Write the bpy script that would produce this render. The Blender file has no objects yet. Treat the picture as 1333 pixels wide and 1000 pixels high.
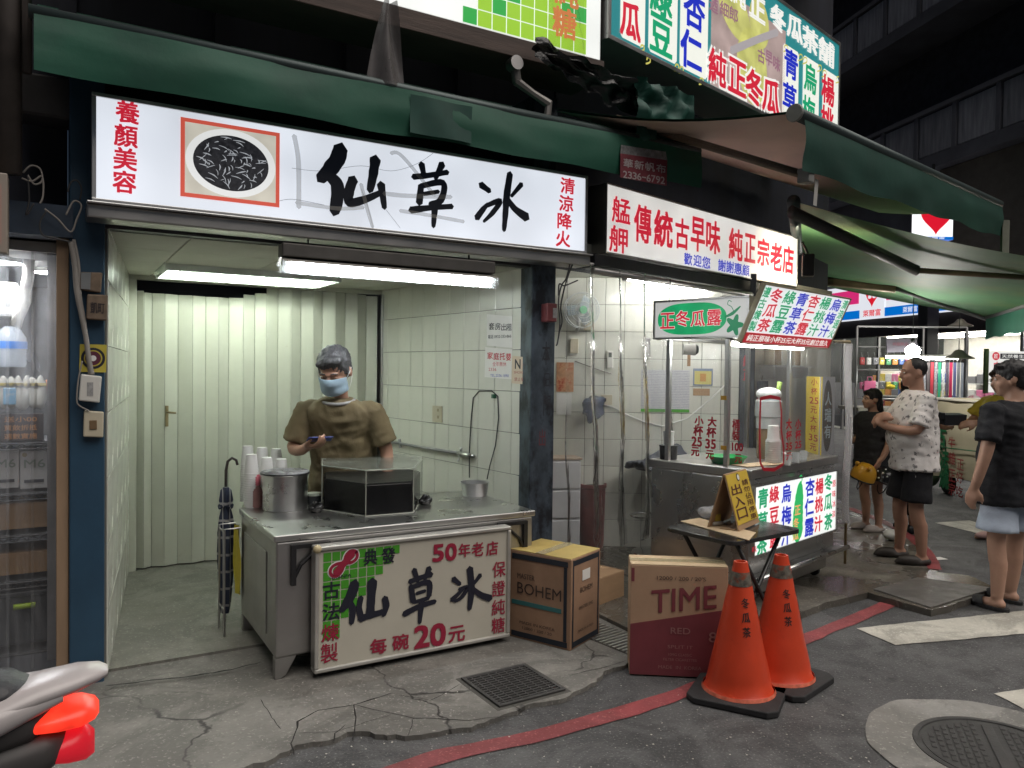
import bpy, bmesh, math, random
from mathutils import Vector, Matrix, noise
random.seed(7)
S = bpy.context.scene
COL = S.collection
R = math.radians
# ------------------------------------------------------------------ camera
F_PX, CX, CY = 1000.0, 666.5, 500.0          # photograph: 1333 x 1000, 26 mm-equivalent lens
YAW, PITCH, ROLL = R(30.7), R(1.15), R(0.7)
CAM = Vector((0, 0, 1.6))
_f = Vector((math.sin(YAW)*math.cos(PITCH), math.cos(YAW)*math.cos(PITCH), -math.sin(PITCH)))
_r0 = Vector((math.cos(YAW), -math.sin(YAW), 0)); _u0 = _r0.cross(_f)
_r = _r0*math.cos(ROLL) + _u0*math.sin(ROLL); _u = _u0*math.cos(ROLL) - _r0*math.sin(ROLL)
cd = bpy.data.cameras.new('camera'); cam = bpy.data.objects.new('camera', cd); COL.objects.link(cam)
m3 = Matrix((_r, _u, -_f)).transposed(); cam.matrix_world = Matrix.Translation(CAM) @ m3.to_4x4()
cd.sensor_width = 36; cd.lens = F_PX/1333*36; cd.clip_end = 500; cd.clip_start = 0.05
S.camera = cam
# ------------------------------------------------------------------ night sky, faint glow of the street, exposure
SUN_EL, SUN_AZ = R(64), R(150)               # azimuth clockwise from +Y
w = bpy.data.worlds.new('World'); S.world = w; w.use_nodes = True
nt = w.node_tree; bg = nt.nodes['Background']
sky = nt.nodes.new('ShaderNodeTexSky'); sky.sky_type = 'NISHITA'; sky.sun_disc = False
sky.sun_elevation = SUN_EL; sky.sun_rotation = SUN_AZ
nt.links.new(sky.outputs[0], bg.inputs[0]); bg.inputs[1].default_value = 0.0022
sd = bpy.data.lights.new('sun', 'SUN'); sd.energy = 0.78; sd.angle = R(70); sd.color = (1, .93, .86)
so = bpy.data.objects.new('sun', sd); COL.objects.link(so)
sdir = Vector((math.sin(SUN_AZ)*math.cos(SUN_EL), math.cos(SUN_AZ)*math.cos(SUN_EL), math.sin(SUN_EL)))
so.rotation_euler = sdir.to_track_quat('Z', 'Y').to_euler(); so.location = (0, -3, 9)
S.view_settings.view_transform = 'Standard'; S.view_settings.look = 'None'
S.view_settings.exposure = 2.0; S.view_settings.gamma = 1.0
S.render.engine = 'CYCLES'
S.cycles.use_denoising = True; S.cycles.max_bounces = 7; S.cycles.transparent_max_bounces = 16
S.cycles.diffuse_bounces = 3; S.cycles.glossy_bounces = 3; S.cycles.sample_clamp_indirect = 4
S.cycles.caustics_reflective = False; S.cycles.caustics_refractive = False
# ------------------------------------------------------------------ geometry helpers
def ray(px, py):
    return (_f + _r*((px-CX)/F_PX) - _u*((py-CY)/F_PX))
def gz(px, py, z=0.0):                        # point of the horizontal plane z seen at a photo pixel
    d = ray(px, py); t = (z-CAM.z)/d.z; return CAM + d*t
def gd(px, py, depth):
    return CAM + ray(px, py)*depth
def proj(p):
    q = Vector(p)-CAM; dz = q.dot(_f); return (CX+F_PX*q.dot(_r)/dz, CY-F_PX*q.dot(_u)/dz, dz)
class Fr:                                     # a placed frame: origin, yaw, optional tilt
    def __init__(s, o, yaw=0.0, tilt=0.0):
        s.o = Vector(o); s.yaw = yaw; s.tilt = tilt
        s.m = Matrix.Translation(s.o) @ Matrix.Rotation(yaw, 4, 'Z') @ Matrix.Rotation(tilt, 4, 'X')
        s.i = s.m.inverted()
    def w(s, p): return s.m @ Vector(p)
    def l(s, p): return s.i @ Vector(p)
    def pix(s, px, py, y=0.0):                # local (x, z) on the frame's plane local y = const
        a = s.i @ CAM; d = s.i.to_3x3() @ ray(px, py); t = (y-a.y)/d.y; q = a + d*t; return q.x, q.z
TH = math.atan2(.239, .971)                   # second shop's front is turned by this much
class MB:
    def __init__(s): s.v = []; s.f = []; s.m = []; s.cur = 0
    def add(s, vs, fs, mtx=None):
        n = len(s.v)
        for p in vs:
            p = Vector(p); s.v.append(mtx @ p if mtx else p)
        for f in fs: s.f.append(tuple(i+n for i in f)); s.m.append(s.cur)
        return s
    def box(s, x0, y0, z0, x1, y1, z1, mtx=None):
        vs = [(x, y, z) for x in (x0, x1) for y in (y0, y1) for z in (z0, z1)]
        return s.add(vs, [(0,1,3,2), (4,6,7,5), (0,4,5,1), (2,3,7,6), (0,2,6,4), (1,5,7,3)], mtx)
    def prism(s, poly, y0, y1, mtx=None):     # polygon in local x,z extruded along y
        n = len(poly)
        vs = [(x, y0, z) for x, z in poly] + [(x, y1, z) for x, z in poly]
        fs = [tuple(range(n)), tuple(range(2*n-1, n-1, -1))] + [(i, i+n, (i+1) % n+n, (i+1) % n) for i in range(n)]
        return s.add(vs, fs, mtx)
    def slab(s, poly, z0, z1, mtx=None):      # polygon in x,y extruded along z
        n = len(poly)
        vs = [(p[0], p[1], z0) for p in poly] + [(p[0], p[1], z1) for p in poly]
        fs = [tuple(range(n-1, -1, -1)), tuple(range(n, 2*n))] + [(i, (i+1) % n, (i+1) % n+n, i+n) for i in range(n)]
        return s.add(vs, fs, mtx)
    def tube(s, pts, r, n=8, mtx=None, cap=True, flat=1.0):
        pts = [Vector(p) for p in pts]; rr = r if isinstance(r, (list, tuple)) else [r]*len(pts)
        vs = []; fs = []; up = Vector((0, 0, 1)); last = None
        for i, p in enumerate(pts):
            t = (pts[min(i+1, len(pts)-1)]-pts[max(i-1, 0)])
            t = t.normalized() if t.length > 1e-9 else Vector((0, 0, 1))
            if last is None:
                a = up if abs(t.z) < .9 else Vector((1, 0, 0)); x = t.cross(a).normalized()
            else:
                x = (last - t*last.dot(t)); x = x.normalized() if x.length > 1e-6 else t.orthogonal().normalized()
            last = x; y = t.cross(x)
            for k in range(n):
                a = 2*math.pi*k/n; vs.append(p + x*math.cos(a)*rr[i] + y*math.sin(a)*rr[i]*flat)
        for i in range(len(pts)-1):
            for k in range(n):
                fs.append((i*n+k, i*n+(k+1) % n, (i+1)*n+(k+1) % n, (i+1)*n+k))
        if cap: fs += [tuple(range(n-1, -1, -1)), tuple(range((len(pts)-1)*n, len(pts)*n))]
        return s.add(vs, fs, mtx)
    def lathe(s, prof, n=24, c=(0, 0, 0), mtx=None, cap=True, sq=1.0):
        vs = []; fs = []; c = Vector(c)
        for r_, z in prof:
            for k in range(n):
                a = 2*math.pi*k/n; vs.append(c+Vector((r_*math.cos(a), r_*sq*math.sin(a), z)))
        for i in range(len(prof)-1):
            for k in range(n): fs.append((i*n+k, i*n+(k+1) % n, (i+1)*n+(k+1) % n, (i+1)*n+k))
        if cap: fs += [tuple(range(n-1, -1, -1)), tuple(range((len(prof)-1)*n, len(prof)*n))]
        return s.add(vs, fs, mtx)
    def ell(s, c, rad, n=16, m=10, mtx=None):
        c = Vector(c); vs = [c+Vector((0, 0, -rad[2]))]; fs = []
        for i in range(1, m):
            a = -math.pi/2+math.pi*i/m
            for k in range(n):
                b = 2*math.pi*k/n; vs.append(c+Vector((rad[0]*math.cos(a)*math.cos(b), rad[1]*math.cos(a)*math.sin(b), rad[2]*math.sin(a))))
        vs.append(c+Vector((0, 0, rad[2]))); L = len(vs)-1
        for k in range(n): fs.append((0, 1+(k+1) % n, 1+k)); fs.append((L, L-n+k, L-n+(k+1) % n))
        for i in range(m-2):
            for k in range(n): fs.append((1+i*n+k, 1+i*n+(k+1) % n, 1+(i+1)*n+(k+1) % n, 1+(i+1)*n+k))
        return s.add(vs, fs, mtx)
    def grid(s, fn, nu, nv, mtx=None):        # fn(u,v) -> point, open sheet
        vs = [fn(i/nu, j/nv) for j in range(nv+1) for i in range(nu+1)]
        fs = [(j*(nu+1)+i, j*(nu+1)+i+1, (j+1)*(nu+1)+i+1, (j+1)*(nu+1)+i) for j in range(nv) for i in range(nu)]
        return s.add(vs, fs, mtx)
    def mesh(s, name, mats, smooth=False, bevel=0.0, seg=2, fix=True):
        me = bpy.data.meshes.new(name); me.from_pydata([tuple(p) for p in s.v], [], s.f)
        mats = mats if isinstance(mats, (list, tuple)) else [mats]
        for m in mats: me.materials.append(m)
        if len(mats) > 1: me.polygons.foreach_set('material_index', s.m)
        if bevel or fix:
            bm = bmesh.new(); bm.from_mesh(me)
            if fix: bmesh.ops.recalc_face_normals(bm, faces=bm.faces)
            if bevel: bmesh.ops.bevel(bm, geom=[e for e in bm.edges if e.is_manifold and e.calc_face_angle(0) > .5], offset=bevel, segments=seg, affect='EDGES', profile=.5, clamp_overlap=True)
            bm.to_mesh(me); bm.free()
        if smooth:
            me.polygons.foreach_set('use_smooth', [True]*len(me.polygons))
            if smooth is not True: me.set_sharp_from_angle(angle=R(smooth))
        me.update(); return me
    def build(s, name, mat, parent=None, smooth=False, bevel=0.0, seg=2, fix=True):
        return link(name, s.mesh(name, mat, smooth, bevel, seg, fix), parent)
def link(name, me, parent=None, mtx=None):
    o = bpy.data.objects.new(name, me); COL.objects.link(o)
    if parent: o.parent = parent
    if mtx is not None: o.matrix_basis = mtx
    return o
def tag(o, label=None, cat=None, group=None, kind=None):
    if label: o['label'] = label
    if cat: o['category'] = cat
    if group: o['group'] = group
    if kind: o['kind'] = kind
    return o
def thing(name, label, cat, fr=None, group=None, kind=None):
    o = bpy.data.objects.new(name, None); COL.objects.link(o); o.empty_display_size = .1
    if fr is not None: o.matrix_basis = fr.m if isinstance(fr, Fr) else Matrix.Translation(Vector(fr))
    return tag(o, label, cat, group, kind)
def copy_tree(o, parent=None, mtx=None):
    c = o.copy(); COL.objects.link(c); c.parent = parent
    if mtx is not None: c.matrix_basis = mtx
    for ch in list(o.children): copy_tree(ch, c)
    return c
def plate(name, mat, fr_pts, parent, y=0.0, th=0.004, bevel=0.0):
    return MB().prism(fr_pts, y, y-th).build(name, mat, parent, bevel=bevel)
# ------------------------------------------------------------------ materials
MATS = {}
def mat(name, col, rough=.6, metal=0.0, var=0.0, vscale=6.0, bump=0.0, bscale=40.0, spec=.5, stretch=None, rvar=0.0, col2=None, c2scale=2.0, c2lo=.5, c2hi=.65, trans=0.0, emit=None, estr=0.0, alpha=1.0, rand=0.0, sheen=0.0):
    if name in MATS: return MATS[name]
    m = bpy.data.materials.new(name); m.use_nodes = True; n = m.node_tree.nodes; l = m.node_tree.links
    b = n['Principled BSDF']; b.inputs['Base Color'].default_value = (*col, 1); b.inputs['Roughness'].default_value = rough
    b.inputs['Metallic'].default_value = metal; b.inputs['Specular IOR Level'].default_value = spec
    if trans: b.inputs['Transmission Weight'].default_value = trans
    if alpha < 1: b.inputs['Alpha'].default_value = alpha
    if sheen: b.inputs['Sheen Weight'].default_value = sheen
    tc = n.new('ShaderNodeTexCoord'); vec = tc.outputs['Object']
    if stretch:
        mp = n.new('ShaderNodeMapping'); mp.inputs['Scale'].default_value = stretch; l.new(vec, mp.inputs[0]); vec = mp.outputs[0]
    def nz(sc, det=5.0, rgh=.6):
        t = n.new('ShaderNodeTexNoise'); t.inputs['Scale'].default_value = sc; t.inputs['Detail'].default_value = det; t.inputs['Roughness'].default_value = rgh
        l.new(vec, t.inputs['Vector']); return t.outputs['Fac']
    def ramp(src, lo, hi, a, c):
        r = n.new('ShaderNodeMapRange'); r.inputs[1].default_value = lo; r.inputs[2].default_value = hi; r.inputs[3].default_value = a; r.inputs[4].default_value = c
        l.new(src, r.inputs[0]); return r.outputs[0]
    def mix(fac, a, c, mode='MIX'):
        x = n.new('ShaderNodeMix'); x.data_type = 'RGBA'; x.blend_type = mode; l.new(fac, x.inputs[0]) if not isinstance(fac, float) else setattr(x.inputs[0], 'default_value', fac)
        for k, q in ((6, a), (7, c)):
            if isinstance(q, tuple): x.inputs[k].default_value = (*q, 1)
            else: l.new(q, x.inputs[k])
        return x.outputs[2]
    out = None
    if var:
        out = mix(ramp(nz(vscale), .3, .7, 0, 1), tuple(c*(1-var) for c in col), tuple(min(1, c*(1+var)) for c in col))
    if col2:
        out = mix(ramp(nz(c2scale, 8, .65), c2lo, c2hi, 0, 1), out if out else tuple(col), tuple(col2))
    if rand:
        oi = n.new('ShaderNodeObjectInfo'); h = n.new('ShaderNodeHueSaturation'); l.new(ramp(oi.outputs['Random'], 0, 1, 1-rand, 1+rand), h.inputs['Value'])
        if out: l.new(out, h.inputs['Color'])
        else: h.inputs['Color'].default_value = (*col, 1)
        out = h.outputs[0]
    if out: l.new(out, b.inputs['Base Color'])
    if rvar: l.new(ramp(nz(vscale*1.7), .3, .7, max(.02, rough-rvar), min(1, rough+rvar)), b.inputs['Roughness'])
    if bump:
        bp = n.new('ShaderNodeBump'); bp.inputs['Strength'].default_value = min(1, bump); bp.inputs['Distance'].default_value = .01; l.new(nz(bscale, 6), bp.inputs['Height']); l.new(bp.outputs[0], b.inputs['Normal'])
    if emit:
        b.inputs['Emission Color'].default_value = (*emit, 1); b.inputs['Emission Strength'].default_value = estr
    MATS[name] = m; return m
def glow(name, col, st, sample=False, var=0.0, vs=2.0, rough=.35, base=None):
    m = mat(name, tuple(c*.6 for c in (base or col)), rough, emit=col, estr=st)
    m.cycles.emission_sampling = 'AUTO' if sample else 'NONE'
    if var:
        n = m.node_tree.nodes; l = m.node_tree.links; b = n['Principled BSDF']
        t = n.new('ShaderNodeTexNoise'); t.inputs['Scale'].default_value = vs; t.inputs['Detail'].default_value = 2
        tc = n.new('ShaderNodeTexCoord'); l.new(tc.outputs['Object'], t.inputs['Vector'])
        r = n.new('ShaderNodeMapRange'); r.inputs[1].default_value = .3; r.inputs[2].default_value = .7; r.inputs[3].default_value = st*(1-var); r.inputs[4].default_value = st*(1+var)
        l.new(t.outputs['Fac'], r.inputs[0]); l.new(r.outputs[0], b.inputs['Emission Strength'])
    return m
def film(name, tint=(.9, .92, .95), dens=.12, gloss=.25, rough=.12, scale=3.0, bump=.25):
    # clear plastic sheet: mostly see-through, wrinkles catch light
    m = bpy.data.materials.new(name); m.use_nodes = True; n = m.node_tree.nodes; l = m.node_tree.links
    for x in list(n): n.remove(x)
    o = n.new('ShaderNodeOutputMaterial'); tr = n.new('ShaderNodeBsdfTransparent'); gl = n.new('ShaderNodeBsdfGlossy'); df = n.new('ShaderNodeBsdfDiffuse'); tl = n.new('ShaderNodeBsdfTranslucent')
    gl.inputs['Roughness'].default_value = rough; df.inputs[0].default_value = (*tint, 1); tl.inputs[0].default_value = (*tint, 1); tr.inputs[0].default_value = (.985, .99, .99, 1)
    tc = n.new('ShaderNodeTexCoord'); mp = n.new('ShaderNodeMapping'); mp.inputs['Scale'].default_value = (3, 3, .6); l.new(tc.outputs['Object'], mp.inputs[0])
    t = n.new('ShaderNodeTexNoise'); t.inputs['Scale'].default_value = scale; t.inputs['Detail'].default_value = 4; t.inputs['Distortion'].default_value = 1.0; l.new(mp.outputs[0], t.inputs['Vector'])
    bp = n.new('ShaderNodeBump'); bp.inputs['Strength'].default_value = bump; bp.inputs['Distance'].default_value = .05; l.new(t.outputs['Fac'], bp.inputs['Height'])
    l.new(bp.outputs[0], gl.inputs['Normal'])
    a = n.new('ShaderNodeMixShader'); a.inputs[0].default_value = .5; l.new(df.outputs[0], a.inputs[1]); l.new(tl.outputs[0], a.inputs[2])
    b = n.new('ShaderNodeMixShader'); l.new(tr.outputs[0], b.inputs[1]); l.new(a.outputs[0], b.inputs[2])
    r = n.new('ShaderNodeMapRange'); r.inputs[1].default_value = .4; r.inputs[2].default_value = .75; r.inputs[3].default_value = dens*.5; r.inputs[4].default_value = dens*1.7; l.new(t.outputs['Fac'], r.inputs[0]); l.new(r.outputs[0], b.inputs[0])
    fr = n.new('ShaderNodeLayerWeight'); fr.inputs[0].default_value = .12; mu = n.new('ShaderNodeMath'); mu.operation = 'MULTIPLY'; mu.inputs[1].default_value = gloss*1.6; mu.use_clamp = True; l.new(bp.outputs[0], fr.inputs['Normal']); l.new(fr.outputs['Fresnel'], mu.inputs[0])
    c = n.new('ShaderNodeMixShader'); l.new(mu.outputs[0], c.inputs[0]); l.new(b.outputs[0], c.inputs[1]); l.new(gl.outputs[0], c.inputs[2]); l.new(c.outputs[0], o.inputs[0])
    return m
STEEL = mat('stainless', (.56, .56, .55), .3, 1.0, var=.05, vscale=3, rvar=.06)
STEEL_D = mat('stainless_dull', (.44, .43, .42), .4, 1.0, var=.1, vscale=3, rvar=.07)
ALU = mat('aluminium', (.6, .6, .6), .38, 1.0, var=.1, vscale=8)
BLACKM = mat('black_metal', (.02, .02, .022), .45, .2, var=.3)
DARK = mat('dark_void', (.008, .009, .014), .8)
WHITEP = mat('white_paint', (.62, .62, .6), .5, var=.06)
RUBBER = mat('black_rubber', (.018, .018, .019), .75, var=.3, vscale=20, bump=.2, bscale=120)
CARD = mat('cardboard', (.36, .23, .13), .85, var=.1, vscale=5, bump=.08, bscale=60, stretch=(1, 1, 4))
CARDL = mat('cardboard_light', (.5, .38, .24), .85, var=.1, vscale=7, bump=.08, bscale=60)
PAPER = mat('paper', (.72, .71, .68), .8, var=.05)
RED_E = glow('red_letter_lit', (.62, .02, .045), .2); BLK_E = glow('black_letter_lit', (.01, .012, .02), .05)
GRN_E = glow('green_letter_lit', (.01, .34, .15), .2); BLU_E = glow('blue_letter_lit', (.015, .03, .5), .2)
RED_P = mat('red_print', (.5, .02, .04), .5); MAR_P = mat('maroon_print', (.3, .015, .045), .5); BLK_P = mat('black_print', (.012, .013, .025), .5)
GRN_P = mat('green_print', (.06, .3, .02), .5); BLU_P = mat('blue_print', (.03, .06, .4), .5); WHT_P = mat('white_print', (.75, .75, .73), .5)
# ------------------------------------------------------------------ writing
_fc = bpy.data.curves.new('_glyph', 'FONT'); _fo = bpy.data.objects.new('_glyph', _fc); _SC = bpy.data.scenes.new('_work'); _SC.collection.objects.link(_fo); _fc.resolution_u = 3
_G = {}
def glyph(t):
    if t not in _G:
        _fc.body = t; vl = _SC.view_layers[0]; vl.update()
        me = bpy.data.meshes.new_from_object(_fo.evaluated_get(vl.depsgraph))
        vs = [(v.co.x, v.co.y) for v in me.vertices]; fs = [tuple(p.vertices) for p in me.polygons]; bpy.data.meshes.remove(me)
        if not vs: vs = [(0, 0), (.01, 0), (0, .01)]; fs = []
        x0 = min(v[0] for v in vs); x1 = max(v[0] for v in vs); y0 = min(v[1] for v in vs); y1 = max(v[1] for v in vs)
        _G[t] = ([((x-(x0+x1)/2)/(x1-x0), (y-(y0+y1)/2)/(y1-y0)) for x, y in vs], fs)
    return _G[t]
def put(mb, t, cx, cz, w, h, y, bold=.03, lean=0.0, up=0.0):
    vs, fs = glyph(t)
    sh = [(-1, -1), (1, -1), (-1, 1), (1, 1)] if bold else [(0, 0)]
    for k, (a, b) in enumerate(sh):
        mb.add([(cx+x*w+lean*z*h+a*bold*min(w, h)*.5, y-k*.0002, cz+z*h+up*x*w+b*bold*min(w, h)*.5) for x, z in vs], fs)
class Print:                                  # collects print of one colour on a frame plane
    def __init__(s, fr, y): s.fr = fr; s.y = y; s.mb = MB()
    def at(s, t, px, py, wpx, hpx, bold=.03, lean=0.0):
        a = s.fr.pix(px, py, s.y); b = s.fr.pix(px+wpx/2, py, s.y); c = s.fr.pix(px-wpx/2, py, s.y); d = s.fr.pix(px, py-hpx/2, s.y); e = s.fr.pix(px, py+hpx/2, s.y)
        put(s.mb, t, a[0], a[1], abs(b[0]-c[0]), abs(d[1]-e[1]), s.y, bold, lean); return s
    def many(s, items, w, h, bold=.03):
        for t, x, y in items: s.at(t, x, y, w, h, bold)
        return s
    def ribbon(s, pts, wid, px=True, sub=6, scale=1.0):   # brush stroke
        P = [Vector((*s.fr.pix(x, y, s.y), 0)) if px else Vector((x, y, 0)) for x, y in pts]
        n = len(P); W = wid if isinstance(wid, (list, tuple)) else [wid]*n
        W = [W[min(len(W)-1, round(i*(len(W)-1)/max(1, n-1)))] for i in range(n)]
        Q = []; V = []
        for i in range(n-1):
            p0, p1, p2, p3 = P[max(i-1, 0)], P[i], P[i+1], P[min(i+2, n-1)]
            for k in range(sub):
                t = k/sub; Q.append(.5*((2*p1)+(p2-p0)*t+(2*p0-5*p1+4*p2-p3)*t*t+(3*p1-p0-3*p2+p3)*t**3)); V.append((W[i]*(1-t)+W[i+1]*t)*scale)
        Q.append(P[-1]); V.append(W[-1]*scale)
        L = []; Rr = []
        for i, q in enumerate(Q):
            t = (Q[min(i+1, len(Q)-1)]-Q[max(i-1, 0)]).normalized(); nn = Vector((-t.y, t.x, 0))
            e = V[i]*(1+.12*noise.noise(Vector((q.x*30, q.y*30, 3))))
            L.append(q+nn*e); Rr.append(q-nn*e)
        d0 = (Q[0]-Q[1]).normalized(); d1 = (Q[-1]-Q[-2]).normalized()
        L = [Q[0]+d0*V[0]*.8]+L+[Q[-1]+d1*V[-1]*.8]; Rr = [Q[0]+d0*V[0]*.8]+Rr+[Q[-1]+d1*V[-1]*.8]
        m = len(L); s.k = getattr(s, 'k', 0)+1; yy = s.y-.0002*(s.k % 12)
        s.mb.add([(p.x, yy, p.y) for p in L]+[(p.x, yy, p.y) for p in Rr], [(i, i+1, m+i+1, m+i) for i in range(m-1)]); return s
    def poly(s, pts, px=True):
        P = [s.fr.pix(x, y, s.y) if px else (x, y) for x, y in pts]
        s.mb.add([(p[0], s.y, p[1]) for p in P], [tuple(range(len(P)))]); return s
    def done(s, mat_, parent, name='lettering'):
        return s.mb.build(name, mat_, parent, fix=False)
def zz(items, ox, oy, sc):                     # enlarged-crop coordinates to photo pixels
    return [(ox+x*sc, oy+y*sc) for x, y in items]
# ================================================================== GROUND
def ground_mat(name, base, speck, patch, rough, crack=0.0, wet=0.0, sp=90.0, bump=.35):
    m = bpy.data.materials.new(name); m.use_nodes = True; n = m.node_tree.nodes; l = m.node_tree.links; b = n['Principled BSDF']
    g = n.new('ShaderNodeNewGeometry'); P = g.outputs['Position']
    def nz(sc, det=4, rg=.6, dist=0.0):
        t = n.new('ShaderNodeTexNoise'); t.inputs['Scale'].default_value = sc; t.inputs['Detail'].default_value = det; t.inputs['Roughness'].default_value = rg; t.inputs['Distortion'].default_value = dist; l.new(P, t.inputs['Vector']); return t.outputs['Fac']
    def mr(src, lo, hi, a=0.0, c=1.0):
        r = n.new('ShaderNodeMapRange'); r.inputs[1].default_value = lo; r.inputs[2].default_value = hi; r.inputs[3].default_value = a; r.inputs[4].default_value = c; l.new(src, r.inputs[0]); return r.outputs[0]
    def mix(f, a, c, mode='MIX'):
        x = n.new('ShaderNodeMix'); x.data_type = 'RGBA'; x.blend_type = mode; l.new(f, x.inputs[0])
        for k, q in ((6, a), (7, c)):
            if isinstance(q, tuple): x.inputs[k].default_value = (*q, 1)
            else: l.new(q, x.inputs[k])
        return x.outputs[2]
    c = mix(mr(nz(1.1, 8, .62, .6), .38, .62), base, patch)
    c = mix(mr(nz(6, 10, .75), .45, .7, 0, .55), c, tuple(x*.55 for x in base))
    c = mix(mr(nz(1.7, 12, .72, 1.5), .47, .56, 0, .75), c, tuple(x*.5 for x in base))
    c = mix(mr(nz(2.9, 10, .7, .4), .58, .7, 0, .5), c, tuple(x*1.45 for x in base))
    c = mix(mr(nz(sp, 2, .5), .6, .72, 0, .8), c, speck)
    h = nz(sp*.8, 3)
    if crack:
        v = n.new('ShaderNodeTexVoronoi'); v.feature = 'DISTANCE_TO_EDGE'; v.inputs['Scale'].default_value = 1.15; v.inputs['Randomness'].default_value = 1
        wv = n.new('ShaderNodeTexNoise'); wv.inputs['Scale'].default_value = 2.2; wv.inputs['Detail'].default_value = 6; l.new(P, wv.inputs['Vector'])
        vm = n.new('ShaderNodeVectorMath'); vm.operation = 'MULTIPLY_ADD'; vm.inputs[1].default_value = (.55, .55, 0); l.new(wv.outputs['Color'], vm.inputs[0]); l.new(P, vm.inputs[2]); l.new(vm.outputs[0], v.inputs['Vector'])
        line = mr(v.outputs['Distance'], .003, .011, 1, 0); mk = mr(nz(.8, 3), .47, .56)
        mu = n.new('ShaderNodeMath'); mu.operation = 'MULTIPLY'; l.new(line, mu.inputs[0]); l.new(mk, mu.inputs[1])
        m2 = n.new('ShaderNodeMath'); m2.operation = 'MULTIPLY'; m2.inputs[1].default_value = crack; l.new(mu.outputs[0], m2.inputs[0])
        c = mix(m2.outputs[0], c, (.012, .011, .01))
    l.new(c, b.inputs['Base Color'])
    if wet:
        wm = mr(nz(1.6, 5, .6, .8), .42, .56); l.new(mr(wm, 0, 1, rough, .07), b.inputs['Roughness']); c2 = mix(wm, c, tuple(x*.5 for x in base)); l.new(c2, b.inputs['Base Color'])
    else: l.new(mr(nz(4, 5), .3, .7, rough-.12, rough+.1), b.inputs['Roughness'])
    bp = n.new('ShaderNodeBump'); bp.inputs['Strength'].default_value = bump; bp.inputs['Distance'].default_value = .006; l.new(h, bp.inputs['Height']); l.new(bp.outputs[0], b.inputs['Normal'])
    return m
ASPH = ground_mat('asphalt', (.066, .066, .068), (.22, .215, .21), (.09, .09, .091), .7, sp=85, bump=1.0)
CONC = ground_mat('concrete', (.2, .193, .175), (.27, .26, .235), (.115, .11, .1), .72, crack=.85, sp=70, bump=.3)
CONC_IN = ground_mat('concrete_inside', (.21, .205, .18), (.3, .29, .26), (.145, .14, .12), .55, crack=.1, sp=60, bump=.25)
WALKM = ground_mat('wet_concrete', (.17, .155, .13), (.3, .28, .24), (.12, .11, .095), .6, crack=.5, wet=1.0, sp=60)
LINE_R = ground_mat('red_line_paint', (.3, .055, .06), (.36, .12, .11), (.2, .045, .05), .7, sp=80)
LINE_W = ground_mat('white_line_paint', (.52, .5, .44), (.6, .58, .5), (.36, .345, .3), .65, sp=80)
g = MB(); N = 40
g.add([(-90, -60, 0), (110, -60, 0), (110, 140, 0), (-90, 140, 0)], [(0, 1, 2, 3)])
tag(g.build('road', ASPH), kind='structure')
def v2(p): return (p.x, p.y)
def rough_edge(pts, step=.07, amp=.02, seed=0):
    out = []
    for a, b in zip(pts, pts[1:]):
        a = Vector((a[0], a[1])); b = Vector((b[0], b[1])); n_ = max(1, int((b-a).length/step)); t = (b-a).normalized() if (b-a).length else Vector((1, 0)); nn = Vector((-t.y, t.x))
        for k in range(n_):
            p = a.lerp(b, k/n_); out.append(tuple(p+nn*amp*(noise.noise(Vector((p.x*5, p.y*5, seed)))+.6*noise.noise(Vector((p.x*17, p.y*17, seed))))))
    out.append(tuple(pts[-1])); return out
edge = [v2(gz(*p)) for p in [(340, 996), (385, 978), (440, 966), (468, 960), (505, 968), (560, 962), (640, 944), (705, 920), (755, 900), (815, 868), (860, 842)]]
ap = rough_edge([(-6, 3.1)]+edge+[(3.5, 3.62), (3.3, 4.4)], .035, .05)
apron = [p for p in ap]+[(2.95, 4.42), (-6, 4.42)]
tag(MB().slab(apron, -.05, .022).build('pavement', CONC), kind='structure')
tag(MB().slab([(.1, 4.4), (2.85, 4.4), (2.6, 6.7), (.3, 6.7)], -.05, .036).build('floor', CONC_IN), kind='structure')
tag(MB().slab([(-6, 4.44), (.08, 4.44), (.08, 9), (-6, 9)], -.05, .03).build('floor', mat('dark_floor', (.05, .05, .055), .5, var=.2)), kind='structure')
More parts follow.
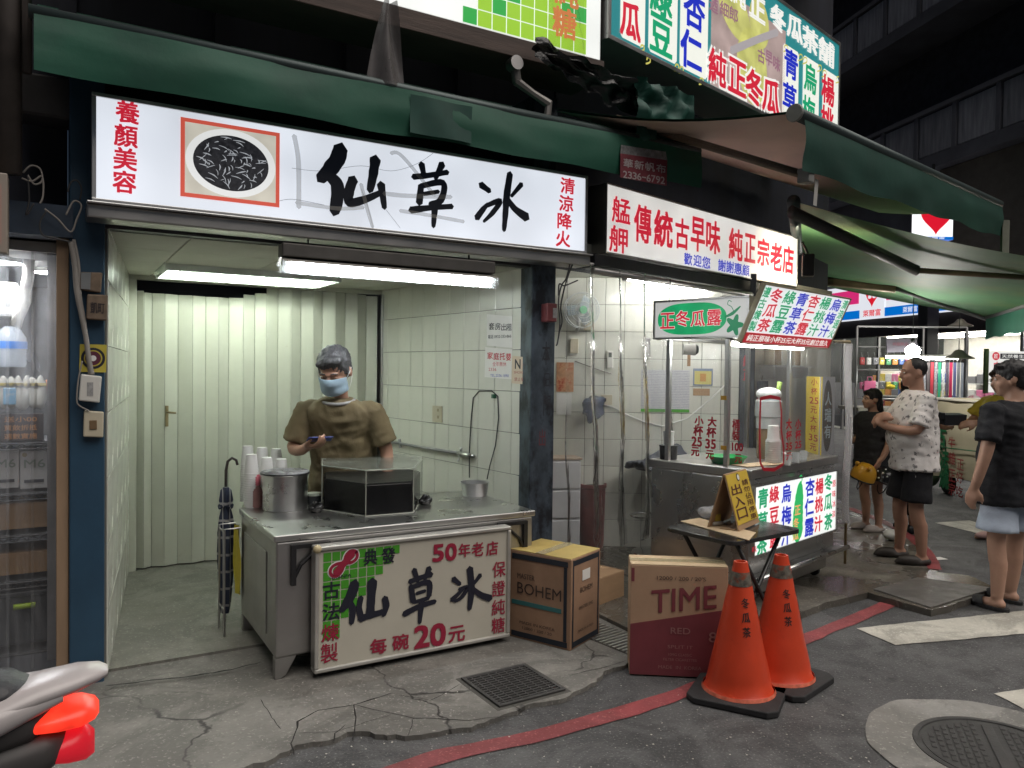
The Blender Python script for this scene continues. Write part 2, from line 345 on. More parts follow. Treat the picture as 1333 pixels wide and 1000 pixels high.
# kerbed pavement round the corner of the second shop
w0 = [v2(gz(*p)) for p in [(862, 850), (930, 842), (1010, 818), (1070, 795), (1130, 779), (1175, 793), (1212, 803), (1255, 790), (1294, 772), (1262, 757), (1222, 752)]]
w1 = [v2(gz(*p)) for p in [(1219, 740), (1206, 716), (1180, 698), (1152, 682), (1105, 664), (1085, 650)]]
walk = rough_edge(w0+w1, .06, .018, 4)+[(12.5, 9.5), (5, 9.5), (3.0, 4.6)]
tag(MB().slab(walk, -.05, .045).build('pavement', WALKM), kind='structure')
def strip(pts, wd, z, m, name, amp=.012):
    mb = MB(); L = []; Q = []
    P = [Vector((p[0], p[1])) for p in pts]; D = []
    for i in range(len(P)-1):
        for k in range(10):
            t = k/10; p0, p1, p2, p3 = P[max(i-1, 0)], P[i], P[i+1], P[min(i+2, len(P)-1)]
            D.append(.5*((2*p1)+(p2-p0)*t+(2*p0-5*p1+4*p2-p3)*t*t+(3*p1-p0-3*p2+p3)*t**3))
    D.append(P[-1])
    for i, p in enumerate(D):
        t = (D[min(i+1, len(D)-1)]-D[max(i-1, 0)]).normalized(); nn = Vector((-t.y, t.x))
        e = amp*noise.noise(Vector((p.x*7, p.y*7, 1))); e2 = amp*noise.noise(Vector((p.x*7, p.y*7, 9)))
        L.append((p.x+nn.x*(wd/2+e), p.y+nn.y*(wd/2+e), z)); Q.append((p.x-nn.x*(wd/2+e2), p.y-nn.y*(wd/2+e2), z))
    n_ = len(L); mb.add(L+Q, [(i, i+1, n_+i+1, n_+i) for i in range(n_-1)])
    return tag(mb.build(name, m), kind='structure')
rl = [v2(gz(*p)) for p in [(300, 1090), (540, 996), (700, 958), (830, 922), (925, 888), (1040, 836), (1120, 803), (1158, 786)]]
strip(rl, .105, .0045, LINE_R, 'road_marking')
strip([v2(gz(x, y, .05)) for x, y in [(1105, 661), (1154, 681), (1185, 699), (1206, 718), (1217, 741)]], .1, .0495, LINE_R, 'road_marking')
for q in ([(1114, 819), (1166, 841), (1420, 818), (1390, 790)], [(1296, 904), (1345, 932), (1420, 912), (1400, 888)], [(1216, 681), (1262, 678), (1300, 690), (1285, 698)]):
    pts = [v2(gz(*p)) for p in q]; pts = rough_edge(pts+[pts[0]], .06, .012, 2)[:-1]
    tag(MB().add([(x, y, .005) for x, y in pts], [tuple(range(len(pts)))]).build('road_marking', LINE_W), kind='structure')
# explicit cracks in the apron: thin open grooves filled with dirt
CRK = mat('crack_dirt', (.014, .013, .012), .9)
def crack(pts, wd, z, amp=.012):
    P = rough_edge([v2(gz(x, y, z)) for x, y in pts], .025, amp, 6); mb = MB(); n_ = len(P); L = []; Q = []
    for i, p in enumerate(P):
        a_ = P[max(i-1, 0)]; b_ = P[min(i+1, n_-1)]; t = Vector((b_[0]-a_[0], b_[1]-a_[1])).normalized(); w_ = wd*(.35+.9*abs(noise.noise(Vector((p[0]*9, p[1]*9, 2)))))*(1 if 0 < i < n_-1 else .1)
        L.append((p[0]-t.y*w_, p[1]+t.x*w_, z+.0013)); Q.append((p[0]+t.y*w_, p[1]-t.x*w_, z+.0013))
    mb.add(L+Q, [(i, i+1, n_+i+1, n_+i) for i in range(n_-1)]); tag(mb.build('pavement_crack', CRK), kind='structure')
for q, wd in (([(383, 985), (380, 968), (388, 940), (415, 925), (462, 918)], .006), ([(460, 966), (461, 918), (512, 902)], .0055), ([(385, 955), (435, 953), (470, 942), (510, 930)], .003), ([(462, 918), (540, 935), (610, 938), (690, 930)], .004), ([(610, 882), (660, 915), (690, 930)], .004), ([(340, 910), (352, 935), (366, 950)], .003), ([(437, 968), (436, 955), (450, 943)], .004), ([(520, 905), (560, 912), (600, 890)], .003), ([(540, 935), (530, 960)], .003), ([(740, 880), (790, 868), (815, 860)], .004)): crack(q, wd, .022)
crack([(137, 893), (190, 888), (240, 882), (300, 872), (340, 862)], .012, .036, .02)
# ------------------------------------------------------------------ manhole, drain grate, steel plate
IRON = mat('cast_iron', (.06, .059, .058), .55, .3, var=.25, vscale=9, bump=.2, bscale=60)
RINGM = ground_mat('manhole_concrete', (.25, .245, .23), (.33, .32, .29), (.17, .165, .15), .7, sp=70)
mc = gz(1300, 980); man = thing('manhole', 'round iron manhole cover set in a pale concrete ring in the road', 'manhole', (mc.x, mc.y, 0))
ro = [(math.cos(a)*(.52+.012*noise.noise(Vector((math.cos(a)*4, math.sin(a)*4, 0)))), math.sin(a)*(.52+.02*noise.noise(Vector((math.cos(a)*3, math.sin(a)*3, 5))))) for a in [2*math.pi*k/64 for k in range(64)]]
MB().add([(x, y, .006) for x, y in ro]+[(.325*math.cos(2*math.pi*k/64), .325*math.sin(2*math.pi*k/64), .006) for k in range(64)], [(k, (k+1) % 64, 64+(k+1) % 64, 64+k) for k in range(64)]).build('concrete_ring', RINGM, man)
MB().lathe([(.323, .001), (.323, .009), (.3, .009), (.298, .003), (.29, .003)], 64).build('iron_rim', IRON, man, smooth=30)
lid = MB().lathe([(.288, .001), (.288, .006), (.0, .006)], 48, cap=False).build('cover', IRON, man)
pm = MB().box(-.02, -.011, .006, .02, .011, .0105).mesh('pad', IRON, bevel=.003, seg=1)
rot = Matrix.Rotation(R(38), 4, 'Z')
for i in range(-9, 10):
    for j in range(-9, 10):
        x = i*.05+(j % 2)*.025; y = j*.031
        if math.hypot(x, y) < .262 and abs(y) > .045: link('pad', pm, lid, rot @ Matrix.Translation((x, y, 0)))
MB().box(-.25, -.022, .006, .25, .022, .0125).build('bar', IRON, man, bevel=.004).matrix_basis = rot
gp = [gz(x, y, .022) for x, y in [(607, 882), (668, 868), (728, 902), (668, 920)]]
gc = sum(gp, Vector())/4; yaw = math.atan2((gp[1]-gp[0]).y, (gp[1]-gp[0]).x)
gf = Fr((gc.x, gc.y, .022), yaw); gr = thing('drain_grate', 'square iron drain grate sunk in the cracked concrete before the stainless cart', 'drain grate', gf)
hx = .19; hy = .19
MB().box(-hx-.02, -hy-.02, -.03, hx+.02, hy+.02, .001).build('pit', mat('pit', (.07, .067, .06), .9), gr)
f4 = MB()
for a in ((-hx, -hy, hx, -hy+.018), (-hx, hy-.018, hx, hy), (-hx, -hy+.018, -hx+.018, hy-.018), (hx-.018, -hy+.018, hx, hy-.018)): f4.box(a[0], a[1], .002, a[2], a[3], .012)
f4.build('frame', IRON, gr, bevel=.002)
bmh = MB().box(-hx+.018, -.005, .002, hx-.018, .005, .009).mesh('bar', IRON)
for k in range(14): link('bar', bmh, gr, Matrix.Translation((0, -hy+.035+k*.025, 0)))
cb = MB().box(-.004, -hy+.018, .002, .004, hy-.018, .0075).mesh('cross_bar', IRON)
for k in range(7): link('cross_bar', cb, gr, Matrix.Translation((-hx+.05+k*.047, 0, 0)))
pp = [gz(x, y, .05) for x, y in [(1137, 767), (1212, 791), (1294, 766), (1195, 752)]]
o = MB().slab([(p.x, p.y) for p in pp], .046, .054).build('steel_plate', mat('checker_plate', (.2, .19, .18), .42, .55, var=.25, vscale=7, bump=.5, bscale=55, rvar=.15), bevel=.002)
tag(o, 'thin steel checker plate covering the pavement edge near the black sandals', 'steel plate')
pc = gz(808, 835, .022); pf = Fr((pc.x, pc.y, .022), R(8)); gr2 = thing('gutter_grate', 'narrow pale slotted gutter grate between the two cardboard cartons', 'drain grate', pf)
MB().box(-.12, -.3, -.02, .12, .3, .002).build('pit', mat('pit', (.02, .02, .02), .9), gr2)
gm = MB().box(-.12, -.008, .003, .12, .008, .009).mesh('bar', STEEL_D)
for k in range(18): link('bar', gm, gr2, Matrix.Translation((0, -.29+k*.034, 0)))
# litter
for k, (x, y, s_) in enumerate([(1218, 728, .09)]):
    p = gz(x, y); tag(MB().prism([(-s_, -s_*.45), (s_*.9, -s_*.5), (s_, s_*.4), (-s_*.8, s_*.5)], 0, .002).build('paper_scrap', PAPER), 'flat white paper scrap lying on the dark road by the red kerb', 'litter').matrix_basis = Matrix.Translation((p.x, p.y, .004)) @ Matrix.Rotation(R(-20), 4, 'Z') @ Matrix.Rotation(R(90), 4, 'X')
lit = MB(); random.seed(3)
for k in range(260):
    x = random.uniform(300, 1330); y = random.uniform(885, 1000); p = gz(x, y, .001); s_ = random.uniform(.002, .006); a = random.uniform(0, 3)
    z = .024 if p.y > 3.25 and p.x < 2.7 else .003
    lit.add([(p.x+s_*math.cos(a+b)*random.uniform(.5, 1.3), p.y+s_*math.sin(a+b), z+random.uniform(0, .003)) for b in (0, 1.6, 3.1, 4.7)], [(0, 1, 2, 3)])
tag(lit.build('street_debris', mat('debris', (.4, .38, .34), .8, var=.4, vscale=3)), 'tiny pale chips and scraps scattered over the road and concrete', 'litter', kind='stuff')

# ================================================================== FIRST SHOP (room, pillars, door)
TILE = mat('glazed_tile', (.63, .63, .565), .22, var=.05, vscale=3, rand=.035, rvar=.08, col2=(.5, .5, .42), c2scale=1.3, c2lo=.58, c2hi=.8)
GROUT = mat('grout', (.17, .17, .15), .9, var=.2)
PANELW = mat('ceiling_panel', (.5, .5, .43), .7, var=.07, vscale=4, bump=.08, bscale=90, rand=.03)
def tiled(parent, fr, x0, x1, z0, z1, tw, th, name='side_wall', thick=.1, tm=None, off=0.0):
    wl = MB().box(x0, .003, z0, x1, thick, z1).build(name, GROUT, parent)
    if fr is not None: wl.matrix_basis = (parent.matrix_basis.inverted() @ fr.m)
    cache = {}
    x = x0+off
    while x < x1-.012:
        xe = min(x+tw, x1); xs = max(x, x0); z = z0
        while z < z1-.012:
            ze = min(z+th, z1); key = (round(xe-xs, 3), round(ze-z, 3))
            if key not in cache: cache[key] = MB().box(.0018, -.005, .0018, key[0]-.0018, .003, key[1]-.0018).mesh('tile', tm or TILE, bevel=.0018, seg=1)
            tl = link('tile', cache[key], wl, Matrix.Translation((xs, random.uniform(-.0008, .0008), z)) @ Matrix.Rotation(random.uniform(-.003, .003), 4, 'Z'))
            z += th
        x += tw
    return wl
room = thing('shop_room', 'open white tiled shop bay behind the stainless jelly cart', 'shop', (1.5, 5.3, 0))
BL, BR = Vector((.47, 6.44)), Vector((2.47, 6.44)); FL, FRt = Vector((.22, 4.33)), Vector((2.7, 4.33))
dl = BL-FL; frl = Fr((FL.x, FL.y, .036), math.atan2(dl.y, dl.x)); tiled(room, frl, 0, dl.length, 0, 2.24, .42, .33, 'left_wall')
dr = FRt-BR; frr = Fr((BR.x, BR.y, .0), math.atan2(dr.y, dr.x)); tiled(room, frr, 0, dr.length, .03, 2.28, .2, .283, 'right_wall', off=-.06)
rb = Matrix.Translation((-1.5, -5.3, 0))
cl = MB().box(.1, 4.33, 2.285, 2.8, 6.5, 2.36).build('ceiling', mat('t_bar', (.45, .45, .4), .6), room); cl.matrix_basis = rb
for i in range(5):
    for j in range(4):
        x = .02+i*.6; y = 4.36+j*.6
        if 1 <= i <= 2 and j == 2: continue
        xe = min(x+.594, 2.75); ye = min(y+.594, 6.42)
        if xe-x > .05 and ye-y > .05: link('ceiling_panel', MB().box(0, 0, 0, xe-x, ye-y, .012).mesh('ceiling_panel', PANELW, bevel=.002, seg=1), cl, Matrix.Translation((x, y, 2.27)))
MB().box(.3, 6.75, 0, 2.7, 6.85, 2.4).build('rear_wall', mat('rear_dark', (.02, .022, .03), .8), room).matrix_basis = rb
# recessed ceiling light with louvre
tf = thing('ceiling_light', 'recessed square-louvred ceiling light in the open shop bay', 'ceiling light', (1.22, 5.86, 2.27))
LIT = glow('troffer_lamp', (.92, 1.0, .89), 9.0, True)
MB().box(-.59, -.29, .01, .59, .29, .013).build('reflector', mat('reflector', (.75, .78, .74), .3), tf)
for k in range(3): MB().tube([(-.56, -.19+k*.19, -.004), (.56, -.19+k*.19, -.004)], .016, 10).build('tube', LIT, tf, smooth=True)
lv = mat('louvre', (.75, .8, .76), .25, .3)
lb = MB().box(-.585, -.0015, -.04, .585, .0015, -.024).mesh('louvre_blade', lv); ls = MB().box(-.0015, -.285, -.04, .0015, .285, -.024).mesh('louvre_slat', lv)
for k in range(5): link('louvre_blade', lb, tf, Matrix.Translation((0, -.28+k*.14, 0)))
for k in range(15): link('louvre_slat', ls, tf, Matrix.Translation((-.58+k*.083, 0, 0)))
fm = MB()
for a in ((-.6, -.3, .6, -.287), (-.6, .287, .6, .3), (-.6, -.287, -.587, .287), (.587, -.287, .6, .287)): fm.box(a[0], a[1], -.045, a[2], a[3], .012)
fm.build('frame', lv, tf)
# folding slat door
SLAT = mat('door_slat', (.5, .51, .43), .42, var=.06, vscale=3, rand=.06, col2=(.3, .27, .2), c2scale=5, c2lo=.66, c2hi=.82, bump=.05, bscale=20)
door = thing('folding_door', 'tall cream slatted folding metal door closing the rear of the shop bay', 'door', (.5, 6.42, .036))
fd = Fr((.5, 6.42, .036))
xs = [fd.pix(x, 600)[0] for x in [178, 187, 198, 214, 232, 250, 268, 284, 298, 316, 332, 346, 362, 378, 392, 407, 420, 435, 450, 464, 477, 490]]
tops = [378, 381, 382, 383, 384, 385, 386, 387, 387, 383, 381, 373, 375, 376, 377, 378, 379, 380, 381, 383, 385]
for k in range(len(xs)-1):
    x0, x1 = xs[k], xs[k+1]; zt = fd.pix((178+k*15), tops[k])[1]; ang = .22 if k % 2 else -.22
    y0 = .0 if k % 2 else .035; y1 = .035 if k % 2 else .0
    MB().slab([(x0+.001, y0), (x1-.001, y1), (x1-.001, y1+.012), (x0+.001, y0+.012)], .01, zt).build('slat', SLAT, door, bevel=.003, seg=1)
MB().box(-.06, -.03, 0, xs[0]-.004, .06, 2.2).build('door_jamb', SLAT, door, bevel=.004); MB().box(xs[-1]+.02, -.04, 0, xs[-1]+.1, .04, 2.2).build('door_jamb', STEEL_D, door, bevel=.004)
MB().box(-.06, -.01, 2.2, xs[-1]+.1, .05, 2.235).build('head_rail', SLAT, door)
hz = fd.pix(217, 540)
MB().box(hz[0]-.012, -.012, hz[1]-.09, hz[0]+.012, .0, hz[1]+.07).build('handle_plate', mat('brass_old', (.3, .24, .13), .5, .6, var=.3), door, bevel=.003)
MB().tube([(hz[0], -.012, hz[1]+.02), (hz[0]+.01, -.05, hz[1]+.02), (hz[0]+.06, -.055, hz[1]+.015)], .008).build('handle', mat('brass_old', (0, 0, 0)), door, smooth=True)
# pillars and header
BLUE = mat('blue_pillar_paint', (.022, .06, .105), .4, var=.2, vscale=3, bump=.1, bscale=18, col2=(.06, .09, .12), c2scale=9, c2lo=.68, c2hi=.75)
BLUE2 = mat('worn_pillar_paint', (.06, .078, .1), .4, .2, var=.45, vscale=8, bump=.4, bscale=9, col2=(.016, .018, .024), c2scale=7, c2lo=.47, c2hi=.6, stretch=(1, 1, .6))
p0 = Fr((0, 4.28, 0)); xa = p0.pix(90, 800)[0]; xb = p0.pix(136, 800)[0]
pl = thing('pillar', 'dark blue painted pillar left of the shop bay carrying meter boxes', 'pillar', (xa, 4.28, 0))
MB().box(0, 0, 0, xb-xa, .35, 3.2).build('post', BLUE, pl, bevel=.006)
xw = p0.pix(73, 800)[0]; MB().box(xw-xa, .02, 0, -.002, .3, 2.35).build('timber_post', mat('raw_timber', (.28, .19, .12), .7, var=.25, vscale=6, stretch=(1, 1, .15)), pl, bevel=.004)
xr0 = p0.pix(691, 500)[0]; xr1 = p0.pix(722, 500)[0]
pr = thing('pillar', 'scuffed grey-blue steel pillar between the jelly shop and the winter melon shop', 'pillar', (xr0, 4.28, 0))
MB().box(0, 0, 0, xr1-xr0, .3, 3.4).build('post', BLUE2, pr, bevel=.008)
fpr = Fr((xr0, 4.279, 0))
P = Print(fpr, -.002); P.at('門', 712, 528, 9, 26, .02); P.at('本', 711, 460, 10, 30, .02); P.at('日', 712, 495, 7, 18, 0); P.done(mat('faded_ink', (.03, .03, .04), .7), pr)
P = Print(fpr, -.002); P.at('出', 706, 570, 8, 22, .02); P.done(mat('faded_red', (.14, .04, .05), .7), pr)
hd = thing('header_beam', 'dark steel header beam and trim above the open shop bay', 'beam', (0, 4.3, 2.27))
MB().box(xb-.02, 0, 0, xr0+.01, .1, .12).build('beam', mat('dark_beam', (.035, .035, .04), .5, .3, var=.3), hd)
MB().box(xb-.02, -.06, .035, xr0+.01, -.004, .075).build('shutter_rail', STEEL_D, hd, bevel=.006)
MB().tube([(xb, -.1, .055), (xr0, -.1, .06)], .012).build('pipe', STEEL_D, hd, smooth=True)
# building above and behind
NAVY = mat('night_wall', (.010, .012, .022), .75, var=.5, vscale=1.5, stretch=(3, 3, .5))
up = thing('shop_building', 'dark upper facade of the corner shop building behind signs and awnings', 'building', (1.5, 4.6, 3.0))
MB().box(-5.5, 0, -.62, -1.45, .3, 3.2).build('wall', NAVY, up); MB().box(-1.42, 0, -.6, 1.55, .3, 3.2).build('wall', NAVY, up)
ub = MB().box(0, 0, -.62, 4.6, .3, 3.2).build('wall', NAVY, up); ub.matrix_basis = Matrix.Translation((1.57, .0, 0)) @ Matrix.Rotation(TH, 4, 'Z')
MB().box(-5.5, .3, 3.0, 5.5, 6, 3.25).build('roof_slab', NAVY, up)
rib = MB().box(-.04, -.05, -.1, .04, 0, 3.1).mesh('rib', NAVY)
for k in range(9): link('rib', rib, up, Matrix.Translation((-5.2+k*.75, -.002, 0)))
# ================================================================== LIT SIGN OVER THE BAY
def lightbox(name, label, fr, x0, x1, z0, z1, depth, face, frame_m, fw=.022, cat='sign', group=None):
    t = thing(name, label, cat, fr, group)
    MB().box(x0+.004, .012, z0+.004, x1-.004, depth, z1-.004).build('housing', frame_m, t, bevel=.004)
    MB().box(x0+fw, -.0, z0+fw, x1-fw, .011, z1-fw).build('face', face, t)
    for a in ((x0, z0, x1, z0+fw), (x0, z1-fw, x1, z1), (x0, z0+fw, x0+fw, z1-fw), (x1-fw, z0+fw, x1, z1-fw)):
        MB().box(a[0], -.008, a[1], a[2], .0115, a[3]).build('frame', frame_m, t, bevel=.003)
    return t
FACE1 = glow('sign_face_cool', (.86, .91, 1.0), .195, True, var=.2, vs=1.3)
fs = Fr((0, 4.12, 0)); x0 = fs.pix(119, 240)[0]; x1 = fs.pix(764, 290)[0]; z0 = fs.pix(440, 297)[1]; z1 = fs.pix(440, 174)[1]
s1 = lightbox('light_box_sign', 'long white lit sign with black brush lettering above the jelly cart', fs, x0, x1, z0, z1, .16, FACE1, ALU, .02)
MB().box(x0-.02, -.02, z0-.075, x1+.02, .15, z0-.012).build('ledge', STEEL_D, s1, bevel=.008)
MB().box(x0-.02, -.05, z0-.012, x1+.02, .15, z0-.002).build('ledge', STEEL, s1, bevel=.003)
Print(fs, -.003).many([('養', 166, 146), ('顏', 164, 177), ('美', 163, 207), ('容', 162, 237)], 30, 28, .05).done(RED_E, s1)
Print(fs, -.003).many([('清', 739, 242), ('涼', 737, 265), ('降', 735, 288), ('火', 733, 311)], 18, 20, .05).done(RED_E, s1)
k = .0028
b = Print(fs, -.003)
for pts, wd in (([(212, 642), (198, 690), (165, 735), (122, 778)], [23, 25, 23, 16]), ([(160, 762), (196, 802), (195, 870), (184, 922)], [16, 21, 20, 16]),
                ([(362, 690), (352, 760), (338, 828)], [18, 15, 11]), ([(266, 778), (248, 832), (250, 878), (310, 868), (382, 838)], [16, 16, 15, 12, 9]), ([(386, 800), (394, 850), (401, 902)], [14, 11, 9]),
                ([(562, 712), (574, 768)], [12, 8]), ([(652, 712), (622, 775)], [12, 8]), ([(526, 768), (590, 762), (675, 748)], [10, 9, 9]), ([(560, 806), (552, 882)], [11, 12]), ([(560, 808), (655, 794), (646, 868), (598, 886)], [9, 11, 12, 8]), ([(572, 842), (636, 832)], [7, 7]), ([(516, 912), (600, 902), (695, 896)], [12, 9, 9]), ([(622, 884), (618, 930), (614, 984)], [12, 11, 7]),
                ([(820, 802), (858, 830)], [13, 9]), ([(802, 946), (830, 908), (852, 884)], [12, 10, 6]), ([(846, 892), (904, 872), (872, 922), (832, 962)], [8, 10, 9, 5]), ([(946, 754), (932, 850), (926, 930), (920, 1000)], [12, 14, 12, 8]), ([(996, 800), (952, 852)], [10, 6]), ([(936, 862), (966, 906), (1018, 944)], [8, 13, 17])):
    b.ribbon(zz(pts, 380, 0, .3), [q*.3*.0059 for q in wd])
b.done(BLK_E, s1, 'brush_lettering')
pq = [fs.pix(*p) for p in [(235, 152), (364, 174), (361, 271), (232, 254)]]
px0, px1, pz0, pz1 = pq[0][0], pq[1][0], (pq[2][1]+pq[3][1])/2, (pq[0][1]+pq[1][1])/2
ph = MB().box(px0, -.004, pz0, px1, -.001, pz1).build('photo_print', glow('print_border', (.75, .12, .08), .17), s1)
MB().box(px0+.02, -.006, pz0+.02, px1-.02, -.0045, pz1-.02).build('photo_ground', glow('print_table', (.72, .68, .58), .17, var=.15, vs=7), ph)
cxp, czp = (px0+px1)/2, (pz0+pz1)/2; rw, rh = (px1-px0)/2-.022, (pz1-pz0)/2-.024
def disc(rx, rz, y, n_=48, cx=cxp, cz=czp): return MB().add([(cx+rx*math.cos(2*math.pi*k/n_), y, cz+rz*math.sin(2*math.pi*k/n_)) for k in range(n_)], [tuple(range(n_))])
disc(rw, rh, -.0065).build('bowl', glow('print_bowl', (.86, .87, .86), .2), ph); disc(rw*.84, rh*.82, -.0069).build('jelly', glow('print_jelly', (.035, .035, .04), .12, var=.5, vs=60), ph)
random.seed(11); jp = Print(fs, -.0073)
for k in range(75):
    a = random.uniform(0, 6.28); q = math.sqrt(random.random())*.74; x = cxp+rw*q*math.cos(a); z = czp+rh*q*math.sin(a); d = random.uniform(0, 3.1); L_ = random.uniform(.008, .03)
    jp.ribbon([(x-L_*math.cos(d), z-L_*math.sin(d)*.7), (x+.004, z+.003), (x+L_*math.cos(d), z+L_*math.sin(d)*.7)], [.0008, random.uniform(.0015, .0035), .0008], px=False, sub=3)
jp.done(glow('print_shine', (.55, .58, .62), .15), ph, 'jelly_shine')
# old tape strips holding the cracked acrylic
TAPE = mat('clear_tape', (.55, .54, .5), .25, alpha=.45)
for pts, wd in (([(10, 590), (28, 700), (30, 900)], .013), ([(20, 880), (200, 905), (310, 900)], .011), ([(430, 665), (480, 680), (620, 850)], .011), ([(400, 840), (500, 850), (690, 855)], .013), ([(300, 800), (325, 900), (350, 985)], .011), ([(470, 915), (600, 935), (745, 962)], .011)):
    Print(fs, -.0075).ribbon(zz(pts, 380, 0, .3), wd).done(TAPE, s1, 'tape')
cr = Print(fs, -.0015)
for pts in ([(0, 730), (130, 742), (300, 720), (430, 742), (540, 712), (620, 660)], [(300, 820), (330, 900), (352, 990)], [(400, 900), (470, 990)], [(-80, 880), (0, 865), (140, 890)]): cr.ribbon(zz(pts, 380, 0, .3), .0011)
cr.done(glow('crack_line', (.25, .27, .3), .08), s1, 'crack')
# tube light under the sign
fx0 = Fr((0, 4.08, 0)); lx0 = fx0.pix(368, 340)[0]; lx1 = fx0.pix(645, 362)[0]; lz = fx0.pix(500, 351)[1]
tl = thing('tube_light', 'long fluorescent tube light hanging below the white sign over the cart', 'light fixture', (lx0, 4.08, lz)); Lx = lx1-lx0
MB().prism([(0, .03), (Lx, .03), (Lx, .1), (0, .1)], .0, .1).build('ballast_housing', mat('grey_housing', (.09, .085, .08), .5, .3, var=.2), tl, bevel=.006)
MB().grid(lambda u, v: (Lx*u, -.055+.21*v, .028-.035*abs(v-.5)*2+.002), 1, 8).build('reflector', mat('worn_white', (.4, .39, .36), .5, var=.15), tl, smooth=True)
LAMP = glow('tube_lamp', (.93, .97, 1.0), 21.0, True)
MB().tube([(.03, .02, .0), (Lx-.03, .02, .0)], .015, 12).build('tube', LAMP, tl, smooth=True)
MB().tube([(.0, .02, .0), (.03, .02, .0)], .019, 12).build('lamp_holder', WHITEP, tl, smooth=True); MB().tube([(Lx-.03, .02, .0), (Lx, .02, .0)], .019, 12).build('lamp_holder', WHITEP, tl, smooth=True)
MB().grid(lambda u, v: (-.01+(Lx+.02)*u, .02-.05*math.cos(math.pi*(v*1.0)), .004-.062*math.sin(math.pi*v)), 1, 14).build('diffuser', film('frosted_diffuser', (.85, .88, .92), .3, .05, .4), tl, smooth=True)
for x in (.15, Lx-.15): MB().tube([(x, .06, .1), (x, .08, .25)], .006).build('hanger', BLACKM, tl)
# ================================================================== GREEN AWNING WITH VALANCE
CANV = mat('green_canvas', (.006, .088, .052), .6, var=.18, vscale=1.6, bump=.25, bscale=7, col2=(.004, .05, .035), c2scale=1.1, c2lo=.5, c2hi=.7)
CANV2 = mat('green_canvas_patch', (.008, .06, .045), .65, var=.25, vscale=4)
fa = Fr((0, 3.85, 0)); ax0 = fa.pix(44, 60)[0]; ax1 = fa.pix(913, 232)[0]; azb = fa.pix(480, 168)[1]; azt = fa.pix(480, 107)[1]
aw = thing('awning', 'long dark green canvas awning rolled in above the white lit sign', 'awning', (0, 3.85, 0))
MB().grid(lambda u, v: (ax0+(ax1-ax0)*u, -.012*math.sin(v*3)+.008*math.sin(u*19+v*2)+.006*noise.noise(Vector((u*12, v*3, 0))), azb+(azt-azb)*v+.012*noise.noise(Vector((u*9, 1, 2)))*(1-v)), 90, 8).build('valance', CANV, aw, smooth=True)
MB().tube([(ax0-.02, .03, azt+.01), (ax1, .03, azt+.01)], .03, 10).build('front_bar', mat('awning_bar', (.05, .07, .07), .45, .4), aw, smooth=True)
MB().grid(lambda u, v: (ax0+(ax1-ax0)*u, .03+.72*v, azt+.03+.3*v-.03*math.sin(math.pi*v)), 30, 6).build('canopy', CANV, aw, smooth=True)
pxa = fa.pix(532, 160)[0]; pxb = fa.pix(612, 160)[0]
MB().grid(lambda u, v: (pxa+(pxb-pxa)*u, -.022+.006*math.sin(u*7+v*3), azb+.015+(azt-azb-.04)*v), 10, 4).build('patch', CANV2, aw, smooth=True)
fp = Fr((0, 3.825, 0)); q = [fp.pix(*p) for p in [(807, 200), (868, 209), (867, 242), (807, 231)]]
pq_ = MB().prism([q[0], q[1], q[2], q[3]], -.027, -.030).build('maker_label', mat('label_red', (.17, .022, .035), .6, var=.25, vscale=20), aw)
P = Print(fp, -.0)
for i, ch in enumerate('華新帆布'): P.at(ch, 817+i*14.2, 213+i*2.3, 12, 11, .04)
for i, ch in enumerate('2336-6792'): P.at(ch, 813+i*6.1, 227.5+i*.95, 5.2, 9 if ch != '-' else 1.5, .05)
o = P.done(mat('label_ink', (.42, .36, .36), .6), pq_); o.matrix_basis = Matrix.Translation((0, -.0065-.025-.0, 0))
q = [fp.pix(*p) for p in [(808, 189), (866, 198), (868, 209), (807, 200)]]; MB().prism(q, -.027, -.0295).build('torn_film', mat('torn_film', (.2, .2, .2), .3, var=.5, vscale=30), aw)
# ================================================================== UPPER SIGNS (cut by the top of the photograph)
FACEW = glow('sign_face_white', (.93, .96, .93), .19, True, var=.08)
fu = Fr((0, 3.95, 0)); ux0 = fu.pix(90, 0)[0]; ux1 = fu.pix(783, 60)[0]; uz = fu.pix(640, 42)[1]
us = thing('upper_light_sign', 'big white lit sign with green squares at the top edge', 'sign', fu)
MB().box(ux0, .012, uz+.004, ux1, .35, uz+1.25).build('housing', STEEL_D, us); MB().box(ux0+.03, 0, uz+.01, ux1-.012, .011, uz+1.22).build('face', FACEW, us)
MB().box(ux0-.02, -.02, uz-.115, ux1+.01, .34, uz-.002).build('timber_skirt', mat('brown_board', (.075, .052, .043), .7, var=.35, vscale=5, stretch=(.4, 1, 5), bump=.2, bscale=30), us, bevel=.004)
gx1 = fu.pix(763, 60)[0]; cell = gx1-fu.pix(746.5, 60)[0]; G1 = glow('lime_square', (.33, .62, .03), .18); G2 = glow('green_square', (.02, .4, .06), .18)
for i in range(9):
    for j in range(9-i):
        xx = gx1-(i+1)*cell; MB().box(xx+.004, -.004, uz+.012+j*cell+.004, xx+cell-.004, -.001, uz+.012+(j+1)*cell-.004).build('green_square', G2 if random.random() < .22 else G1, us)
P = Print(fu, -.006); P.at('糖', 735, 30, 30, 38, .05); P.at('純', 738, -10, 30, 36, .05); P.done(glow('orange_letter', (.75, .22, .06), .15), us)
MB().grid(lambda u, v: (fu.pix(710, 30)[0]+.28*u, -.02-.012*math.sin(u*9+v*4), uz-.05+.6*v), 14, 12).build('plastic_wrap', film('wrap_yellow', (.75, .72, .4), .14, .2), us, smooth=True)
cA = Vector((ux1+.03, 3.95)); ft = Fr((cA.x, cA.y-.02, 0), TH)
TEAL = glow('sign_face_teal', (.03, .26, .28), .17, True, var=.08)
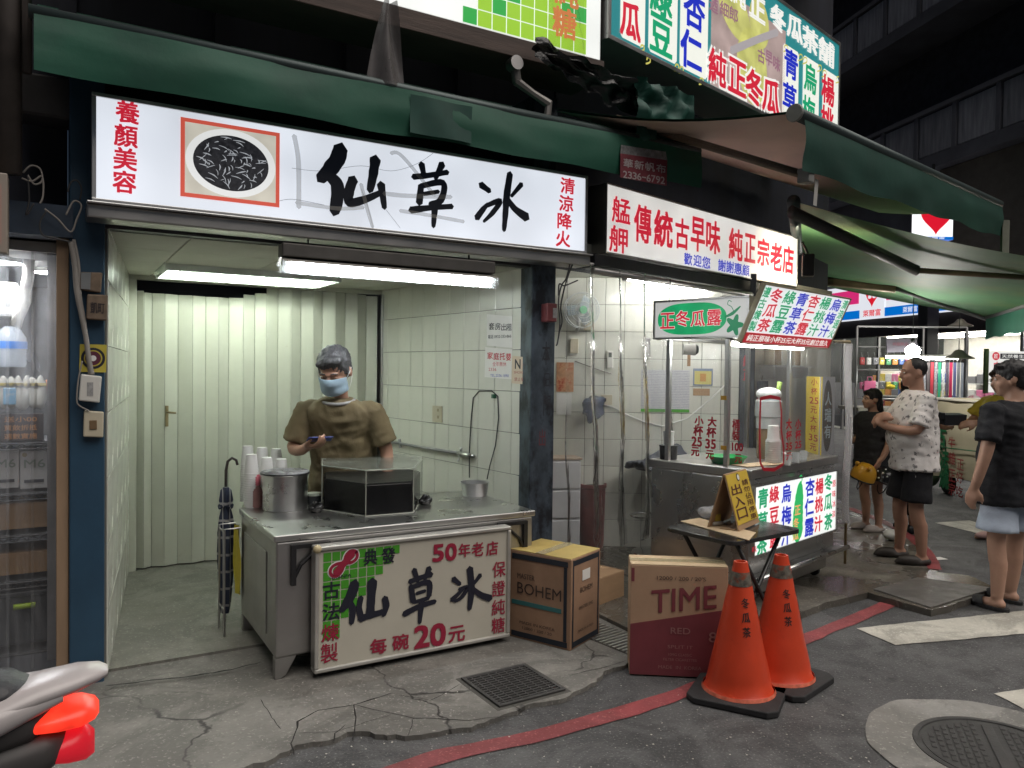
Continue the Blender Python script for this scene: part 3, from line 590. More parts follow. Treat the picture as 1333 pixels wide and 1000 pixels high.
tx1 = ft.pix(1093, 100)[0]; tz0 = ft.pix(860, 84)[1]; tz1 = ft.pix(1093, 56)[1]
ts = lightbox('corner_light_sign', 'teal lit sign with winter melon picture and coloured drink names', ft, 0, tx1, tz0, tz1, .4, TEAL, STEEL_D, .03)
mel = MB(); a0 = ft.pix(925, 60)[0]; a1 = ft.pix(1022, 60)[0]
MB().box(a0, -.004, tz0+.035, a1, -.001, tz1-.24).build('picture', glow('melon_backdrop', (.5, .38, .36), .15, var=.3, vs=5), ts)
MELON = glow('melon_print', (.62, .62, .2), .16, var=.35, vs=6)
for (cx, cz, rx, rz, an) in ((a0+.33, (tz0+tz1)/2+.16, .27, .17, -.5), (a0+.62, (tz0+tz1)/2-.18, .24, .3, .2), (a0+.72, (tz0+tz1)/2+.2, .16, .2, .3)):
    MB().add([(cx+rx*math.cos(t)*math.cos(an)-rz*math.sin(t)*math.sin(an), -.006, cz+rx*math.cos(t)*math.sin(an)+rz*math.sin(t)*math.cos(an)) for t in [6.283*k/32 for k in range(32)]], [tuple(range(32))]).build('melon', MELON, ts)
PW = glow('white_panel', (.9, .92, .84), .19)
for (xa_, xb_, ya, yb) in ((806, 838, -70, 62), (843, 880, -70, 82), (884, 920, -60, 98), (1018, 1039, 62, 170), (1045, 1066, 78, 180), (1071, 1091, 95, 192)):
    qa = ft.pix(xa_, 100)[0]; qb = ft.pix(xb_, 100)[0]; zt = ft.pix((xa_+xb_)/2, ya)[1]; zb = ft.pix((xa_+xb_)/2, yb)[1]; c_ = .025
    zb = max(zb, tz0+.05); zt = min(zt, tz1-.05)
    MB().prism([(qa+c_, zb), (qb-c_, zb), (qb, zb+c_), (qb, zt-c_), (qb-c_, zt), (qa+c_, zt), (qa, zt-c_), (qa, zb+c_)], -.004, -.001).build('white_panel', PW, ts)
Y = glow('yellow_scroll', (.7, .65, .15), .15)
for xx, yy in ((835, 62), (843, 78), (880, 87), (886, 90), (912, 105), (1022, 62), (1041, 74), (1047, 78), (1066, 88), (1072, 95), (1090, 103)):
    Print(ft, -.005).ribbon([(xx-2, yy+5), (xx+3, yy+3), (xx+3, yy-2), (xx, yy-3), (xx-1, yy)], .006).done(Y, ts, 'scroll')
def put_col(fr, y, items, w_, h_, m, par, bold=.06):
    P = Print(fr, y)
    for t, a, b_ in items: P.at(t, a, b_, w_, h_, bold)
    return P.done(m, par)
put_col(ft, -.006, [('瓜', 821, 27), ('冬', 821, -30)], 26, 46, RED_E, ts); put_col(ft, -.006, [('豆', 861, 46), ('綠', 861, -4)], 28, 48, GRN_E, ts); put_col(ft, -.006, [('杏', 904, 13), ('仁', 900, 66)], 27, 48, BLU_E, ts)
put_col(ft, -.006, [('青', 1030, 84), ('草', 1028, 128)], 17, 36, BLU_E, ts); put_col(ft, -.006, [('烏', 1055, 102), ('梅', 1053, 145)], 16, 36, GRN_E, ts); put_col(ft, -.006, [('楊', 1078, 118), ('桃', 1077, 158)], 16, 36, RED_E, ts)
WE = glow('white_letter', (.9, .9, .86), .19)
put_col(ft, -.006, [('純', 961, -8), ('正', 986, 11), ('冬', 1013, 24), ('瓜', 1035, 37), ('茶', 1055, 53), ('舖', 1076, 68)], 20, 30, WE, ts, .1)
put_col(ft, -.008, [('純', 934, 88), ('正', 960, 101), ('冬', 982, 114), ('瓜', 1004, 126)], 23, 44, WE, ts, .17); put_col(ft, -.010, [('純', 934, 88), ('正', 960, 101), ('冬', 982, 114), ('瓜', 1004, 126)], 22, 43, RED_E, ts, .06)
put_col(ft, -.008, [('迺', 929, 7), ('細', 943, 12), ('郎', 955, 19)], 11, 18, glow('mauve_letter', (.4, .2, .28), .13), ts, .04); put_col(ft, -.008, [('古', 991, 73), ('早', 1001, 76), ('味', 1011, 83)], 9, 18, glow('mauve_letter', (0, 0, 0), 0), ts, .04)
Print(ft, -.009).ribbon([(952, 66), (985, 52), (1012, 42)], [.03, .03, .03]).done(glow('faded_tape', (.5, .46, .48), .14), ts, 'tape')
# dark film and canvas bundle under the corner
BAG = mat('black_film', (.012, .012, .013), .16, spec=.5, bump=.9, bscale=30)
jb = Fr((cA.x-.75, 3.82, tz0-.3), R(6)); bn = thing('film_bundle', 'crumpled black plastic film hanging under the corner of the upper signs', 'plastic film', jb)
MB().grid(lambda u, v: (.15+1.35*u, .07*noise.noise(Vector((u*9, v*5, 1)))+.16*u*(1-v), .02+.11*v+.04*noise.noise(Vector((u*11, v*4, 4)))-.05*math.sin(u*3.14)*(1-v)-.1*u), 60, 16).build('sheet', BAG, bn, smooth=True)
MB().grid(lambda u, v: (.95+.55*u, -.05+.1*noise.noise(Vector((u*6, v*5, 8))), -.34+.42*v+.04*noise.noise(Vector((u*5, v*3, 2)))), 16, 16).build('green_canvas_scrap', CANV2, bn, smooth=True)
fb = Fr((0, 3.9, 0)); bx, bz_ = fb.pix(690, 125)
ar = thing('folding_elbow', 'folded pale metal awning elbow under the upper white sign', 'awning arm', (bx, 3.95, bz_))
ARM = mat('arm_metal', (.2, .19, .18), .45, .4, var=.2)
MB().tube([(-.08, 0, .18), (-.06, 0, .08)], .03).build('bracket', ARM, ar, smooth=40, bevel=.004); MB().tube([(-.07, 0, .09), (.04, -.02, .03), (.14, -.04, -.02)], [.028, .022, .028]).build('arm', ARM, ar, smooth=40); MB().tube([(.14, -.04, 0), (.13, -.04, -.09)], .022).build('knuckle', ARM, ar, smooth=40)
MB().tube([(-.09, -.05, .18), (-.09, .02, .18)], .042, 16).build('gear', STEEL_D, ar, smooth=40)
fb2 = Fr((0, 3.9, 0)); sx_, sz_ = fb2.pix(495, 58)
sc = thing('hanging_film', 'limp grey plastic sheet hanging from the brown board of the upper sign', 'plastic film', (sx_, 3.9, sz_))
MB().grid(lambda u, v: ((-.08+.2*u)*(1.15-v*.85)+.03*v, -.04+.03*math.sin(u*8+v*3), -.22+.44*v), 12, 14).build('sheet', mat('grey_film', (.16, .15, .15), .25, var=.3, alpha=.75), sc, smooth=True)
# ================================================================== UTILITIES ON THE LEFT PILLAR
fq = Fr((0, 4.275, 0))
def pbox(name, label, cat, pts4, y0, y1, m, bevel=.006):
    q = [fq.pix(*p) for p in pts4]; c = sum((Vector((a, 0, b)) for a, b in q), Vector())/4
    t = thing(name, label, cat, (c.x, 4.275, c.z)); MB().prism([(a-c.x, b-c.z) for a, b in q], y0, y1).build('case', m, t, bevel=bevel); return t, c
BX = mat('beige_plastic', (.5, .45, .34), .45, var=.08); BXW = mat('white_plastic', (.62, .61, .57), .4, var=.05); BRN = mat('brown_label', (.16, .115, .08), .7, var=.3, vscale=25)
def btext(t, c, txt, x, y, w_, h_, m, yy, bold=.03):
    P = Print(Fr((0, 4.275, 0)), yy); P.at(txt, x, y, w_, h_, bold); o = P.done(m, t); o.matrix_basis = Matrix.Translation((-c.x, 0, -c.z)); return o
t, c = pbox('meter_box', 'small brown lettered box high on the blue pillar, lower of two', 'box', [(113, 384), (140, 385), (139, 418), (112, 416)], -.05, .0, BRN); btext(t, c, '凱町', 127, 401, 18, 14, mat('ink_dark', (.04, .03, .03), .8), -.052)
t, c = pbox('notice_box', 'small brown and silver box topmost on the blue pillar', 'box', [(105, 355), (133, 356), (131, 382), (104, 378)], -.04, .0, BRN); q = [fq.pix(*p) for p in [(105, 356), (118, 356), (117, 378), (105, 377)]]; MB().prism([(a-c.x, b_-c.z) for a, b_ in q], -.043, -.0405).build('foil_label', STEEL, t)
t, c = pbox('meter_sticker', 'yellow sticker with a dark round emblem on the blue pillar', 'sticker', [(104, 448), (139, 449), (138, 485), (103, 484)], -.003, .0, mat('yellow_sticker', (.5, .42, .06), .5, var=.2), 0)
for r_, yy, mm in ((.052, -.0045, BLK_P), (.040, -.006, mat('yellow_sticker', (0, 0, 0))), (.034, -.0075, mat('wine', (.1, .02, .04), .5)), (.014, -.009, WHT_P)):
    MB().add([(r_*math.cos(a), yy, r_*math.sin(a)) for a in [6.283*k/28 for k in range(28)]], [tuple(range(28))]).build('emblem_ring', mm, t)
t, c = pbox('junction_box', 'white plastic junction box with cable on the blue pillar', 'box', [(105, 487), (132, 490), (129, 524), (102, 521)], -.055, .0, BXW); MB().prism([(-.014, -.035), (.012, -.035), (.012, .03), (-.014, .03)], -.057, -.0555).build('label_plate', mat('grey_label', (.3, .3, .3), .5, var=.3, vscale=60), t)
t, c = pbox('doorbell_switch', 'cream square switch box lowest on the blue pillar', 'switch', [(109, 534), (135, 536), (134, 569), (108, 568)], -.035, .0, BX); MB().prism([(-.018, -.025), (.014, -.025), (.014, .02), (-.018, .02)], -.04, -.0355).build('rocker', mat('brown_rocker', (.16, .1, .05), .5), t, bevel=.003)
CAB = mat('grey_cable', (.27, .25, .23), .6, var=.15); CABD = mat('dark_cable', (.03, .03, .032), .5)
def cable(name, label, pts, r, m, yref, cat='cable'):
    fr_ = Fr((0, yref, 0)); P = [(*fr_.pix(p[0], p[1]), p[2] if len(p) > 2 else 0) for p in pts]; P = [Vector((a, yref+c_, b_)) for a, b_, c_ in P]
    Q = []
    for i in range(len(P)-1):
        p0, p1, p2, p3 = P[max(i-1, 0)], P[i], P[i+1], P[min(i+2, len(P)-1)]
        for k in range(6):
            t_ = k/6; Q.append(.5*((2*p1)+(p2-p0)*t_+(2*p0-5*p1+4*p2-p3)*t_*t_+(3*p1-p0-3*p2+p3)*t_**3))
    Q.append(P[-1]); return tag(MB().tube(Q, r, 6).build(name, m, smooth=True), label, cat)
cable('cable', 'thick pale cable bundle running down the blue pillar to the white junction box', [(92, 315), (97, 345), (100, 380), (106, 410), (112, 440), (116, 470), (120, 488)], .013, CAB, 4.24)
cable('cable', 'second pale cable beside the bundle on the blue pillar', [(96, 312), (102, 345), (104, 385), (110, 420), (113, 455), (117, 488)], .009, CAB, 4.245)
cable('cable', 'thin loop of pale cable between junction box and cream switch', [(107, 470), (102, 495), (100, 520), (103, 528), (116, 535)], .004, CAB, 4.235)
cable('cable', 'slack pale cable hanging from the pole at the upper left corner', [(5, 100), (9, 150), (16, 190), (25, 228)], .006, CAB, 4.2)
random.seed(5)
for k, (q, lab) in enumerate((([(30, 225), (40, 216), (52, 220), (55, 235), (45, 240), (36, 228)], 'looped grey wire tangle left of the white sign, topmost loop'), ([(60, 275), (52, 290), (55, 305), (70, 310), (92, 315)], 'grey wire curling down to the pillar cables'), ([(58, 272), (75, 285), (92, 302), (100, 285), (106, 268), (96, 262), (86, 280)], 'bent grey wire loop beside the lower corner of the white sign'), ([(88, 250), (92, 238), (100, 235), (106, 245), (104, 260)], 'small dark arched wire left of the white sign'), ([(28, 232), (42, 236), (55, 230), (56, 255), (52, 265)], 'grey wire with hanging plug at the dark left wall'), ([(36, 228), (38, 260), (34, 280), (44, 265)], 'thin dark vertical wire on the dark left wall'))):
    cable('loose_wire', lab, q, .0045, CAB if k % 2 == 0 else CABD, 4.2, 'wire')
lx, lz_ = Fr((0, 4.35, 0)).pix(63, 128); hb = thing('wall_cabinet', 'dim grey cabinet under the left end of the green awning', 'cabinet', (lx, 4.35, lz_))
MB().box(-.14, 0, -.09, .14, .2, .11).build('case', mat('dim_grey', (.06, .055, .055), .6, var=.2), hb, bevel=.008); MB().box(-.13, -.006, -.08, .13, -.001, .1).build('door', mat('dim_grey', (0, 0, 0)), hb, bevel=.003)
px_, pz_ = Fr((0, 4.15, 0)).pix(12, 150); tag(MB().tube([(px_, 4.15, 2.45), (px_-.0, 4.15, 4.2)], .05, 12).build('conduit_pole', mat('pole_brown', (.06, .05, .045), .6, var=.3), smooth=True), 'brown vertical conduit pole at the far upper left', 'pole')
px_, pz_ = Fr((0, 4.1, 0)).pix(35, 60); tag(MB().tube([(px_, 4.1, pz_-.12), (px_, 4.1, pz_+.3), (px_+.1, 4.05, pz_+.34)], .02, 8).build('awning_bracket', mat('pole_brown', (0, 0, 0)), smooth=True), 'short bracket tube at the left end of the green awning', 'bracket')
# ================================================================== JELLY CART
fc = Fr((0, 3.87, 0)); cz_ = fc.pix(357, 698)[1]; cx0 = fc.pix(357, 698)[0]; cx1 = fc.pix(697, 668)[0]
CW = cx1-cx0; CD = .86; CH = cz_
cart = thing('food_cart', 'stainless steel jelly cart with a painted sign board on its front', 'food cart', (cx0, 3.87, 0))
MB().box(0, 0, CH-.035, CW, CD, CH).build('counter_top', STEEL, cart, bevel=.006)
MB().box(.012, .012, .13, CW-.012, CD-.012, CH-.036).build('body', STEEL_D, cart, bevel=.01)
for a in ((.1, .21, CW-.1, .62),):
    pass
MB().prism([(.2, .2), (CD-.12, .2), (CD-.12, CH-.12), (.2, CH-.12)], .0, .006).build('side_panel', STEEL_D, cart, bevel=.003).matrix_basis = Matrix.Translation((.011, 0, 0)) @ Matrix.Rotation(R(90), 4, 'Z')
lg = MB().prism([(0, .13), (.11, .13), (.055, .035), (.03, .022), (0, .022)], .0, .05).mesh('leg', STEEL_D, bevel=.003, seg=1)
for x, y, s_ in ((.012, .02, 1), (CW-.012, .02, -1), (.012, CD-.07, 1), (CW-.012, CD-.07, -1)): link('leg', lg, cart, Matrix.Translation((x, y, 0)) @ Matrix.Diagonal((s_, 1, 1, 1)))
for xq, s_ in ((fc.pix(379, 700)[0]-cx0, 1), (fc.pix(686, 690)[0]-cx0, -1)):
    b_ = MB(); b_.box(0, -.02, CH-.075, .2, -.0, CH-.055); b_.box(0, -.02, CH-.26, .025, 0, CH-.076); b_.tube([(.19, -.01, CH-.075), (.12, -.01, CH-.1), (.05, -.01, CH-.16), (.02, -.01, CH-.22)], .009, 6)
    o = b_.build('shelf_bracket', BLACKM, cart); o.matrix_basis = Matrix.Translation((xq, .01, 0)) @ Matrix.Diagonal((s_, 1, 1, 1))
# sign board on its front
fb_ = Fr((0, 3.795, 0)); q = [fb_.pix(*p) for p in [(410, 708), (664, 688), (663, 830), (408, 875)]]
bx0 = (q[0][0]+q[3][0])/2; bx1 = (q[1][0]+q[2][0])/2; bz0 = (q[2][1]+q[3][1])/2; bz1 = (q[0][1]+q[1][1])/2
bd = thing('sign_board', 'cream framed sign board with blue-black brush lettering and green squares on the cart', 'sign', fb_)
CREAM = mat('cream_board', (.5, .475, .4), .4, var=.06, vscale=3, col2=(.36, .32, .25), c2scale=7, c2lo=.66, c2hi=.85)
MB().box(bx0+.02, 0, bz0+.02, bx1-.02, .03, bz1-.02).build('panel', CREAM, bd)
FRM = mat('frame_alu', (.6, .59, .55), .35, .7, var=.1)
for a in ((bx0, bz0, bx1, bz0+.022), (bx0, bz1-.022, bx1, bz1), (bx0, bz0+.022, bx0+.022, bz1-.022), (bx1-.022, bz0+.022, bx1, bz1-.022)): MB().box(a[0], -.014, a[1], a[2], .06, a[3]).build('frame', FRM, bd, bevel=.006)
MB().ell((bx0+.012, -.006, bz1-.012), (.022, .02, .022), 12, 8).build('corner_cap', mat('old_cap', (.5, .42, .25), .5), bd, smooth=True)
ZB = lambda pts: zz(pts, 400, 670, .225)
gq = [fb_.pix(*p) for p in ZB([(90, 222), (90, 732)])]; gx = gq[0][0]; gt = bz1-.034; cw = fb_.pix(*ZB([(142, 222)])[0])[0]-gx; chh = (gt-gq[1][1])/9
for j, n_ in enumerate((9, 8, 7, 6, 5, 4, 3, 2, 2)):
    for i in range(n_): MB().box(gx+i*cw+.003, -.0022, gt-(j+1)*chh+.003, gx+(i+1)*cw-.003, -.0005, gt-j*chh-.003).build('green_square', GRN_P, bd)
P = Print(fb_, -.004)
for pts, wd in (([(275, 395), (260, 450), (230, 510), (196, 556)], [26, 28, 24, 14]), ([(240, 505), (262, 545), (256, 628)], [14, 20, 13]), ([(376, 386), (370, 480), (364, 572)], [26, 24, 22]), ([(310, 480), (300, 540), (312, 598)], [15, 15, 17]), ([(306, 602), (360, 584), (440, 562)], [19, 17, 15]), ([(448, 482), (456, 530), (440, 582)], [17, 18, 13]),
                ([(618, 320), (640, 385)], [16, 11]), ([(705, 310), (680, 372)], [17, 11]), ([(592, 388), (660, 362), (718, 345)], [13, 13, 15]), ([(600, 412), (612, 502)], [15, 17]), ([(600, 422), (700, 392), (704, 470)], [12, 16, 16]), ([(632, 457), (682, 441)], [10, 10]), ([(620, 507), (702, 482)], [10, 11]), ([(560, 576), (650, 530), (740, 502)], [16, 15, 12]), ([(662, 500), (656, 560), (650, 626)], [17, 15, 10]),
                ([(845, 372), (884, 402)], [17, 11]), ([(836, 494), (880, 452), (908, 422)], [14, 12, 7]), ([(878, 432), (926, 420), (892, 478), (852, 502)], [9, 13, 12, 8]), ([(940, 312), (950, 430), (938, 546)], [20, 21, 13]), ([(1000, 350), (962, 402)], [15, 8]), ([(952, 422), (1000, 462), (1058, 484)], [10, 17, 20])):
    P.ribbon(ZB(pts), [q_*.225*.0046*.98 for q_ in wd])
P.done(BLK_P, bd, 'brush_lettering')
def bt(items, w_, h_, m, bold=.05):
    P = Print(fb_, -.0048)
    for t_, x, y in items:
        (a, b_), = ZB([(x, y)]); P.at(t_, a, b_, w_*.225, h_*.225, bold)
    P.done(m, bd)
bt([('5', 758, 222), ('0', 832, 216)], 60, 94, MAR_P, .12); bt([('年', 910, 206), ('老', 986, 200), ('店', 1070, 195)], 66, 78, MAR_P, .04); bt([('保', 1110, 316), ('證', 1107, 427), ('純', 1106, 535), ('糖', 1105, 640)], 74, 88, MAR_P, .02)
bt([('2', 663, 706), ('0', 757, 694)], 82, 122, MAR_P, .12); bt([('每', 412, 762), ('碗', 540, 738), ('元', 865, 690)], 92, 88, MAR_P, .05); bt([('典', 366, 246), ('發', 470, 236)], 76, 88, BLK_P, .04)
bt([('古', 140, 438), ('法', 138, 562)], 98, 98, BLK_P, .03); bt([('煉', 133, 682)], 98, 98, MAR_P, .03); bt([('製', 128, 800)], 98, 110, MAR_P, .02)
(lx_, lz2), = [fb_.pix(*p) for p in ZB([(210, 280)])]; lg_ = Print(fb_, -.0045); s_ = .085
inf = [(s_*.95*math.cos(t)/(1+math.sin(t)**2), s_*1.0*math.sin(t)*math.cos(t)/(1+math.sin(t)**2)) for t in [6.2832*k/26 for k in range(27)]]
inf = [(lx_+x*.82-z*.55, lz2+x*.62+z*.75) for x, z in inf]
Print(fb_, -.0035).ribbon(inf, .0135, px=False, sub=3).done(WHT_P, bd, 'emblem_outline'); Print(fb_, -.0062).ribbon(inf, .008, px=False, sub=3).done(MAR_P, bd, 'emblem')
Print(fb_, -.0086).ribbon([(lx_-.045, lz2-.045), (lx_, lz2), (lx_+.045, lz2+.045)], .017, px=False).done(MAR_P, bd, 'emblem')
(sx0, sz0), = [fb_.pix(*p) for p in ZB([(198, 356)])]; P = Print(fb_, -.0045); put(P.mb, 'DIANFA', sx0, sz0, .1, .016, -.0045, .02); P.done(BLK_P, bd)
# ------------------------------------------------------------------ things on the counter
def on(px, py, z=CH): return gz(px, py, z)
A, B, C, D = on(419, 664), on(476, 673), on(538, 668), on(549, 650)
E_ = D+Vector((-.06, .24, 0)); Fp = A+Vector((.09, .3, 0)); tp = [A, B, C, D, E_, Fp]; tc_ = sum(tp, Vector())/6
tk = thing('jelly_tank', 'clear acrylic tank filled with black grass jelly on the cart', 'tank', (tc_.x, tc_.y, CH))
def scl(k): return [((p.x-tc_.x)*k, (p.y-tc_.y)*k) for p in tp]
ACR = film('acrylic', (.8, .84, .78), .018, .5, .03, 2.0, .02); ACE = mat('acrylic_edge', (.55, .58, .5), .2, alpha=.7)
wl_ = MB(); oq, iq = scl(1.0), scl(.975)
for k in range(6):
    a, b_ = oq[k], oq[(k+1) % 6]; wl_.add([(a[0], a[1], .004), (b_[0], b_[1], .004), (b_[0], b_[1], .262), (a[0], a[1], .262)], [(0, 1, 2, 3)])
wl_.build('wall', ACR, tk, fix=False)
MB().slab(scl(.965), .006, .178).build('jelly', mat('grass_jelly', (.004, .004, .006), .25, spec=.3), tk, bevel=.006)
MB().slab(scl(.93), .18, .184).build('jelly_top', mat('jelly_foam', (.02, .02, .018), .45, var=.4, vscale=15, bump=.5, bscale=20), tk)
MB().slab(scl(1.02), .264, .27).build('lid', film('acrylic_lid', (.7, .76, .66), .3, .5, .1, 2.0, .03), tk)
for k in range(6):
    a, b_ = oq[k], oq[(k+1) % 6]; MB().tube([(a[0], a[1], .262), (b_[0], b_[1], .262)], .005, 6).build('rim', ACE, tk); MB().tube([(a[0], a[1], .003), (b_[0], b_[1], .003)], .004, 6).build('rim', ACE, tk)
    MB().tube([(a[0], a[1], .003), (a[0], a[1], .262)], .003, 6).build('corner_seam', ACE, tk)
p = on(371, 662); pot = thing('stock_pot', 'large dented stainless pot with a plastic-covered top beside the jelly tank', 'pot', p)
MB().lathe([(.126, 0), (.13, .004), (.13, .205), (.136, .21), (.136, .216), (.124, .216), (.122, .2), (.118, .01)], 40).build('body', STEEL, pot, smooth=35)
MB().lathe([(.138, .21), (.136, .225), (.07, .229), (.0, .232)], 40, cap=False).build('cover', film('pot_film', (.85, .87, .9), .5, .3), pot, smooth=True)
MB().tube([(.138*math.cos(6.283*k/40), .138*math.sin(6.283*k/40), .214) for k in range(41)], .005, 6, cap=False).build('rubber_band', BLACKM, pot, smooth=True)
CUP = mat('cup_plastic', (.75, .75, .73), .4, alpha=.92)
def cup_stack(px, py, zt, label, gid):
    p = on(px, py); h = zt; t = thing('cup_stack', label, 'cups', p, 'stacks of white cups on the jelly cart')
    n_ = int((h-.11)/.014); cm = MB().lathe([(.043, 0), (.043, .008), (.0405, .010), (.0395, .014)], 20, cap=False).mesh('cup_rim', CUP, smooth=35)
    for k in range(n_): link('cup_rim', cm, t, Matrix.Translation((0, 0, k*.014)))
    MB().lathe([(.0405, n_*.014), (.031, n_*.014+.1), (.029, n_*.014+.106), (0, n_*.014+.106)], 20, cap=False).build('cup', CUP, t, smooth=35)
for k, (a, b_, z_, lab) in enumerate(((322, 652, .36, 'tall cup stack at the rear left of the cart counter'), (341, 650, .345, 'rear middle cup stack on the cart counter'), (359, 648, .33, 'rear cup stack nearest the pot'), (327, 660, .33, 'front left cup stack behind the pink jar'), (347, 657, .3, 'middle front cup stack behind the pot'), (366, 655, .29, 'short front cup stack behind the pot, rightmost'))): cup_stack(a, b_, z_, lab, k)
p = on(333, 660); t = thing('syrup_jar', 'pink-capped clear jar left of the pot on the cart', 'jar', p)
MB().lathe([(.036, 0), (.038, .01), (.038, .1), (.025, .125), (.025, .13)], 20).build('jar', mat('jar_pink', (.42, .22, .2), .2, var=.3, alpha=.85), t, smooth=35); MB().lathe([(.028, .131), (.028, .18), (.02, .195), (0, .196)], 20).build('cap', mat('pink_plastic', (.6, .16, .2), .4), t, smooth=35)
p = on(409, 660); t = thing('lidded_tub', 'small pale lidded tub between pot and jelly tank', 'tub', p)
MB().lathe([(.035, 0), (.042, .06), (.042, .07)], 20).build('tub', mat('tub_dark', (.05, .055, .06), .4), t, smooth=35); MB().lathe([(.046, .071), (.046, .085), (.0, .088)], 20, cap=False).build('lid', mat('tub_lid', (.45, .5, .42), .4), t, smooth=35)
for px, py, lab in ((412, 667, 'dark crumpled cloth beside the tub'), (554, 657, 'black crumpled bag right of the jelly tank')):
    p = on(px, py); b_ = MB().ell((0, 0, .025), (.045, .035, .032), 14, 9); b_.v = [v*(1+.35*noise.noise(v*40)) for v in b_.v]
    tag(b_.build('crumpled_bag', BAG), lab, 'bag').location = p
tag(MB().tube([on(430, 648, CH)+Vector((-.03, .05, .34)), on(440, 648, CH)+Vector((0, .04, .17))], .008, 8).build('ladle_handle', BLACKM, smooth=True), 'black ladle handle leaning over the jelly tank', 'ladle')
p = on(618, 645); t = thing('aluminium_pan', 'small aluminium pan on the right end of the cart under the tap', 'pan', p)
MB().lathe([(.078, 0), (.082, .004), (.092, .085), (.098, .088), (.098, .091), (.09, .089), (.078, .008), (0, .006)], 36, cap=False).build('bowl', ALU, t, smooth=35)
# ------------------------------------------------------------------ fittings on the right wall
def wpt(px, py, y=-.03): a = frr.pix(px, py, y); return frr.w((a[0], y, a[1]))
t = thing('water_pipe', 'grey water pipe with a tap along the tiled wall', 'pipe', wpt(506, 575)); o_ = wpt(506, 575)
PIPE = mat('grey_pipe', (.28, .28, .28), .45, .3, var=.15)
def rel(pts, o): return [p-o for p in pts]
MB().tube(rel([wpt(503, 574), wpt(540, 581), wpt(596, 590)], o_), .011, 10).build('pipe', PIPE, t, smooth=True); MB().tube(rel([wpt(520, 572), wpt(521, 583)], o_), .013, 8).build('clip', PIPE, t)
MB().tube(rel([wpt(596, 590), wpt(604, 592), wpt(617, 594)], o_), [.016, .018, .013], 10).build('tap_body', STEEL, t, smooth=True); MB().tube(rel([wpt(598, 592, -.04), wpt(597, 599, -.07), wpt(595, 601, -.08)], o_), .008, 8).build('spout', STEEL, t, smooth=True); MB().tube(rel([wpt(600, 588), wpt(600, 583)], o_), [.006, .012], 8).build('tap_handle', STEEL, t, smooth=True)
hp = [wpt(611, 622, -.05), wpt(611, 590, -.02), wpt(613, 550, -.015), wpt(616, 518, -.012), wpt(624, 509, -.012), wpt(640, 509, -.012), wpt(648, 516, -.012), wpt(649, 545, -.012), wpt(645, 580, -.02), wpt(638, 605, -.04), wpt(634, 624, -.06)]
t = thing('rubber_hose', 'thin dark hose looped up the tiled wall above the aluminium pan', 'hose', hp[0]); MB().tube(rel(hp, hp[0]), .0045, 6).build('hose', CABD, t, smooth=True); c_ = wpt(644, 516, -.012)-hp[0]; MB().box(c_.x-.02, c_.y-.014, c_.z-.014, c_.x+.006, c_.y+.014, c_.z+.014).build('clip', mat('green_clip', (.03, .12, .07), .5), t)
def paper(name, label, cat, quad, m, th=.0016, y=-.007):
    q = [frr.pix(*p, y) for p in quad]; t = thing(name, label, cat, frr); MB().prism(q, y, y-th).build('sheet', m, t); return t
def wtext(t, items, m, y=-.0095, bold=.03):
    P = Print(frr, y)
    for s_, x, yy, w_, h_ in items: P.at(s_, x, yy, w_, h_, bold)
    P.done(m, t)
t = paper('wall_outlet', 'cream double power outlet on the tiled wall right of the man', 'outlet', [(564, 528), (576, 529), (576, 550), (564, 549)], BX, .008)
for yy in (534, 543):
    a = frr.pix(570, yy, -.016); MB().box(a[0]-.012, -.0165, a[1]-.011, a[0]+.012, -.0152, a[1]+.011).build('socket', mat('socket_shade', (.3, .26, .18), .5), t)
t = paper('rental_notice', 'white rental notice with black characters, upper of the wall papers', 'notice', [(634, 409), (667, 412), (667, 453), (634, 450)], PAPER)
wtext(t, [('套', 640, 425, 7, 9), ('房', 648, 425, 7, 9), ('出', 656, 426, 7, 9), ('租', 663, 426, 6, 9)], BLK_P); wtext(t, [('電話 0932-333-866', 650, 438, 30, 5)], BLK_P, bold=.01)
t = paper('care_notice', 'white notice with red characters, lower of the wall papers', 'notice', [(632, 452), (667, 455), (666, 494), (631, 491)], PAPER)
wtext(t, [('家', 638, 463, 7, 9), ('庭', 646, 464, 7, 9), ('托', 654, 464, 7, 9), ('嬰', 662, 465, 6, 9)], RED_P); wtext(t, [('全年無休', 650, 474, 18, 6), ('2336', 641, 481, 10, 4)], RED_P, bold=.0); wtext(t, [('TEL.2336-1890', 650, 489, 24, 3.5)], BLU_P, bold=.0)
t = paper('no_smoking_sign', 'small cream no smoking sticker at the right edge of the tiled wall', 'sign', [(667, 463), (690, 466), (690, 501), (666, 499)], mat('cream_paper', (.6, .5, .38), .7))
wtext(t, [('N', 674, 474, 7, 12)], BLK_P, bold=.06); P = Print(frr, -.0095); a = frr.pix(684, 475, -.0095); ring = [(a[0]+.02*math.cos(6.283*k/20), a[1]+.021*math.sin(6.283*k/20)) for k in range(21)]; P.ribbon(ring, .003, px=False, sub=2); P.ribbon([(a[0]-.013, a[1]+.013), (a[0]+.013, a[1]-.013)], .0025, px=False); P.ribbon([(a[0]-.012, a[1]), (a[0]+.012, a[1])], .002, px=False); P.done(RED_P, t); wtext(t, [('SMOKING', 678, 485, 18, 3), ('禁止吸菸', 678, 494, 17, 5)], MAR_P, bold=0.0)
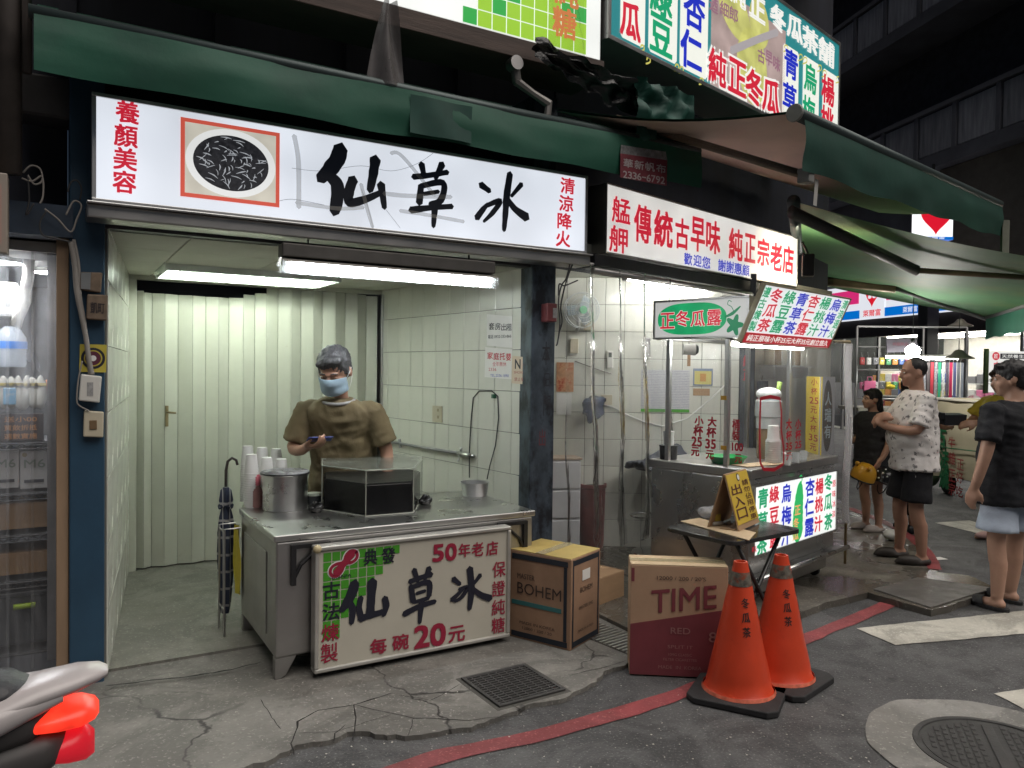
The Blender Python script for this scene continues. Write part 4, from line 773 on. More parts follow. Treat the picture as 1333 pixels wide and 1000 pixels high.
# ------------------------------------------------------------------ umbrella and rack at the cart's left side
PLAID = mat('umbrella_cloth', (.018, .025, .05), .7)
n = PLAID.node_tree.nodes; l = PLAID.node_tree.links; tcn = n.new('ShaderNodeTexCoord'); prev = None
for ax, sc_ in (('X', 150), ('Z', 60)):
    wv = n.new('ShaderNodeTexWave'); wv.bands_direction = ax; wv.inputs['Scale'].default_value = sc_/20; wv.inputs['Distortion'].default_value = .6; l.new(tcn.outputs['Object'], wv.inputs[0]); r_ = n.new('ShaderNodeMapRange'); r_.inputs[1].default_value = .93; r_.inputs[2].default_value = .97; l.new(wv.outputs['Fac'], r_.inputs[0])
    if prev is None: prev = r_.outputs[0]
    else:
        mx = n.new('ShaderNodeMath'); mx.operation = 'MAXIMUM'; l.new(prev, mx.inputs[0]); l.new(r_.outputs[0], mx.inputs[1]); prev = mx.outputs[0]
mx = n.new('ShaderNodeMix'); mx.data_type = 'RGBA'; l.new(prev, mx.inputs[0]); mx.inputs[6].default_value = (.018, .026, .055, 1); mx.inputs[7].default_value = (.3, .3, .3, 1); l.new(mx.outputs[2], n['Principled BSDF'].inputs['Base Color'])
uo = gd(294, 640, 4.72); um = thing('umbrella', 'folded navy plaid umbrella with black crook handle hanging at the cart', 'umbrella', (uo.x, uo.y, uo.z-.75))
cl_ = MB()
for k in range(15):
    pass
n_s = 22; ringz = [(.02, .0), (.03, .06), (.038, .2), (.045, .38), (.046, .5), (.034, .6), (.025, .64), (.036, .7), (.028, .76), (.012, .78)]
cl_.lathe([(r_, z) for r_, z in ringz], n_s); cl_.v = [Vector((v.x*(1+.25*math.sin(5*math.atan2(v.y, v.x)+v.z*5)), v.y*(1+.25*math.sin(5*math.atan2(v.y, v.x)+v.z*5)), v.z)) for v in cl_.v]
cl_.build('canopy', PLAID, um, smooth=50); MB().tube([(0, 0, .77), (0, 0, .88), (.01, 0, .935), (.035, 0, .955), (.06, 0, .94), (.068, 0, .91)], .0085, 8).build('crook_handle', mat('wood_black', (.03, .02, .018), .35), um, smooth=True); MB().tube([(0, 0, -.06), (0, 0, .02)], .005, 6).build('tip', STEEL, um)
MB().tube([(.04*math.cos(6.283*k/20), .04*math.sin(6.283*k/20), .66+.01*math.sin(k)) for k in range(21)], .006, 6, cap=False).build('strap', PLAID, um, smooth=True)
rk = thing('wire_rack', 'thin wire rack with a yellow cloth at the left side of the cart', 'rack', (cx0-.1, 4.62, .036))
for y in (0, .16): MB().tube([(0, y, 0), (0, y, .62), (.09, y, .62)], .006, 6).build('leg', STEEL_D, rk)
for z in (.15, .6): MB().tube([(0, 0, z), (0, .16, z)], .005, 6).build('rail', STEEL_D, rk)
MB().grid(lambda u, v: (.085+.012*math.sin(u*9+v*4), .02+.12*u, .22+.4*v), 8, 10).build('yellow_cloth', mat('yellow_cloth', (.5, .42, .04), .7, var=.15), rk, smooth=True)
# ================================================================== SECOND SHOP (winter melon drinks)
f2 = Fr((3.24, 4.2, 0), TH)
FACE2 = glow('sign_face_warm', (.95, .93, .89), .17, True, var=.14, vs=2.5)
a0 = f2.pix(788, 290)[0]; a1 = f2.pix(1038, 335)[0]; zb = f2.pix(900, 350)[1]; zt = f2.pix(900, 269)[1]
s2 = lightbox('light_box_sign', 'white lit sign with red lettering over the winter melon shop', f2, a0, a1, zb, zt, .16, FACE2, STEEL_D, .012)
MB().box(a0-.1, .0, zb-.1, a1+.02, .15, zb-.012).build('ledge', mat('dark_beam', (0, 0, 0)), s2, bevel=.01); MB().tube([(a0-.12, -.0, zb-.13), (a1, -.0, zb-.13)], .022, 10).build('shutter_rail', STEEL_D, s2, smooth=True)
ZS = lambda x, y: (680+.285*x, 220+.285*y)
def st(items, m, bold=.05):
    P = Print(f2, -.003)
    for t_, x, y, w_, h_ in items: P.at(t_, *ZS(x, y), w_*.285, h_*.285, bold)
    P.done(m, s2)
st([('艋', 452, 190, 82, 115), ('舺', 440, 322, 82, 118)], RED_E, .04)
st([('傳', 550, 252, 76, 165), ('統', 645, 275, 82, 160), ('古', 730, 297, 60, 135), ('早', 802, 300, 62, 150), ('味', 872, 312, 62, 145), ('純', 975, 345, 60, 138), ('正', 1040, 363, 48, 125), ('宗', 1101, 381, 52, 120), ('老', 1160, 402, 52, 122), ('店', 1214, 416, 48, 122)], RED_E, .06)
st([('歡', 757, 412, 36, 52), ('迎', 800, 419, 36, 52), ('您', 840, 428, 36, 52), ('謝', 912, 441, 34, 52), ('謝', 949, 448, 34, 52), ('惠', 985, 456, 34, 50), ('顧', 1021, 463, 32, 50)], BLU_E, .04)
# bay walls
p_ = gz(822, 712, .045); fw = Fr((p_.x, p_.y, .045), R(-34)); xl = fw.pix(712, 500)[0]; xr = fw.pix(962, 500)[0]
rm2 = thing('shop_room', 'white tiled bay of the winter melon shop behind clear plastic curtains', 'shop', fw)
tiled(rm2, None, xl, xr, 0, 2.38, .168, .236, 'rear_wall')
MB().box(xr+.003, -.02, 0, xr+.13, .12, 2.4).build('column', mat('dark_column', (.05, .055, .065), .5, var=.4, vscale=6), rm2, bevel=.006)
P = Print(fw, -.022)
for i, ch in enumerate('純正'): P.at(ch, 972, 470+i*18, 9, 14, .05)
P.done(RED_P, rm2)
w2 = MB().box(0, 0, 0, 1.75, .1, 2.4).build('side_wall', mat('plain_wall', (.42, .4, .36), .6, var=.1, vscale=3), rm2); w2.matrix_basis = Matrix.Translation((xr+.1, .12, 0)) @ Matrix.Rotation(R(48), 4, 'Z')
pts = [f2.w((a0-.35, .12, 0)), f2.w((a1+.1, .12, 0)), f2.w((a1+.1, 2.2, 0)), f2.w((a0-.35, 2.2, 0))]; lp = [fw.l((p.x, p.y, 0)) for p in pts]
MB().slab([(p.x, p.y) for p in lp], 2.36, 2.42).build('ceiling', PANELW, rm2)
# lamps inside
tm = f2.w((1.2, .3, 2.33)); t = thing('ceiling_tube', 'bright fluorescent tube under the ceiling of the winter melon shop', 'ceiling light', Fr(tm, TH))
LAMP2 = glow('tube_lamp_b', (.97, .97, .93), 18.0, True)
MB().tube([(-.6, 0, -.03), (.6, 0, -.03)], .016, 10).build('tube', LAMP2, t, smooth=True); MB().box(-.62, -.03, -.012, .62, .03, .02).build('base', WHITEP, t, bevel=.004)
for x in (-.61, .61): MB().box(x-.012, -.018, -.048, x+.012, .018, -.0125).build('lamp_holder', WHITEP, t)
# things on the rear wall
def w2p(px, py, y): a = fw.pix(px, py, y); return fw.w((a[0], y, a[1]))
def w2box(name, label, cat, x0, y0, x1, y1, m, dep=.02, part='body', bevel=.004):
    a = fw.pix(x0, y1, -.007); b = fw.pix(x1, y0, -.007); c = ((a[0]+b[0])/2, -.007, (a[1]+b[1])/2); t = thing(name, label, cat, Fr(fw.w(c), R(-34)))
    w_, h_ = (b[0]-a[0])/2, (b[1]-a[1])/2; MB().box(-w_, -dep, -h_, w_, 0, h_).build(part, m, t, bevel=min(bevel, dep*.3)); return t, w_, h_
w2box('switch_box', 'cream switch box below the wall fan', 'switch', 760, 412, 773, 430, BX, .03); w2box('switch_box', 'cream switch box left under the wall fan pull cords', 'switch', 742, 441, 753, 460, BX, .03)
t, a, b = w2box('remote_control', 'white remote control holder on the tiled wall', 'remote control', 790, 457, 798, 479, BXW, .025); MB().box(-a*.5, -.027, b*.25, a*.5, -.0255, b*.8).build('display', mat('lcd', (.12, .13, .12), .3), t)
t, a, b = w2box('wall_outlet', 'cream wall outlet with a plugged black adapter', 'outlet', 782, 514, 797, 527, BX, .012); MB().box(-a*.7, -.06, -.015, -a*.1, -.013, .015).build('plug', BLACKM, t, bevel=.004)
PAPT = mat('printed_page', (.5, .5, .52), .7, var=.08)
n = PAPT.node_tree.nodes; l = PAPT.node_tree.links; bs = n['Principled BSDF']; wv = n.new('ShaderNodeTexWave'); wv.bands_direction = 'Z'; wv.inputs['Scale'].default_value = 22; wv.inputs['Distortion'].default_value = 3; wv.inputs['Detail Scale'].default_value = 6; tcn = n.new('ShaderNodeTexCoord'); l.new(tcn.outputs['Object'], wv.inputs[0]); mx = n.new('ShaderNodeMix'); mx.data_type = 'RGBA'; l.new(wv.outputs['Fac'], mx.inputs[0]); mx.inputs[6].default_value = (.36, .36, .42, 1); mx.inputs[7].default_value = (.58, .58, .58, 1); l.new(mx.outputs[2], bs.inputs['Base Color'])
t, a, b = w2box('tax_notice', 'large printed lilac notice with a green foot on the tiled wall', 'notice', 834, 482, 898, 536, PAPT, .003); MB().box(-a, -.005, -b, a, -.0035, -b*.86).build('green_band', GRN_P, t)
t, a, b = w2box('licence_card', 'small yellow and blue framed certificate on the tiled wall', 'certificate', 902, 480, 928, 502, mat('card_blue', (.2, .25, .35), .6), .003); MB().box(-a*.86, -.005, -b*.85, a*.86, -.0035, b*.7).build('yellow_field', mat('card_yellow', (.55, .48, .15), .6), t); MB().box(-a*.3, -.0065, -b*.5, a*.3, -.0052, b*.4).build('seal', mat('card_orange', (.5, .25, .06), .6), t)
w2box('brown_tag', 'plain brown tag below the framed certificate', 'notice', 902, 506, 924, 515, CARD, .003)
w2box('poster', 'faded red and orange poster at the left of the tiled wall', 'poster', 724, 472, 747, 510, mat('faded_poster', (.5, .28, .16), .6, var=.4, vscale=10, col2=(.35, .06, .03), c2scale=9), .003); w2box('calendar_sheet', 'blank white calendar sheet under the faded poster', 'calendar', 724, 512, 744, 540, PAPER, .003)
w2box('shelf_rail', 'thin grey curtain rail end on the tiled wall', 'rail', 838, 440, 846, 464, STEEL_D, .04)
def c2(name, label, pts, r, m, y=-.02, cat='cable'):
    P = [w2p(*p, y) for p in pts]; return tag(MB().tube(P, r, 6).build(name, m, smooth=True), label, cat)
c2('power_cord', 'white power cord sagging across the tiled wall', [(783, 526), (800, 531), (818, 541), (838, 549), (862, 555), (895, 545), (925, 520), (945, 500)], .006, mat('white_cord', (.6, .6, .58), .5)); c2('wall_conduit', 'thin slanted grey conduit under the switch box', [(748, 470), (775, 480), (796, 487)], .005, CAB); c2('pull_cord', 'thin vertical cord hanging from the fan switch', [(770, 432), (769, 455), (770, 495)], .002, CAB)
# wall fan
fp_ = w2p(757, 404, -.16); fan = thing('wall_fan', 'white wall fan with wire guard and green hub', 'fan', Fr(fp_, R(-20)))
GUARD = mat('fan_guard', (.5, .52, .52), .4)
for rr, yy in ((.15, -.03), (.15, .04), (.11, -.05), (.07, -.055)): MB().tube([(rr*math.cos(6.283*q/36), yy, rr*math.sin(6.283*q/36)) for q in range(37)], .003 if rr < .14 else .0045, 6, cap=False).build('guard_ring', GUARD, fan, smooth=True)
gs = MB().tube([(.03, -.058, 0), (.09, -.055, 0), (.15, -.03, 0), (.15, .04, 0)], .0015, 4).mesh('guard_wire', GUARD)
for q in range(36): link('guard_wire', gs, fan, Matrix.Rotation(6.283*q/36, 4, 'Y'))
MB().tube([(0, -.062, 0), (0, -.05, 0)], .034, 20).build('hub_cap', mat('hub_green', (.1, .3, .16), .4), fan, smooth=40)
bl = MB().grid(lambda u, v: (-.035+.085*u, -.012+.03*u, .025+.1*v), 4, 4).mesh('blade', mat('fan_blade', (.35, .42, .46), .3, alpha=.8), smooth=True)
for q in range(3): link('blade', bl, fan, Matrix.Rotation(6.283*q/3+.4, 4, 'Y'))
MB().tube([(0, .0, 0), (0, .12, 0)], [.05, .042], 16).build('motor', WHITEP, fan, smooth=40); MB().tube([(0, .08, -.02), (0, .1, -.14), (0, .15, -.17)], .018, 8).build('bracket', WHITEP, fan, smooth=True)
cp = w2p(897, 455, -.3); t = thing('exhaust_fan', 'small grey fan head hanging beneath the green gourd sign', 'fan', Fr(cp, R(-34)))
MB().tube([(-.05, 0, 0), (.05, 0, 0)], [.045, .05], 16).build('motor', mat('grey_plastic', (.3, .29, .27), .5, var=.15), t, smooth=40); MB().tube([(.05, 0, 0), (.075, 0, 0)], [.05, .03], 16).build('grille', BLACKM, t, smooth=40); MB().tube([(0, 0, .04), (0, .0, .2)], .008, 6).build('stem', STEEL_D, t); MB().box(-.012, -.01, -.14, .012, .01, -.04).build('tag', mat('wood_tag', (.3, .16, .07), .6), t)
# furniture inside
def in2(px, py, z=.045): return gz(px, py, z)
dp = in2(738, 716); dr_ = thing('drawer_unit', 'white three-drawer plastic chest behind the grey-blue pillar', 'drawers', Fr((dp.x, dp.y+.12, .045), R(-20)))
DW = mat('drawer_white', (.55, .55, .56), .35, var=.05)
MB().box(-.2, -.17, 0, .14, .17, .78).build('chest', DW, dr_, bevel=.008); MB().box(-.21, -.18, .782, .15, .18, .8).build('top_board', mat('pale_board', (.45, .36, .28), .6, var=.1), dr_, bevel=.003)
for k in range(3): MB().box(-.19, -.185, .04+k*.25, .13, -.172, .27+k*.25).build('drawer', DW, dr_, bevel=.006)
bp_ = in2(770, 712); t = thing('red_barrel', 'tall dull red plastic barrel beside the drawer chest', 'barrel', bp_)
MB().lathe([(.1, 0), (.105, .02), (.112, .3), (.115, .52), (.125, .53), (.125, .56), (.11, .56), (.105, .4)], 24).build('body', mat('barrel_red', (.16, .045, .04), .4, var=.35, vscale=6), t, smooth=40); MB().lathe([(.108, .5), (.06, .545), (0, .55)], 20, cap=False).build('liner', BAG, t, smooth=True)
tp_ = in2(762, 690); t = thing('storage_tub', 'big clear tub with blue lid and piled bags near the tiled wall', 'tub', Fr((tp_.x, tp_.y+.1, .045), R(-34)))
MB().box(-.2, -.14, .5, .2, .14, .86).build('tub', mat('tub_clear', (.45, .44, .4), .3, alpha=.55, var=.2), t, bevel=.02); MB().box(-.215, -.155, .862, .215, .155, .885).build('lid', mat('tub_blue', (.08, .16, .42), .4), t, bevel=.008)
for s_ in (-1, 1):
    MB().box(.17*s_-.015, -.13, .0, .17*s_+.015, .13, .498).build('stand', BLACKM, t)
def crumple(name, label, cat, loc, rad, m, amp=.4, sc=14, seed=0):
    b = MB().ell((0, 0, rad[2]), rad, 22, 14); b.v = [v+(v-Vector((0, 0, rad[2])))*amp*noise.noise((v+Vector((seed, 0, 0)))*sc) for v in b.v]; o = b.build(name, m, smooth=True); o.location = loc; return tag(o, label, cat)
crumple('stuffed_bag', 'navy and black bags piled on the blue tub lid', 'bag', (tp_.x+.05, tp_.y+.1, .93), (.16, .12, .07), mat('navy_bag', (.02, .03, .06), .5, var=.5), .5, 12); crumple('plastic_bag', 'clear bag of dark blue tools hanging on the tiled wall', 'bag', w2p(771, 545, -.12), (.09, .06, .1), mat('clear_navy', (.06, .08, .14), .2, alpha=.6, var=.6, vscale=30), .8, 17, 3)
bp2 = in2(790, 700); t = thing('paper_parcel', 'tilted white parcel with orange backing leaning by the tub', 'parcel', Fr((bp2.x, bp2.y, .5), R(-34), 0)); q_ = Matrix.Rotation(R(-18), 4, 'Y')
MB().box(-.07, -.03, 0, .05, 0, .22, q_).build('parcel', mat('parcel_white', (.6, .6, .58), .5), t, bevel=.01); MB().box(-.03, .002, -.02, .1, .012, .26, q_).build('backing', mat('orange_board', (.5, .3, .06), .6), t); MB().box(-.05, -.032, .13, .03, -.0305, .17, q_).build('print', BLU_P, t)
# stool with a jacket
sp = in2(852, 720); t = thing('bar_stool', 'chrome bar stool with black post beside the second stall', 'stool', sp)
MB().tube([(0, 0, .03), (0, 0, .72)], .022, 12).build('post', BLACKM, t, smooth=True); MB().lathe([(.2, 0), (.19, .015), (.05, .035), (.03, .06)], 28).build('base', mat('chrome', (.6, .6, .6), .12, 1.0), t, smooth=40); MB().tube([(.13*math.cos(6.283*q/24)-.1, .13*math.sin(6.283*q/24), .33) for q in range(25)], .009, 6, cap=False).build('foot_ring', mat('chrome', (0, 0, 0)), t, smooth=True); MB().lathe([(.0, .71), (.17, .715), (.19, .74), (.18, .77), (.0, .775)], 28, cap=False).build('seat', BLACKM, t, smooth=40); MB().tube([(.03, 0, .42), (.03, 0, .62)], .014, 8).build('orange_handle', mat('orange_plastic', (.6, .14, .02), .4), t)
b = MB().grid(lambda u, v: (-.22+.46*u, -.15+.3*v, .79+.17*max(0, u-.25)**.8*math.sin(3.14*min(1, v*.8+.1))+.035*noise.noise(Vector((u*6, v*6, 0)))-.06*(abs(v-.5)*2)**3), 24, 18); o = b.build('jacket', mat('grey_jacket', (.06, .065, .085), .75, var=.3, vscale=8), smooth=True); o.modifiers.new('t', 'SOLIDIFY').thickness = .02; o.location = sp; tag(o, 'slate grey jacket thrown over the bar stool', 'jacket')
# ================================================================== DRINKS CART
fk = Fr((3.84, 3.44, .045), TH); KW = fk.pix(1092, 600)[0]; KD = .8; KZ = fk.pix(980, 612)[1]
k2 = thing('food_cart', 'stainless drinks cart with lit coloured menu panel and clear plastic sides', 'food cart', fk)
MB().box(0, 0, KZ-.06, KW, KD, KZ).build('counter_top', STEEL_D, k2, bevel=.008); MB().box(.015, .02, .2, KW-.015, KD-.015, KZ-.061).build('body', STEEL, k2, bevel=.01)
MB().box(-.01, -.06, .2, KW+.01, .018, .235).build('front_rail', STEEL, k2, bevel=.012); MB().box(.05, .06, .06, KW-.05, KD-.06, .199).build('skirt', STEEL_D, k2, bevel=.01)
MB().tube([(-.02, -.075, .23), (KW+.02, -.075, .23)], .018, 10).build('bumper_tube', STEEL, k2, smooth=True)
for x in (.12, KW-.12):
    for y in (.12, KD-.12): MB().tube([(x-.015, y, .035), (x+.015, y, .035)], .035, 14).build('castor', RUBBER, k2, smooth=40); MB().box(x-.02, y-.012, .04, x+.02, y+.012, .062).build('castor_fork', STEEL_D, k2)
POSTM = mat('post_steel', (.5, .5, .5), .3, 1.0, var=.1)
zs = 1.77
for (x, y) in ((.03, .2), (.03, .66), (KW-.02, .4), (KW-.04, KD-.05)): MB().box(x-.016, y-.016, KZ, x+.016, y+.016, zs).build('post', POSTM, k2, bevel=.004)
for y in (.05, KD-.05): MB().box(.02, y-.014, zs, KW-.02, y+.014, zs+.028).build('top_rail', POSTM, k2, bevel=.004)
# lit front panel
qz0 = fk.pix(1030, 708, -.02)[1]; qz1 = fk.pix(1030, 626, -.02)[1]; qx0 = fk.pix(984, 680, -.02)[0]; qx1 = fk.pix(1089, 650, -.02)[0]
PAN = glow('panel_face', (.97, 1.0, .97), .2, True, var=.12, vs=3)
MB().box(qx0, -.012, qz0, qx1, .018, qz1).build('light_panel', PAN, k2)
for a in ((qx0-.012, qz0-.014, qx1+.012, qz0-.002), (qx0-.012, qz1+.002, qx1+.012, qz1+.014)): MB().box(a[0], -.018, a[1], a[2], .016, a[3]).build('panel_frame', STEEL, k2)
for xx in (qx0-.013, qx1+.002): MB().box(xx, -.018, qz0-.001, xx+.011, .016, qz1+.001).build('panel_frame', STEEL, k2)
ZK = lambda x, y: (680+.33*x, 580+.33*y)
def kt(items, m, w_, h_, bold=.06):
    P = Print(fk, -.0145)
    for t_, x, y in items: P.at(t_, *ZK(x, y), w_*.33, h_*.33, bold)
    P.done(m, k2)
kt([('冬', 1208, 145), ('瓜', 1206, 222), ('茶', 1207, 300)], GRN_E, 30, 62); kt([('楊', 1172, 160), ('桃', 1170, 232), ('汁', 1168, 308)], RED_E, 30, 60); kt([('杏', 1135, 165), ('仁', 1132, 242), ('露', 1132, 322)], BLU_E, 34, 66)
kt([('烏', 1042, 188), ('梅', 1042, 275), ('汁', 1040, 356)], BLU_E, 36, 70); kt([('綠', 994, 192), ('豆', 993, 275), ('露', 995, 368)], RED_E, 36, 62); kt([('青', 950, 208), ('草', 948, 300), ('茶', 945, 392)], GRN_E, 38, 74); kt([('原', 1230, 150), ('味', 1229, 190), ('冰', 1229, 230), ('涼', 1228, 270)], RED_E, 12, 26, .02); kt([('味', 916, 410)], RED_E, 16, 26, .03)
gx_, gz_ = fk.pix(*ZK(1092, 265), -.0145); P = Print(fk, -.0142); GR = glow('gourd_green', (.03, .45, .12), .2)
P.ribbon([(gx_+.01, gz_+.2), (gx_+.0, gz_+.12), (gx_-.015, gz_), (gx_-.02, gz_-.12), (gx_-.02, gz_-.17)], [.03, .06, .075, .08, .06], px=False); P.done(GR, k2, 'gourd_print'); P = Print(fk, -.0168); P.ribbon([(gx_+.012, gz_+.2), (gx_+.03, gz_+.23), (gx_+.02, gz_+.26), (gx_-.01, gz_+.25)], .006, px=False); P.done(GR, k2, 'gourd_print')
kt([('正', 1086, 255), ('冬', 1080, 305), ('瓜', 1078, 355)], glow('orange_on_green', (.85, .4, .15), .2), 22, 36, .05)
# gourd sign on the cart's left side
fg = Fr(fk.w((0, KD, 0)), TH-math.pi/2)
gxa = fg.pix(851, 415)[0]; gxb = fg.pix(976, 412)[0]; gza = fg.pix(915, 441)[1]; gzb = fg.pix(915, 388)[1]
FG = glow('gourd_sign_face', (.72, .72, .7), .15, True)
gs_ = lightbox('gourd_sign', 'small lit sign with a green winter melon and red characters on the drinks cart', fg, gxa, gxb, gza, gzb, .1, FG, STEEL, .015)
cxg, czg = fg.pix(680+.33*666, 350+.33*197); rx, rz_ = (fg.pix(680+.33*800, 415)[0]-fg.pix(680+.33*530, 415)[0])/2, (gzb-gza)*.36
MB().add([(cxg+rx*math.copysign(abs(math.cos(a))**.6, math.cos(a)), -.003, czg+rz_*(1-.12*math.cos(2*a)*.8)*math.copysign(abs(math.sin(a))**.75, math.sin(a))) for a in [6.283*q/60 for q in range(60)]], [tuple(range(60))]).build('melon', glow('melon_green', (.01, .36, .13), .2, var=.25, vs=6), gs_)
P = Print(fg, -.0055)
for ch, x, y in (('正', 572, 205), ('冬', 632, 196), ('瓜', 692, 196), ('露', 757, 192)): P.at(ch, 680+.33*x, 350+.33*y, 18, 20, .09)
P.done(WE, gs_); P = Print(fg, -.007)
for ch, x, y in (('正', 572, 205), ('冬', 632, 196), ('瓜', 692, 196), ('露', 757, 192)): P.at(ch, 680+.33*x, 350+.33*y, 18, 20, .04)
P.done(RED_E, gs_); lf = Print(fg, -.0055); DG = glow('leaf_green', (.01, .22, .09), .18)
lf.ribbon([(680+.33*x, 350+.33*y) for x, y in ((800, 190), (830, 175), (860, 148))], [.006, .012, .004]); lf.ribbon([(680+.33*x, 350+.33*y) for x, y in ((835, 170), (825, 150), (810, 140), (815, 125), (825, 130))], .0025)
lx, lz_ = fg.pix(680+.33*838, 350+.33*222); lf.mb.add([(lx+.05*(1+.35*math.cos(5*a))*math.cos(a), -.0052, lz_+.055*(1+.35*math.cos(5*a))*math.sin(a)) for a in [6.283*q/40 for q in range(40)]], [tuple(range(40))]); lf.done(DG, gs_, 'leaf')
# tilted menu sign
mo = fk.w((0, -.03, fk.pix(975, 447)[1])); fm_ = Fr(mo, TH, R(24)); q = [fm_.pix(*p) for p in [(988, 371), (1100, 384), (1086, 457), (970, 446)]]
mx0 = (q[0][0]+q[3][0])/2; mx1 = (q[1][0]+q[2][0])/2; mz0 = (q[2][1]+q[3][1])/2; mz1 = (q[0][1]+q[1][1])/2
MF = glow('menu_face', (.9, .92, .93), .2, True)
ms = lightbox('menu_sign', 'tilted white lit menu sign with coloured columns of drink names', fm_, mx0, mx1, mz0, mz1, .03, MF, mat('menu_frame', (.4, .36, .25), .4, .6), .01)
rs_ = MB().box(mx0+.012, -.004, mz0+.012, mx1-.012, -.001, mz0+.012+(mz1-mz0)*.17).build('red_strip', glow('strip_red', (.5, .02, .03), .16), ms)
P = Print(fm_, -.0055); put(P.mb, '純正原味小杯25元大杯35元創立悠久', (mx0+mx1)/2, mz0+.012+(mz1-mz0)*.085, (mx1-mx0)*.92, (mz1-mz0)*.11, -.0055, .03); P.done(WE, ms)
cols = [('遵古煉製', GRN_P, .022, 4), ('冬瓜茶', RED_E, .0, 3), ('綠豆露', GRN_E, 0, 3), ('青草茶', BLU_E, 0, 3), ('杏仁露', RED_E, 0, 3), ('楊桃汁', GRN_E, 0, 3), ('烏梅汁', BLU_E, 0, 3), ('清涼退火', GRN_P, 0, 4)]
W_ = mx1-mx0-.03; zt_ = mz1-.014; zb_ = mz0+.012+(mz1-mz0)*.185; xx = mx0+.015; wid = [.075]+[.1417]*6+[.075]
for (s_, m_, _, n_), f_ in zip(cols, wid):
    P = Print(fm_, -.003); h_ = (zt_-zb_)/n_
    for i, ch in enumerate(s_): put(P.mb, ch, xx+W_*f_/2, zt_-h_*(i+.5), W_*f_*.86, h_*.86, -.003, .05)
    P.done(MATS['green_letter_lit'] if m_ is GRN_P else m_, ms); xx += W_*f_
tb_ = fk.w((KW*.42, .2, 1.735)); t = thing('canopy_tube', 'bright fluorescent tube under the canopy of the drinks cart', 'light fixture', Fr(tb_, TH)); MB().tube([(-.5, 0, 0), (.55, 0, 0)], .014, 10).build('tube', LAMP2, t, smooth=True); MB().box(-.53, -.025, .018, .58, .025, .045).build('base', WHITEP, t)
# things on the drinks cart
KT = KZ+.045
def kp(x, y, z=0): return fk.w((x, y, KZ+z))
def kxy(px, py): p = fk.l(gz(px, py, KT)); return p.x, p.y
x_, y_ = kxy(1006, 603); t = thing('cup_stack', 'tall stack of white cups beside the red-edged opening of the drinks cart', 'cups', kp(x_, y_))
MB().lathe([(.05, 0), (.05, .16), (.042, .17), (.036, .26), (.034, .262), (0, .263)], 24, cap=False).build('cups', CUP, t, smooth=35)
rm = MB().lathe([(.053, 0), (.053, .006), (.05, .009)], 24, cap=False).mesh('cup_rim', CUP, smooth=35)
for q in range(10): link('cup_rim', rm, t, Matrix.Translation((0, 0, .01+q*.015)))
P = Print(fk, -.04)
opening = [(990, 519), (1015, 519), (1017, 560), (1020, 604), (994, 611), (989, 585), (990, 519)]
t = thing('plastic_screen', 'clear plastic front screen of the drinks cart with a red-taped opening', 'plastic screen', fk)
SCR = film('screen_film', (.9, .92, .94), .06, .2, .08)
MB().grid(lambda u, v: (.0+KW*u, -.022+.012*math.sin(u*23+v*3)*v, KZ+.01+(1.79-KZ)*v), 40, 10).build('film', SCR, t, smooth=True)
P = Print(fk, -.045); P.ribbon([opening[i] for i in range(7)], .011, sub=2); P.done(mat('red_tape', (.42, .01, .025), .35), t, 'red_tape')
def ft_(fr_, y, items, par, m=RED_P, bold=.08):
    P = Print(fr_, y)
    for ch, x, yy, w_, h_ in items: P.at(ch, x, yy, w_, h_, bold)
    P.done(m, par)
ft_(fk, -.04, [('大', 1027, 552, 7, 13), ('杯', 1027, 567, 7, 12), ('35', 1027, 581, 8, 9), ('元', 1027, 594, 7, 9), ('小', 1039, 552, 7, 12), ('杯', 1039, 566, 7, 12), ('25', 1039, 579, 8, 9)], t)
t = thing('plastic_screen', 'clear plastic side screen of the drinks cart with red price lettering', 'plastic screen', fg)
MB().grid(lambda u, v: (.02+.76*u, -.02+.012*math.sin(u*17+v*4), fg.l((0, 0, 0)).z+1.0+(.78)*v), 26, 10).build('film', SCR, t, smooth=True)
ft_(fg, -.035, [('小', 910, 548, 11, 12), ('杯', 909, 561, 12, 13), ('25', 907, 575, 13, 12), ('元', 905, 588, 10, 11), ('大', 927, 549, 11, 12), ('杯', 926, 563, 12, 13), ('35', 925, 578, 13, 12), ('元', 924, 592, 10, 11), ('桶', 958, 553, 9, 14), ('裝', 958, 567, 9, 13), ('100', 960, 582, 14, 10), ('元', 961, 597, 9, 11)], t)
for (px, py, w_) in ((942, 518, .02), (942, 583, .022)): a = fg.pix(px, py, -.04); MB().box(a[0]-.02, -.043, a[1]-.014, a[0]+.02, -.038, a[1]+.014).build('yellow_tape', mat('yellow_tape', (.55, .3, .03), .5), t)
# yellow price stand with dark picture side
pA_, pB_ = gz(1048, 587, KT), gz(1067, 593, KT); pC_ = pB_+Vector((math.cos(TH-.15), math.sin(TH-.15), 0))*.19; yA = math.atan2((pB_-pA_).y, (pB_-pA_).x); yC = math.atan2((pC_-pB_).y, (pC_-pB_).x); wA_, wC = (pB_-pA_).length, (pC_-pB_).length
f_a = Fr(pA_, yA); f_c = f_a.i @ Fr(pB_, yC).m; hS = .6
t = thing('price_stand', 'yellow price board with a dark drink picture beside it on the drinks cart', 'price board', f_a)
MB().box(0, 0, 0, wA_-.001, .012, hS).build('yellow_board', mat('yellow_board', (.62, .46, .03), .45), t); P = MB()
for i, ch in enumerate(('小', '杯', '25', '元', '大', '杯', '35', '元')): put(P, ch, wA_*.56, hS*.93-hS*.121*i, wA_*.42 if len(ch) == 1 else wA_*.6, hS*.085, -.0015, .05)
P.build('lettering', mat('price_red', (.35, .02, .02), .5), t, fix=False)
